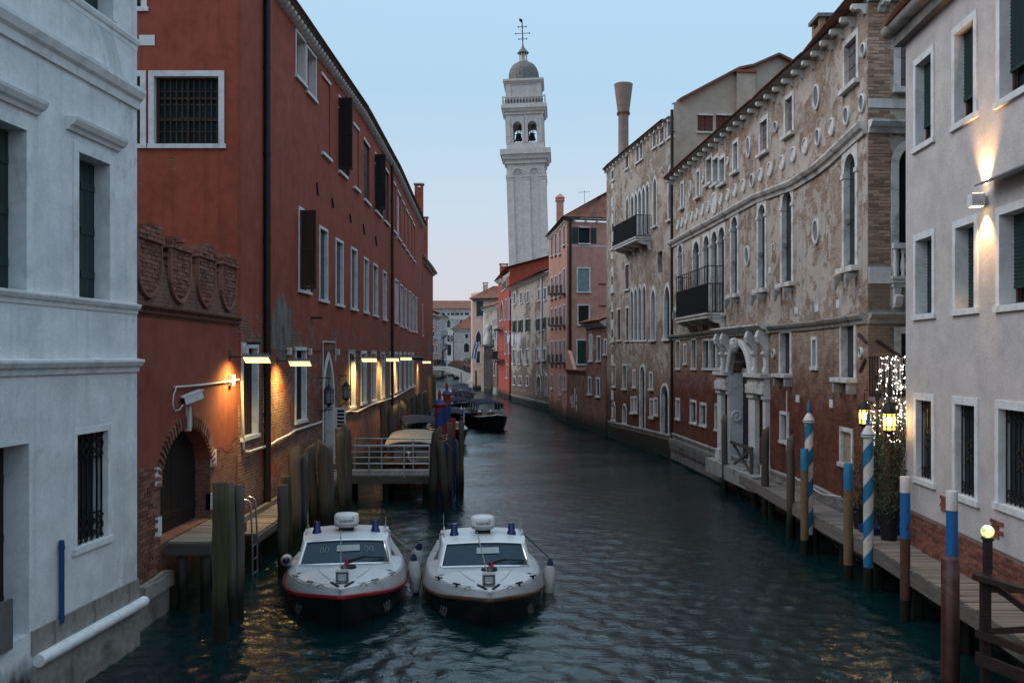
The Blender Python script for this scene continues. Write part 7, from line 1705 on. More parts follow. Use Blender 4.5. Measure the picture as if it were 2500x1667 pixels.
for x in (-1.0, 0.9):
    for k in range(3): mb.bar((x - 0.6 + 0.45 * k, -1.2, z0), (x + 0.15 + .1 * k, -1.2, zsp + 0.4), 0.1, 0.1)
    mb.bar((x - 0.6, -1.2, z0 + 1.4), (x + 0.6, -1.2, z0 + 1.4), 0.1, 0.1)
    mb.lathe([(0.6, z0 + 0.9), (0.5, z0 + 1.1), (0.36, z0 + 1.7), (0.2, z0 + 1.95), (0.02, z0 + 2.0)], 12, (x, 0.3, 0))
mb.build('bell_frame', M['iron'], TW)
mb = MB(); tbox(mb, hw - 0.02, z1, Zt(282)); tmesh(mb, 'entablature'); cornice(hw, Zt(290), Zt(268), 0.6)
for side in range(4):
    Rm = Matrix.Rotation(side * math.pi / 2, 4, 'Z'); H_ = hw + 0.42; mb = MB(); mb.box(-H_, H_ - 0.16, -H_, -H_ + 0.15, Zt(251), Zt(248)); mb.box(-H_ + 0.01, H_ - 0.16, -H_ + 0.005, -H_ + 0.14, Zt(268), Zt(265)); mb.box(-H_ - 0.02, -H_ + 0.2, -H_ - 0.02, -H_ + 0.2, Zt(268), Zt(247)); mb.v = [tuple(Rm @ Vector(p)) for p in mb.v]; tmesh(mb, 'parapet')
    for k in range(13):
        bmz = cached('tbal', lambda: (lambda m_: (m_.lathe([(0.08, 0), (0.05, 0.15), (0.10, 0.35), (0.05, 0.6), (0.08, Zt(251) - Zt(265))], 6), m_.mesh('baluster', M['tower_stone']))[-1])(MB()))
        p = Rm @ Vector((-H_ + 0.45 + k * (2 * H_ - 0.9) / 12, -H_ + 0.07, Zt(265))); link('baluster', bmz, TW, p)
mb = MB(); tbox(mb, 2.45, Zt(268), Zt(215)); tmesh(mb, 'attic'); cornice(2.42, Zt(218), Zt(205), 0.45)
for side in range(4):
    Rm = Matrix.Rotation(side * math.pi / 2, 4, 'Z')
    for x in (-2.1, 2.1): mb = MB(); mb.box(x - 0.3, x + 0.3, -2.55, -2.4, Zt(262), Zt(218)); mb.v = [tuple(Rm @ Vector(p)) for p in mb.v]; tmesh(mb, 'pilaster')
zd = Zt(205); mb = MB(); pr = [(2.12, 0), (2.14, 0.9), (2.10, 1.5), (1.9, 2.1), (1.5, 2.65), (0.9, 3.0), (0.55, 3.1)]; mb.lathe(pr, 24, (0, 0, zd)); o = mb.build('dome', M['lead'], TW)
for k in range(24): a = 2 * math.pi * k / 24; m2 = MB(); m2.tube([(r * math.cos(a) * 1.005, r * math.sin(a) * 1.005, zd + z) for r, z in pr], 0.035, 3); m2.build('dome_rib', M['lead'], o)
for z, r in ((0.9, 2.14), (1.75, 2.03)): m2 = MB(); m2.tube([(r * math.cos(2 * math.pi * i / 24), r * math.sin(2 * math.pi * i / 24), zd + z) for i in range(25)], 0.03, 3); m2.build('dome_seam', M['lead'], o)
zl = zd + 3.1; mb = MB(); mb.lathe([(0.7, 0), (0.7, 0.2)], 8, (0, 0, zl)); mb.lathe([(0.25, 0), (0.25, 1.4)], 8, (0, 0, zl))
for k in range(8): a = 2 * math.pi * (k + .5) / 8; mb.lathe([(0.09, 0.2), (0.09, 1.25)], 6, (0.52 * math.cos(a), 0.52 * math.sin(a), zl))
mb.build('lantern_stage', M['tower_stone'], TW); mb = MB(); mb.lathe([(0.82, 1.25), (0.85, 1.36), (0.55, 1.72), (0.22, 2.1), (0.11, 2.5), (0.09, 2.7), (0.02, 2.75)], 10, (0, 0, zl)); mb.build('cupola', M['lead'], TW)
mb = MB(); zc_ = zl + 2.6; mb.tube([(0, 0, zc_), (0, 0, zc_ + 3.5)], 0.07, 6)
for z, r in ((0.75, 0.55), (1.55, 1.0), (2.5, 0.55)):
    for a in (0, math.pi / 2):
        d = Vector((math.cos(a), math.sin(a), 0)) * r; mb.tube([-d + Vector((0, 0, zc_ + z)), d + Vector((0, 0, zc_ + z))], 0.05, 5)
        for sg in (-1, 1):
            e = d * sg + Vector((0, 0, zc_ + z)); mb.lathe([(0.01, -0.13), (0.13, 0), (0.01, 0.13)], 6, e)
            if r > 1: mb.lathe([(0.01, -0.1), (0.1, 0), (0.01, 0.1)], 6, e * 1 + Vector((-d.x * .18 * sg, -d.y * .18 * sg, 0.3))); mb.lathe([(0.01, -0.1), (0.1, 0), (0.01, 0.1)], 6, e + Vector((-d.x * .18 * sg, -d.y * .18 * sg, -0.3)))
mb.add([(0, 0, zc_ + 3.0), (-0.42, 0, zc_ + 3.35), (-0.38, 0, zc_ + 3.75), (0, 0.03, zc_ + 3.6)], [(0, 1, 2, 3)]); mb.build('cross', M['iron'], TW)

# ---- stone footbridge
BR = thing('footbridge', 'low arched white stone footbridge across the far end of the canal', 'bridge', (-10.0, 150.0, 0)); s_ = FPX / 150
X = lambda px: (px - CX) / s_ + 10.0
Zb = lambda y: CAM_H - (y - HY) / s_
topp = [(X(1000), 1.6), (X(1020), 2.3), (X(1040), Zb(897)), (X(1070), Zb(896)), (X(1096), Zb(897.6)), (X(1115), Zb(903)), (X(1147), Zb(915)), (X(1149), Zb(915))]
lowp = [(X(1149), -1.0), (X(1147), 0.35), (X(1136), 0.8), (X(1124), Zb(922)), (X(1100), Zb(908)), (X(1072), Zb(902.6)), (X(1040), Zb(905)), (X(1015), 1.2), (X(1000), 0.0)]
mb = MB(); mb.uv = []
for y0, y1, up, nm in ((0, 0.35, 0.0, 'arch_face'), (3.6, 3.95, 0.0, 'arch_face')):
    m2 = MB(); n = min(len(topp), len(lowp)); lp_ = list(reversed(lowp)); xs = sorted({p[0] for p in topp} | {p[0] for p in lp_})
    def zi(P, x):
        for (xa, za), (xb, zb) in zip(P, P[1:]):
            if xa <= x <= xb: return za + (zb - za) * (x - xa) / max(1e-6, xb - xa)
        return P[-1][1] if x > P[-1][0] else P[0][1]
    for a, b in zip(xs, xs[1:]): m2.prism([(a, zi(lp_, a)), (b, zi(lp_, b)), (b, zi(topp, b)), (a, zi(topp, a))], y0, y1)
    m2.build(nm, M['stone'], BR)
    m2 = MB()
    for a, b in zip(topp, topp[1:]): m2.bar((a[0], (y0 + y1) / 2, a[1] + 0.05), (b[0] + 0.02, (y0 + y1) / 2, b[1] + 0.05), 0.5, 0.16)
    m2.build('coping', M['stone_white'], BR)
m2 = MB()
for a, b in zip(topp, topp[1:]): m2.add([(a[0], 0.3, a[1] - 0.3), (b[0], 0.3, b[1] - 0.3), (b[0], 3.7, b[1] - 0.3), (a[0], 3.7, a[1] - 0.3), (a[0], 0.3, a[1] - 0.65), (b[0], 0.3, b[1] - 0.65), (b[0], 3.7, b[1] - 0.65), (a[0], 3.7, a[1] - 0.65)], [(0, 1, 2, 3), (7, 6, 5, 4)])
m2.build('deck', M['stone_grey'], BR)
for y_ in (0.17, 3.78):
    m2 = MB(); hr = 1.0
    for a, b in zip(topp, topp[1:]):
        for z in (hr, hr * 0.5): m2.bar((a[0], y_, a[1] + z), (b[0], y_, b[1] + z), 0.05, 0.05)
        k = max(1, int((b[0] - a[0]) / 0.22))
        for i in range(k): t = i / k; m2.box(a[0] + (b[0] - a[0]) * t - 0.015, a[0] + (b[0] - a[0]) * t + 0.015, y_ - 0.015, y_ + 0.015, a[1] + (b[1] - a[1]) * t + 0.1, a[1] + (b[1] - a[1]) * t + hr)
    m2.build('railing', M['iron'], BR)
m2 = MB(); m2.box(X(1148), X(1177), -0.4, 4.4, 0.35, Zb(914)); m2.box(X(1147.5) - .1, X(1178), -0.5, 4.5, Zb(914), Zb(912)); m2.build('end_pier', M['stone'], BR)
m2 = MB(); m2.box(X(1149), X(1185), -0.2, 4.3, -2, 0.35); m2.build('pier_foot', M['stone_dark'], BR)
RP = House('brown_parapet', 'brown brick parapet curving behind the footbridge', 'wall', [(X(1086) - 10, 157.0), (X(1140) - 10 + 1.0, 157.0)], 2.0, 3.35, M['annex_brick']); RP.wall()
mb = MB(); mb.uv = []; RP.place(MB().prism([(0, 3.35), (1.0, 4.0), (2.0, 3.95), (3.6, 3.45), (4.0, 3.35)], 0, 0.3).mesh('curved_top', M['brick_a']), 'curved_top', 0, 0)
pile(1126, 910, 1126, 148.0, 3, 'thin dark pile with a white tip standing before the footbridge arch', name='mooring_pile', group='piles by the footbridge'); pile(1162, 905, 1162, 126.0, 5, 'dark pile standing at the quay end of the footbridge', group='piles by the footbridge')
tr = thing('small_tree', 'small dark evergreen tree beside the white house past the bridge', 'tree', (ray_xy(1147) * 165, 165, 0.85)); mb = MB(); mb.tube([(0, 0, 0), (0.05, 0, 1.2), (-0.1, 0, 2.6)], [0.14, 0.11, 0.05], 7); mb.build('trunk', M['beam'], tr)
st2 = [[(0, 0, 1.6), (-0.7 + 0.3 * k, 0.2 * (k % 3), 2.4 + 0.25 * (k % 2)), (-1.2 + 0.5 * k, 0.3 * (k % 2), 2.9 + 0.5 * math.sin(k))] for k in range(6)]
leafy(st2, 900, 0.35, 0.26, 5).build('crown', M['leaf'], tr)

# ---- people on the bridge: each one continuous body grown over a skeleton
def person_mesh(seed, stride=0.12, arm=0.1):
    """standing or strolling figure, 1.72 m"""
    J = {'pel': (0, 0, .95, .145, .115), 'wai': (0, .01, 1.10, .135, .10), 'che': (0, .0, 1.30, .175, .12), 'nec': (0, .01, 1.47, .058, .058), 'hed': (0, -.015, 1.60, .085, .10), 'top': (0, -.01, 1.69, .07, .08)}
    E = [('pel', 'wai'), ('wai', 'che'), ('che', 'nec'), ('nec', 'hed'), ('hed', 'top')]
    for sg, n_ in ((-1, 'l'), (1, 'r')):
        f = sg * stride
        J.update({n_ + 'hip': (sg * .10, 0, .88, .095, .10), n_ + 'kne': (sg * .10, -f * .6 - .02, .49, .062, .065), n_ + 'ank': (sg * .10, -f * .2 + .05, .09, .042, .045), n_ + 'toe': (sg * .12, -f * .2 - .10, .05, .045, .035),
                  n_ + 'sho': (sg * .19, 0, 1.38, .065, .065), n_ + 'elb': (sg * (.25 + arm * .2), f * .5 + .03, 1.11, .048, .048), n_ + 'wri': (sg * (.24 + arm * .1), f * .7 - .10, .88, .034, .034), n_ + 'han': (sg * .23, f * .7 - .14, .80, .036, .025)})
        E += [('pel', n_ + 'hip'), (n_ + 'hip', n_ + 'kne'), (n_ + 'kne', n_ + 'ank'), (n_ + 'ank', n_ + 'toe'), ('che', n_ + 'sho'), (n_ + 'sho', n_ + 'elb'), (n_ + 'elb', n_ + 'wri'), (n_ + 'wri', n_ + 'han')]
    ks = list(J); me = bpy.data.meshes.new('body'); me.from_pydata([J[k][:3] for k in ks], [(ks.index(a), ks.index(b)) for a, b in E], [])
    ob = bpy.data.objects.new('body', me); COL.objects.link(ob); ob.modifiers.new('s', 'SKIN'); sv = me.skin_vertices[0].data
    for i, k in enumerate(ks): sv[i].radius = J[k][3:5]
    sv[0].use_root = True; ob.modifiers.new('d', 'SUBSURF').levels = 1
    dg = bpy.context.evaluated_depsgraph_get(); out = bpy.data.meshes.new_from_object(ob.evaluated_get(dg)); bpy.data.objects.remove(ob)
    out.polygons.foreach_set('use_smooth', [True] * len(out.polygons)); out.name = 'person'
    return out
M['skin'] = plain('skin', (0.36, 0.22, 0.16), 0.6, 0.1, 5); CL = {k: plain(k + '_clothes', c, 0.9, 0.2, 6) for k, c in (('black', (0.014, 0.014, 0.017)), ('navy', (0.016, 0.02, 0.05)), ('grey', (0.08, 0.08, 0.085)), ('turquoise', (0.06, 0.30, 0.36)), ('maroon', (0.09, 0.018, 0.018)), ('brown', (0.07, 0.045, 0.03)))}
base_p = [person_mesh(1, 0.05), person_mesh(2, 0.22), person_mesh(3, -0.18, 0.5)]
def person(px, Y, zf, rz, coat, legs, label, k, group):
    key = ('per', k, coat, legs)
    def mk():
        m = base_p[k].copy()
        for q in (CL[legs], CL[coat], M['skin'], CL['brown']): m.materials.append(q)
        for p in m.polygons:
            z = p.center.z; x = abs(p.center.x)
            p.material_index = 2 if (z > 1.49 or (z < 0.87 and x > 0.185 and z > .7)) else (1 if z > 0.86 else 0)
            if z > 1.63 or (z > 1.52 and p.center.y > 0.02): p.material_index = 3
        return m
    o = link('person', cached(key, mk), None, (ray_xy(px) * Y, Y, zf), R(rz)); tag(o, label, 'person', group)
GPP = 'people on the footbridge'; zdk = Zb(896) - 0.28
for px, dy, rz, c_, l_, k, lb in ((1046, 1.0, 80, 'navy', 'black', 1, 'person in navy walking nearest the red house on the footbridge'), (1054, 2.2, 200, 'grey', 'navy', 0, 'person in grey standing at the left rail of the footbridge'), (1062, 1.4, 20, 'maroon', 'black', 2, 'person in maroon left of the dark cluster on the bridge'), (1068, 0.8, 180, 'black', 'black', 0, 'person in black with back turned at the bridge crown'),
                                  (1073, 1.6, 30, 'black', 'navy', 1, 'person in black coat and navy trousers at the bridge crown'), (1080, 0.9, 190, 'navy', 'grey', 0, 'person in navy top and grey trousers right of the bridge crown'), (1086, 1.2, 10, 'turquoise', 'black', 0, 'person in turquoise jacket on the footbridge')):
    person(px, 150 + dy, zdk, rz, c_, l_, lb, k, GPP)
for px, y_, dy, rz, c_, l_, k, lb in ((1134, 909, 1.2, 100, 'black', 'black', 1, 'person in black starting down the bridge steps'), (1140, 911, 2.0, 260, 'grey', 'black', 2, 'person in grey halfway down the bridge steps'), (1146, 914, 1.0, 90, 'navy', 'navy', 1, 'person all in navy low on the bridge steps'), (1151, 915, 2.6, 250, 'maroon', 'grey', 0, 'person in maroon and grey at the foot of the bridge'), (1156, 916, 1.4, 120, 'maroon', 'black', 2, 'person in maroon and black at the foot of the bridge'), (1163, 916, 2.2, 180, 'black', 'grey', 0, 'person in black top and grey trousers on the quay')):
    person(px, 150 + dy, Zb(y_) - 0.28, rz, c_, l_, lb, k, GPP)
# ================================================================== BOATS
M['gel_white'] = plain('white_gelcoat', (0.58, 0.60, 0.62), 0.32, 0.06, 3, bump=0.03, spec=0.5, dirt=(0.40, 0.41, 0.42, 0.35)); M['gel_grey'] = plain('grey_bulwark', (0.33, 0.34, 0.35), 0.45, 0.10, 5, bump=0.05, dirt=(0.20, 0.19, 0.18, 0.5))
M['hull_black'] = plain('black_hull', (0.010, 0.012, 0.015), 0.3, 0.3, 3, bump=0.03, spec=0.5); M['rub_red'] = plain('red_rubbing_strake', (0.25, 0.016, 0.022), 0.5, 0.2, 6); M['rub_brown'] = plain('brown_rubbing_strake', (0.10, 0.055, 0.035), 0.4, 0.3, 6)
M['beacon_blue'] = plain('blue_beacon', (0.006, 0.018, 0.11), 0.2, 0.2, 5, bump=0, spec=0.6); M['rubber'] = plain('black_rubber', (0.012, 0.012, 0.013), 0.6, 0.2, 6); M['radome'] = plain('white_radome', (0.62, 0.62, 0.63), 0.4, 0.04, 4, bump=0.02, dirt=(0.5, 0.5, 0.5, 0.2))
M['ink'] = plain('dark_lettering', (0.02, 0.02, 0.025), 0.6, 0.1, 5, bump=0); M['ink_pale'] = plain('pale_lettering', (0.13, 0.145, 0.15), 0.6, 0.1, 5, bump=0); M['chrome'] = plain('chromed_frame', (0.55, 0.55, 0.56), 0.22, 0.08, 4, metal=0.9, bump=0.02)
M['fender'] = plain('grubby_white_fender', (0.42, 0.42, 0.40), 0.55, 0.12, 5, dirt=(0.2, 0.19, 0.17, 0.6)); M['fender_end'] = plain('navy_fender_end', (0.008, 0.014, 0.05), 0.5, 0.2, 5); M['rope'] = plain('grey_rope', (0.22, 0.20, 0.17), 0.9, 0.3, 30)
M['screen'] = glass('blue_windscreen', (0.008, 0.022, 0.036), 0.05); M['screen'].node_tree.nodes['Principled BSDF'].inputs['Specular IOR Level'].default_value = 0.22; M['lamp_clear'] = plain('searchlight_glass', (0.45, 0.47, 0.48), 0.1, 0.2, 9, metal=0.6, spec=0.6); M['dash'] = plain('pale_dashboard_sheet', (0.30, 0.34, 0.34), 0.7, 0.1, 4)
M['mahog'] = wood('varnished_mahogany', (0.16, 0.045, 0.018), 1, 0.2, 0.6, rnd=0.05, spec=0.6); M['navy_canvas'] = plain('navy_canvas', (0.010, 0.014, 0.042), 0.85, 0.25, 4, bump=0.3); M['beige_canvas'] = plain('beige_canvas', (0.37, 0.30, 0.22), 0.85, 0.15, 4, bump=0.3)
def cabin_glass():
    n = NT('thin_cabin_glass', 0.03, 0.5); t = n.n('ShaderNodeBsdfTransparent', {'Color': (0.72, 0.80, 0.82, 1)}); g = n.n('ShaderNodeBsdfGlossy', {'Roughness': 0.03}); f = n.n('ShaderNodeFresnel', {'IOR': 1.5}); mxs = n.n('ShaderNodeMixShader')
    n.t.links.new(f.outputs[0], mxs.inputs[0]); n.t.links.new(t.outputs[0], mxs.inputs[1]); n.t.links.new(g.outputs[0], mxs.inputs[2]); n.t.links.new(mxs.outputs[0], n.t.nodes['Material Output'].inputs[0]); return n.m
M['clear'] = cabin_glass()
def text_mesh(s, size, ext=0.002):
    cu = bpy.data.curves.new('lettering', 'FONT'); cu.body = s; cu.size = size; cu.extrude = ext; cu.align_x = 'CENTER'; cu.resolution_u = 3
    ob = bpy.data.objects.new('lettering', cu); COL.objects.link(ob); dg = bpy.context.evaluated_depsgraph_get(); me = bpy.data.meshes.new_from_object(ob.evaluated_get(dg)); bpy.data.objects.remove(ob)
    me.name = 'lettering'; me.materials.clear(); xs = [v.co.x for v in me.vertices]; c = (min(xs) + max(xs)) / 2
    for v in me.vertices: v.co.x -= c
    return me
def lerp_tab(T, y):
    for a, b in zip(T, T[1:]):
        if y <= b[0]:
            t = (y - a[0]) / (b[0] - a[0]); t = max(0, t); return [p + (q - p) * t for p, q in zip(a[1:], b[1:])]
    return list(T[-1][1:])
def loft(mb, rows, m=0, close=False):
    """rows of equal point counts joined into a skin"""
    b = len(mb.v); n = len(rows[0])
    for r in rows: mb.v.extend([tuple(p) for p in r])
    for i in range(len(rows) - 1):
        for k in range(n - 1): mb.f.append([b + i * n + k, b + i * n + k + 1, b + (i + 1) * n + k + 1, b + (i + 1) * n + k]); mb.m.append(m)
def curve_tab(T, n):
    """smooth resampling of a station table by Catmull-Rom"""
    ys = np.array([t[0] for t in T]); V = np.array([t[1:] for t in T]); out = []
    for q in np.linspace(ys[0] ** 0.6 if ys[0] > 0 else 0, ys[-1] ** 0.6, n):
        y = q ** (1 / 0.6); i = int(np.clip(np.searchsorted(ys, y) - 1, 0, len(ys) - 2)); t = (y - ys[i]) / (ys[i + 1] - ys[i]); t = float(np.clip(t, 0, 1))
        p0, p1, p2, p3 = V[max(i - 1, 0)], V[i], V[i + 1], V[min(i + 2, len(ys) - 1)]
        v = 0.5 * ((2 * p1) + (-p0 + p2) * t + (2 * p0 - 5 * p1 + 4 * p2 - p3) * t * t + (-p0 + 3 * p1 - 3 * p2 + p3) * t ** 3); out.append((float(y), *[float(x) for x in v]))
    return out
# y from the bow, half beam, sheer height, keel depth
HT = curve_tab([(0.0, 0.015, 1.07, 0.35), (0.10, 0.11, 1.06, 0.05), (0.45, 0.38, 1.03, -0.15), (1.0, 0.70, 0.98, -0.3), (1.8, 0.96, 0.94, -0.4), (2.8, 1.04, 0.90, -0.45), (4.0, 1.00, 0.82, -0.45), (5.8, 0.86, 0.76, -0.40)], 26)
BUL = lambda y: 0.10 + 0.11 * min(1.0, y / 1.4)      # height of the grey bulwark band
def fender_t(name, label, loc, rot, L=0.62, r=0.11, group=None):
    t = thing(name, label, 'fender', loc, 0, group); t.rotation_euler = rot
    mb = MB(); mb.lathe([(r * .6, -L / 2), (r, -L / 2 + .08), (r, L / 2 - .08), (r * .6, L / 2)], 14); autosmooth(mb.build('body', M['fender'], t))
    for z0, z1 in ((L / 2, L / 2 + .13), (-L / 2, -L / 2 - .13)): mb = MB(); mb.lathe([(r * .62, z0), (r * .5, z0 + (z1 - z0) * .5), (r * .2, z1)], 12); autosmooth(mb.build('end_cap', M['fender_end'], t))
    return t
def police_boat(label, loc, rz, rub, number, glowside):
    t = thing('patrol_boat', label, 'boat', loc, rz, 'moored white cabin boats')
    S = (1, -1)
    mb = MB()       # dark hull below the strake
    rows = []
    for y, hb, zs, kd in HT:
        z1 = zs - BUL(y) + 0.005; q = []
        k = min(1.0, y / 1.2)
        prof = [(1.03, z1), (0.98, z1 - 0.18), (0.90, z1 - 0.42), (0.74, 0.06), (0.40, -0.22), (0.0, kd)]
        rk = 0.75 * (1 - k) ** 1.5      # raked stem
        half = [((hb * a + 0.012) * min(1, y / .1), y + rk * (z1 - z) / z1, z) for a, z in prof]
        q = half + [(-x, yy, z) for x, yy, z in reversed(half[:-1])]; rows.append(q)
    loft(mb, rows); mb.f.append([(len(rows) - 1) * 11 + k for k in range(11)]); mb.m.append(0)
    autosmooth(mb.build('hull', M['hull_black'], t), 50)
    mb = MB(); rows = []      # flared grey bulwark and rounded gunwale
    for y, hb, zs, kd in HT:
        bk = min(1, y / .1); h = [((hb + 0.035) * bk, y - 0.02, zs - BUL(y)), ((hb + 0.03) * bk, y - 0.015, zs - BUL(y) * .7), ((hb - 0.005) * bk, y, zs - 0.05), ((hb - 0.03) * bk, y + .01, zs), (max(0.0, hb - 0.07) * bk, y + 0.03, zs + 0.005)]; rows.append(h + [(-x, yy, z) for x, yy, z in reversed(h)])
    for side in (0, 1): loft(mb, [r[:5] if side == 0 else r[5:] for r in rows])
    autosmooth(mb.build('bulwark', M['gel_grey'], t), 50)
    mb = MB(); mb.tube([(hb + 0.035, y - 0.02, zs - BUL(y)) for y, hb, zs, kd in reversed(HT)] + [(-hb - 0.035, y - 0.02, zs - BUL(y)) for y, hb, zs, kd in HT], 0.034, 6); autosmooth(mb.build('rubbing_strake', M[rub], t), 60)
    mb = MB(); rows = []      # crowned white deck
    for y, hb, zs, kd in HT:
        if y > 3.35: continue
        w_ = max(0.004, hb - 0.065); cr = 0.13 * min(1, y / 1.6); rows.append([(w_ * a, y + 0.03, zs + 0.008 + cr * (1 - abs(a) ** 2.2)) for a in (-1, -.8, -.6, -.35, 0, .35, .6, .8, 1)])
    loft(mb, rows); autosmooth(mb.build('deck', M['gel_white'], t), 50)
    mb = MB(); aft = [r for r in HT if r[0] > 3.0]      # open cockpit behind the cabin
    for s in S: loft(mb, [[(s * (hb - .065), y + .03, zs + .005), (s * (hb - .16), y + .03, zs + .01), (s * (hb - .19), y + .03, .42)] for y, hb, zs, kd in aft])
    autosmooth(mb.build('side_deck', M['gel_grey'], t), 50); mb = MB(); loft(mb, [[(-hb + .18, y, .43), (hb - .18, y, .43)] for y, hb, zs, kd in aft]); mb.build('cockpit_sole', M['lamp_metal'], t)
    dz = lambda x, y: lerp_tab(HT, y)[1] + 0.008 + 0.13 * min(1, y / 1.6) * (1 - abs(x / max(.05, lerp_tab(HT, y)[0] - .065)) ** 2.2)
    mb = MB()       # seams of the hatch panels
    for s in S: mb.tube([(s * a, y, dz(s * a, y) + 0.002) for a, y in ((0.20, 0.75), (0.34, 1.2), (0.48, 1.72))], 0.006, 4); mb.tube([(s * a, y, dz(s * a, y) + 0.002) for a, y in ((0.22, 0.45), (0.60, 0.95), (0.84, 1.55))], 0.006, 4)
    mb.build('deck_seams', M['gel_grey'], t)
    # cabin
    fr = [(0.80, 1.62, 1.06), (0.70, 2.10, 1.40), (0.73, 2.30, 1.445), (0.745, 2.6, 1.46), (0.745, 3.15, 1.455)]
    mb = MB(); rows = []
    for hw_, y, z in fr[1:]:
        rows.append([(hw_ * a, y - (0.06 * (1 - a * a) if y < 2.2 else 0), z + 0.05 * (1 - a * a)) for a in (-1, -.75, -.4, 0, .4, .75, 1)])
    loft(mb, rows); autosmooth(mb.build('cabin_roof', M['gel_white'], t), 50)
    mb = MB()       # cabin sides with window openings: pillars and sills
    for s in S:
        def sd(x0, y0, z0, x1, y1, z1, x2, y2, z2, x3, y3, z3): mb.add([(s * x0, y0, z0), (s * x1, y1, z1), (s * x2, y2, z2), (s * x3, y3, z3), (s * (x0 - .03), y0, z0), (s * (x1 - .03), y1, z1), (s * (x2 - .03), y2, z2), (s * (x3 - .03), y3, z3)], [(0, 1, 2, 3), (7, 6, 5, 4), (0, 4, 5, 1), (1, 5, 6, 2), (2, 6, 7, 3), (3, 7, 4, 0)])
        sd(.80, 1.60, .98, .80, 3.1, .86, .79, 3.1, 1.08, .79, 1.66, 1.09); sd(.79, 1.64, 1.08, .79, 1.84, 1.08, .735, 2.32, 1.43, .70, 2.10, 1.40); sd(.745, 2.28, 1.38, .755, 3.12, 1.38, .75, 3.12, 1.455, .73, 2.3, 1.44); sd(.79, 3.0, 1.08, .79, 3.1, 1.08, .755, 3.1, 1.42, .755, 3.0, 1.42)
    mb.box(-.78, .78, 3.06, 3.1, .8, 1.40)
    mb.build('cabin_side', M['gel_white'], t)
    for s in S: MB().add([(s * .775, 1.75, 1.07), (s * .775, 3.05, 1.07), (s * .735, 3.05, 1.41), (s * .72, 2.27, 1.41)], [(0, 1, 2, 3)]).build('side_window', M['screen'], t)
    B0, B1, T0, T1 = [Vector(p) for p in ((-.74, 1.655, 1.10), (.74, 1.655, 1.10), (-.655, 2.085, 1.395), (.655, 2.085, 1.395))]; bow = Vector((0, -0.07, 0.02)); tup = Vector((0, -.05, .035))
    mb = MB(); mb.add([(-.80, 1.60, 1.0), (.80, 1.60, 1.0), (.80, 1.64, 1.10), (-.80, 1.64, 1.10), (0, 1.53, 1.04), (0, 1.57, 1.13)], [(0, 4, 5, 3), (4, 1, 2, 5)]); mb.build('coaming', M['gel_white'], t)
    nseg = 8; mb = MB(); rows = []
    for j in range(4):
        row = []
        for i in range(nseg + 1):
            a = i / nseg; q = j / 3; c = 1 - (2 * a - 1) ** 2; row.append(B0.lerp(B1, a).lerp(T0.lerp(T1, a), q) + (bow.lerp(tup, q)) * c)
        rows.append(row)
    loft(mb, rows); autosmooth(mb.build('windscreen', M['screen'], t), 60)
    loopp = rows[0] + [r[-1] for r in rows[1:]] + list(reversed(rows[-1][:-1])) + [r[0] for r in reversed(rows[1:-1])] + [rows[0][0]]
    mb = MB(); mb.tube([p + Vector((0, -.008, .012)) for p in loopp], 0.020, 5); autosmooth(mb.build('windscreen_frame', M['chrome'], t), 60)
    mb = MB(); c_ = lambda a, q: rows[0][0].lerp(rows[0][-1], a).lerp(rows[-1][0].lerp(rows[-1][-1], a), q) + bow.lerp(tup, q) * (1 - (2 * a - 1) ** 2) + Vector((0, -.012, .014))
    mb.add([c_(.40, .52), c_(.68, .54), c_(.68, .80), c_(.40, .78)], [(0, 1, 2, 3)]); mb.build('dashboard_sheet', M['dash'], t)
    mb = MB()
    for a, q in ((.22, .6), (.28, .6), (.76, .62), (.82, .62)) if glowside else (): mb.tube([c_(a + .022 * math.cos(k * .9), q + .12 * math.sin(k * .9)) for k in range(8)], 0.004, 4)
    if glowside: mb.build('sticker_outline', M['dash'], t)
    mb = MB(); mb.lathe([(.14, 0), (.13, .03), (.05, .05), (.01, .05)], 16, (0.06, 1.52, dz(.06, 1.52) - 0.01)); mb.bar((0.05, 1.55, 1.17), (0.34, 1.60, 1.24), 0.04, 0.035); mb.bar((0.30, 1.60, 1.235), (0.66, 1.72, 1.19), 0.035, 0.02); mb.build('wiper', M['rubber'], t)
    # radar dome with its lettering wrapped round the drum
    Rr = 0.215; mb = MB(); mb.lathe([(Rr * .86, 0), (Rr, .03), (Rr, .07)], 28, (0, 2.62, 1.575), 1); mb.lathe([(Rr, .07), (Rr * 1.01, .16), (Rr * .97, .20), (Rr * .86, .225), (.02, .235)], 28, (0, 2.62, 1.575)); o = autosmooth(mb.build('radar_dome', [M['radome'], M['gel_grey']], t), 50)
    mb = MB(); mb.box(-.13, .13, 2.52, 2.72, 1.48, 1.58); mb.build('radar_mount', M['rubber'], o)
    tm = text_mesh('GARMIN', 0.070, 0.001); q = 1.0
    for v in tm.vertices: x, y_, z = v.co; a = x * q / Rr; v.co = ((Rr * 1.03 + z) * math.sin(a), -(Rr * 1.03 + z) * math.cos(a), y_)
    tm.materials.append(M['ink']); link('lettering', tm, o, (0.0, 2.62, 1.672))
    mb = MB(); a0 = .08 / Rr; pr = lambda da, z: ((Rr * 1.03) * math.sin(a0 + da + .1), -(Rr * 1.03) * math.cos(a0 + da + .1), z); mb.add([pr(-.07, 0), pr(.07, 0), pr(0, .03)], [(0, 1, 2)]); mb.build('logo_mark', M['ink'], o, (0.02, 2.62, 1.738))
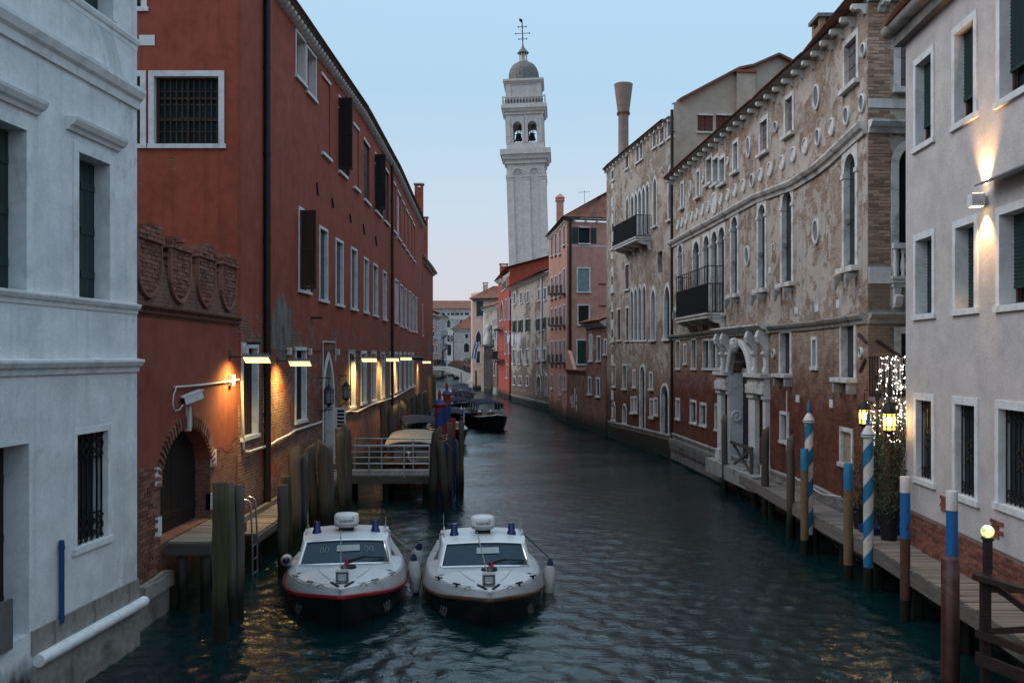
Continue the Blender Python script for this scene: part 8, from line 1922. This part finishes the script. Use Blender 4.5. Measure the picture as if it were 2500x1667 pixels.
    for s in S:
        o = thing if False else None
        mb = MB(); mb.lathe([(.085, 0), (.08, .03), (.062, .07), (.058, .19), (.05, .21), (.01, .215)], 16, (s * .51, 2.55, 1.475)); autosmooth(mb.build('beacon', M['beacon_blue'], t), 50)
        mb = MB(); mb.tube([(s * .69, 2.5, 1.46), (s * .69, 2.52, 1.53), (s * .69, 3.05, 1.53), (s * .69, 3.08, 1.46)], 0.012, 5); mb.build('roof_rail', M['chrome'], t)
        mb = MB(); mb.tube([(s * .70, 3.0, 1.45), (s * .70, 3.0, 1.72 - .06 * s)], 0.006, 4); mb.build('aerial', M['fender'], t)
        for yy, xx in ((.72, .50), (1.35, .78)):
            mb = MB(); z = dz(xx, yy); mb.bar((s * xx - .055, yy - .05 * s, z + .045), (s * xx + .055, yy + .05 * s, z + .045), .022, .02); mb.box(s * xx - .018, s * xx + .018, yy - .018, yy + .018, z - .01, z + .04); mb.build('cleat', M['steel'] if glowside else M['rubber'], t)
        mb = MB(); mb.tube([(s * .33 + .05 * math.cos(k * .63), .40, dz(.33, .4) + .05 * math.sin(k * .63)) for k in range(6)], 0.008, 4); mb.build('bow_eye', M['rubber'], t)
        mb = MB(); mb.bar((s * .05, .20, dz(.05, .2) + .012), (s * .17, .52, dz(.17, .52) + .012), .035, .018); mb.build('anchor_track', M['rubber'], t)
    mb = MB(); z = dz(0, .42); mb.box(-.10, .10, .40, .56, z + .02, z + .19); mb.build('searchlight', M['gel_grey'], t)
    mb = MB(); mb.box(-.085, .085, .385, .40, z + .035, z + .175); o = mb.build('bezel', M['rubber'], t); mb = MB(); mb.box(-.068, .068, .378, .386, z + .05, z + .16); mb.build('lamp_glass', M['lamp_clear'], o)
    mb = MB(); mb.tube([(-.03 if glowside else .02, .66, z), (-.03 if glowside else -.17, .70 if glowside else .8, z + .78)], 0.008, 5); mb.build('whip_aerial', M['fender'], t)
    mb = MB(); fs_ = [(0.02 + .05 * j + .02 * math.sin(i * 2), .66 + .03 * math.cos(i + j), z + .34 - .055 * i - .02 * j) for i in range(6) for j in range(2)]
    mb.add(fs_, [(2 * i, 2 * i + 1, 2 * i + 3, 2 * i + 2) for i in range(5)]); mb.m[-5:] = [0, 0, 1, 0, 0]; mb.build('pennant', [M['rub_red'], M['rope']], t)
    for s in S:      # bow number on the flare
        tm = text_mesh(number, 0.20, 0.001); tm.materials.append(M['ink_pale']); y = 0.95; hb = lerp_tab(HT, y)[0]; hb2 = lerp_tab(HT, y + .3)[0]; ang = math.atan2(.3, hb2 - hb)
        o = link('bow_number', tm, t); o.matrix_local = Matrix.Translation((s * (hb + .055), y, .50)) @ Matrix.Rotation((ang) if s > 0 else -(ang), 4, 'Z') @ Matrix.Rotation(R(74), 4, 'X')
    return t
pb1 = police_boat('moored white cabin boat with red rubbing strake and bow number 107', (ray_xy(833) * 15.6, 15.6, -0.45), math.atan(0.145), 'rub_red', '107', True)
pb2 = police_boat('moored white cabin boat with brown strake and bow number 103', (ray_xy(1197) * 15.7, 15.7, -0.52), math.atan(0.075), 'rub_brown', '103', False)
GF = 'fenders of the white cabin boats'
def on_boat(b, x, y, z): return b.matrix_basis @ Vector((x, y, z))
for o in (pb1, pb2): o.matrix_basis = Matrix.Translation(o.location) @ Matrix.Rotation(o.rotation_euler[2], 4, 'Z') @ Matrix.Scale(1.1, 4)
fender_t('fender', 'white fender with navy end hanging upright between the two cabin boats', on_boat(pb1, 1.20, 2.3, .72), (R(4), R(-3), 0), group=GF)
fender_t('fender', 'tilted white fender against the boat numbered 103, beside the upright one', on_boat(pb2, -1.20, 2.7, .98), (R(20), R(14), 0), group=GF)
fender_t('fender', 'white fender with navy end on the open water side of boat 103', on_boat(pb2, 1.17, 2.4, .66), (R(-4), R(4), 0), group=GF)
fender_t('fender', 'white fender lying along the side deck of boat 107', on_boat(pb1, -1.02, 2.4, 1.05), (R(80), 0, R(12)), L=.5, group=GF)
def rope(label, pts, r=0.012, mat='rope', cat='rope'):
    o = MB().tube(pts, r, 5).build('mooring_rope', M[mat]); tag(o, label, cat, 'mooring ropes'); return o
def sag(a, b, s, n=7): a = Vector(a); b = Vector(b); return [a.lerp(b, i / n) - Vector((0, 0, s * 4 * (i / n) * (1 - i / n))) for i in range(n + 1)]
rope('grey rope from the roof rail of boat 107 to its fender', sag(on_boat(pb1, .70, 2.6, 1.50), on_boat(pb1, 1.20, 2.3, 1.14), .02)); rope('dark rope from the roof rail of boat 103 down to the tilted fender', sag(on_boat(pb2, -.70, 2.6, 1.50), on_boat(pb2, -1.16, 2.72, 1.36), .02), mat='rubber')
rope('dark rope from the roof of boat 103 to its fender over open water', sag(on_boat(pb2, .70, 2.6, 1.50), on_boat(pb2, 1.17, 2.4, 1.08), .0), mat='rubber'); rope('loose grey rope slung between the two cabin boats', sag(on_boat(pb1, 1.0, 3.2, .92), on_boat(pb2, -1.0, 3.2, .92), .18))
rope('grey rope tied round the crossed pontoon piles', [(ray_xy(1078) * 28.2 + .17 * math.cos(k * .8), 28.4 + .17 * math.sin(k * .8), 1.95 + .02 * k) for k in range(17)] + sag((ray_xy(1080) * 28.2 + .1, 28.3, 2.1), (ray_xy(1098) * 28.8 + .1, 28.8, 1.72), .06), .014)

# ---- water taxis
TT = curve_tab([(0.0, 0.02, 1.05, 0.45), (0.3, 0.28, 1.00, 0.1), (1.0, 0.62, 0.92, -0.1), (2.2, 0.92, 0.82, -0.25), (4.0, 1.05, 0.74, -0.3), (6.5, 1.05, 0.72, -0.3), (9.0, 0.85, 0.74, -0.2)], 20)
def taxi(name, label, loc, rz, hullm, deckm, canopym, group, cab=(3.0, 6.6), canopy=(2.9, 7.9), ch=1.62, hs=None):
    t = thing(name, label, 'boat', loc, rz, group); S = (1, -1); mb = MB(); rows = []
    for y, hb, zs, kd in TT:
        rk = 0.8 * (1 - min(1, y / 1.3)) ** 1.5; h = [(hb * a + .01, y + rk * (zs - z) / zs, z) for a, z in ((1.02, zs), (.97, zs - .25), (.86, .2), (.6, -.1), (0.0, kd))]; rows.append(h + [(-x, yy, z) for x, yy, z in reversed(h[:-1])])
    loft(mb, rows); mb.f.append([(len(rows) - 1) * 9 + k for k in range(9)]); mb.m.append(0); autosmooth(mb.build('hull', M[hullm], t), 50)
    mb = MB(); rows = [[(max(.004, hb - .02) * a, y, zs + .01 + .07 * (1 - a * a)) for a in (-1, -.5, 0, .5, 1)] for y, hb, zs, kd in TT]; loft(mb, rows); autosmooth(mb.build('deck', M[deckm], t), 50)
    mb = MB()
    for s in S: mb.tube([(s * (hb + .02), y, zs - .02) for y, hb, zs, kd in TT], .022, 5)
    mb.build('gunwale', M['chrome'], t)
    y0, y1 = cab; hw_ = 0.82; mb = MB()
    for s in S: mb.box(s * hw_ - .02, s * hw_ + .02, y0, y1, .72, 1.12)
    mb.box(-hw_, hw_, y0 - .02, y0 + .02, .72, 1.08); mb.build('cabin_side', M[deckm if deckm == 'mahog' else 'mahog'], t)
    mb = MB()
    for s in S:
        for k in range(4): yy = y0 + k * (y1 - y0) / 3; mb.box(s * hw_ - .025, s * hw_ + .025, yy - .03, yy + .03, 1.12, ch - .02)
    for x in (-.78, 0, .78): mb.bar((x, y0, 1.08), (x * .94, y0 + .35, ch - .03), .03, .03)
    mb.build('window_frame', M['chrome'], t)
    mb = MB()
    for s in S: mb.add([(s * hw_, y0, 1.12), (s * hw_, y1, 1.12), (s * hw_, y1, ch - .02), (s * hw_, y0 + .3, ch - .02)], [(0, 1, 2, 3)])
    mb.add([(-.78, y0 - .01, 1.08), (.78, y0 - .01, 1.08), (.74, y0 + .34, ch - .03), (-.74, y0 + .34, ch - .03)], [(0, 1, 2, 3)]); mb.build('window_pane', M['clear'], t)
    mb = MB(); rows = []
    for i in range(9):
        q = i / 8; y = canopy[0] + (canopy[1] - canopy[0]) * q; e = .10 * (1 - (2 * q - 1) ** 6); rows.append([((hw_ + .10) * a, y, ch - .12 + e + .14 * (1 - abs(a) ** 3)) for a in (-1, -.98, -.8, -.4, 0, .4, .8, .98, 1)])
    loft(mb, rows); mb.v = mb.v + [(x, y, z - .035) for x, y, z in mb.v]; n = 81; mb.f += [[n + i for i in reversed(f)] for f in mb.f]; mb.m += list(mb.m)
    autosmooth(mb.build('canopy', M[canopym], t), 70)
    mb = MB(); mb.box(-.78, .78, y0 + .6, y1, .7, .74); mb.box(-.6, -.3, 2.6, 2.9, .80, 1.25); mb.box(.2, .75, 2.5, 2.7, .8, 1.15); mb.build('seat', M['rope'], t)
    mb = MB(); mb.lathe([(.03, 0), (.03, .12), (.07, .13), (.07, .25), (.02, .28)], 10, (0, .9, lerp_tab(TT, .9)[1] + .06)); mb.build('bow_light', M['chrome'], t); mb = MB(); mb.tube([(0, .25, 1.03), (0, .15, 1.6)], .012, 4); mb.build('jackstaff', M['chrome'], t)
    return t
GT = 'water taxis with canopies along the left bank'
taxi('water_taxi', 'dark hulled water taxi with navy canopy alone in mid canal', (ray_xy(1216) * 57, 57.0, 0), R(10), 'hull_black', 'gel_white', 'navy_canvas', GT)
taxi('water_taxi', 'white decked water taxi with navy canopy behind the mid canal one', (ray_xy(1136) * 60, 60, 0), R(8), 'hull_black', 'gel_white', 'navy_canvas', GT)
taxi('water_taxi', 'third water taxi back, navy canopy and pale deck', (ray_xy(1138) * 73, 73.0, 0), R(6), 'hull_black', 'gel_white', 'navy_canvas', GT)
taxi('water_taxi', 'fourth water taxi back, navy canopy under the footbridge view', (ray_xy(1134) * 84, 84.0, 0), R(6), 'mahog', 'mahog', 'navy_canvas', GT)
taxi('water_taxi', 'farthest navy canopied water taxi below the footbridge', (ray_xy(1128) * 96, 96.0, 0), R(6), 'hull_black', 'gel_white', 'navy_canvas', GT)
taxi('water_taxi', 'water taxi with navy canopy just behind the red and blue poles', (ray_xy(1100) * 46.5, 46.5, 0), R(6), 'hull_black', 'gel_white', 'navy_canvas', GT)
taxi('water_taxi', 'mahogany water taxi with navy canopy close to the wall by the red and blue poles', (ray_xy(1052) * 39.5, 39.5, 0), R(10), 'mahog', 'mahog', 'navy_canvas', GT)
taxi('water_taxi', 'varnished mahogany boat with beige canopy behind the pontoon railing', (ray_xy(995) * 32.0, 32.0, 0), R(4), 'mahog', 'mahog', 'beige_canvas', GT, canopy=(2.3, 7.9), ch=1.48)
mbt = thing('motorboat', 'tiny motorboat seen through the arch of the footbridge', 'boat', (ray_xy(1101) * 215, 215, 0)); mb = MB(); loft(mb, [[(hb * a * 1.0, y * .6, z) for a, z in ((1, .6), (.8, 0), (0, -.2), (-.8, 0), (-1, .6))] for y, hb, zs, kd in TT]); mb.build('hull', M['hull_black'], mbt); mb = MB(); mb.box(-.5, .5, 2.5, 2.7, .5, 1.2); mb.box(-.8, .8, 2, 5, .3, .6); mb.build('seat', M['gel_grey'], mbt)
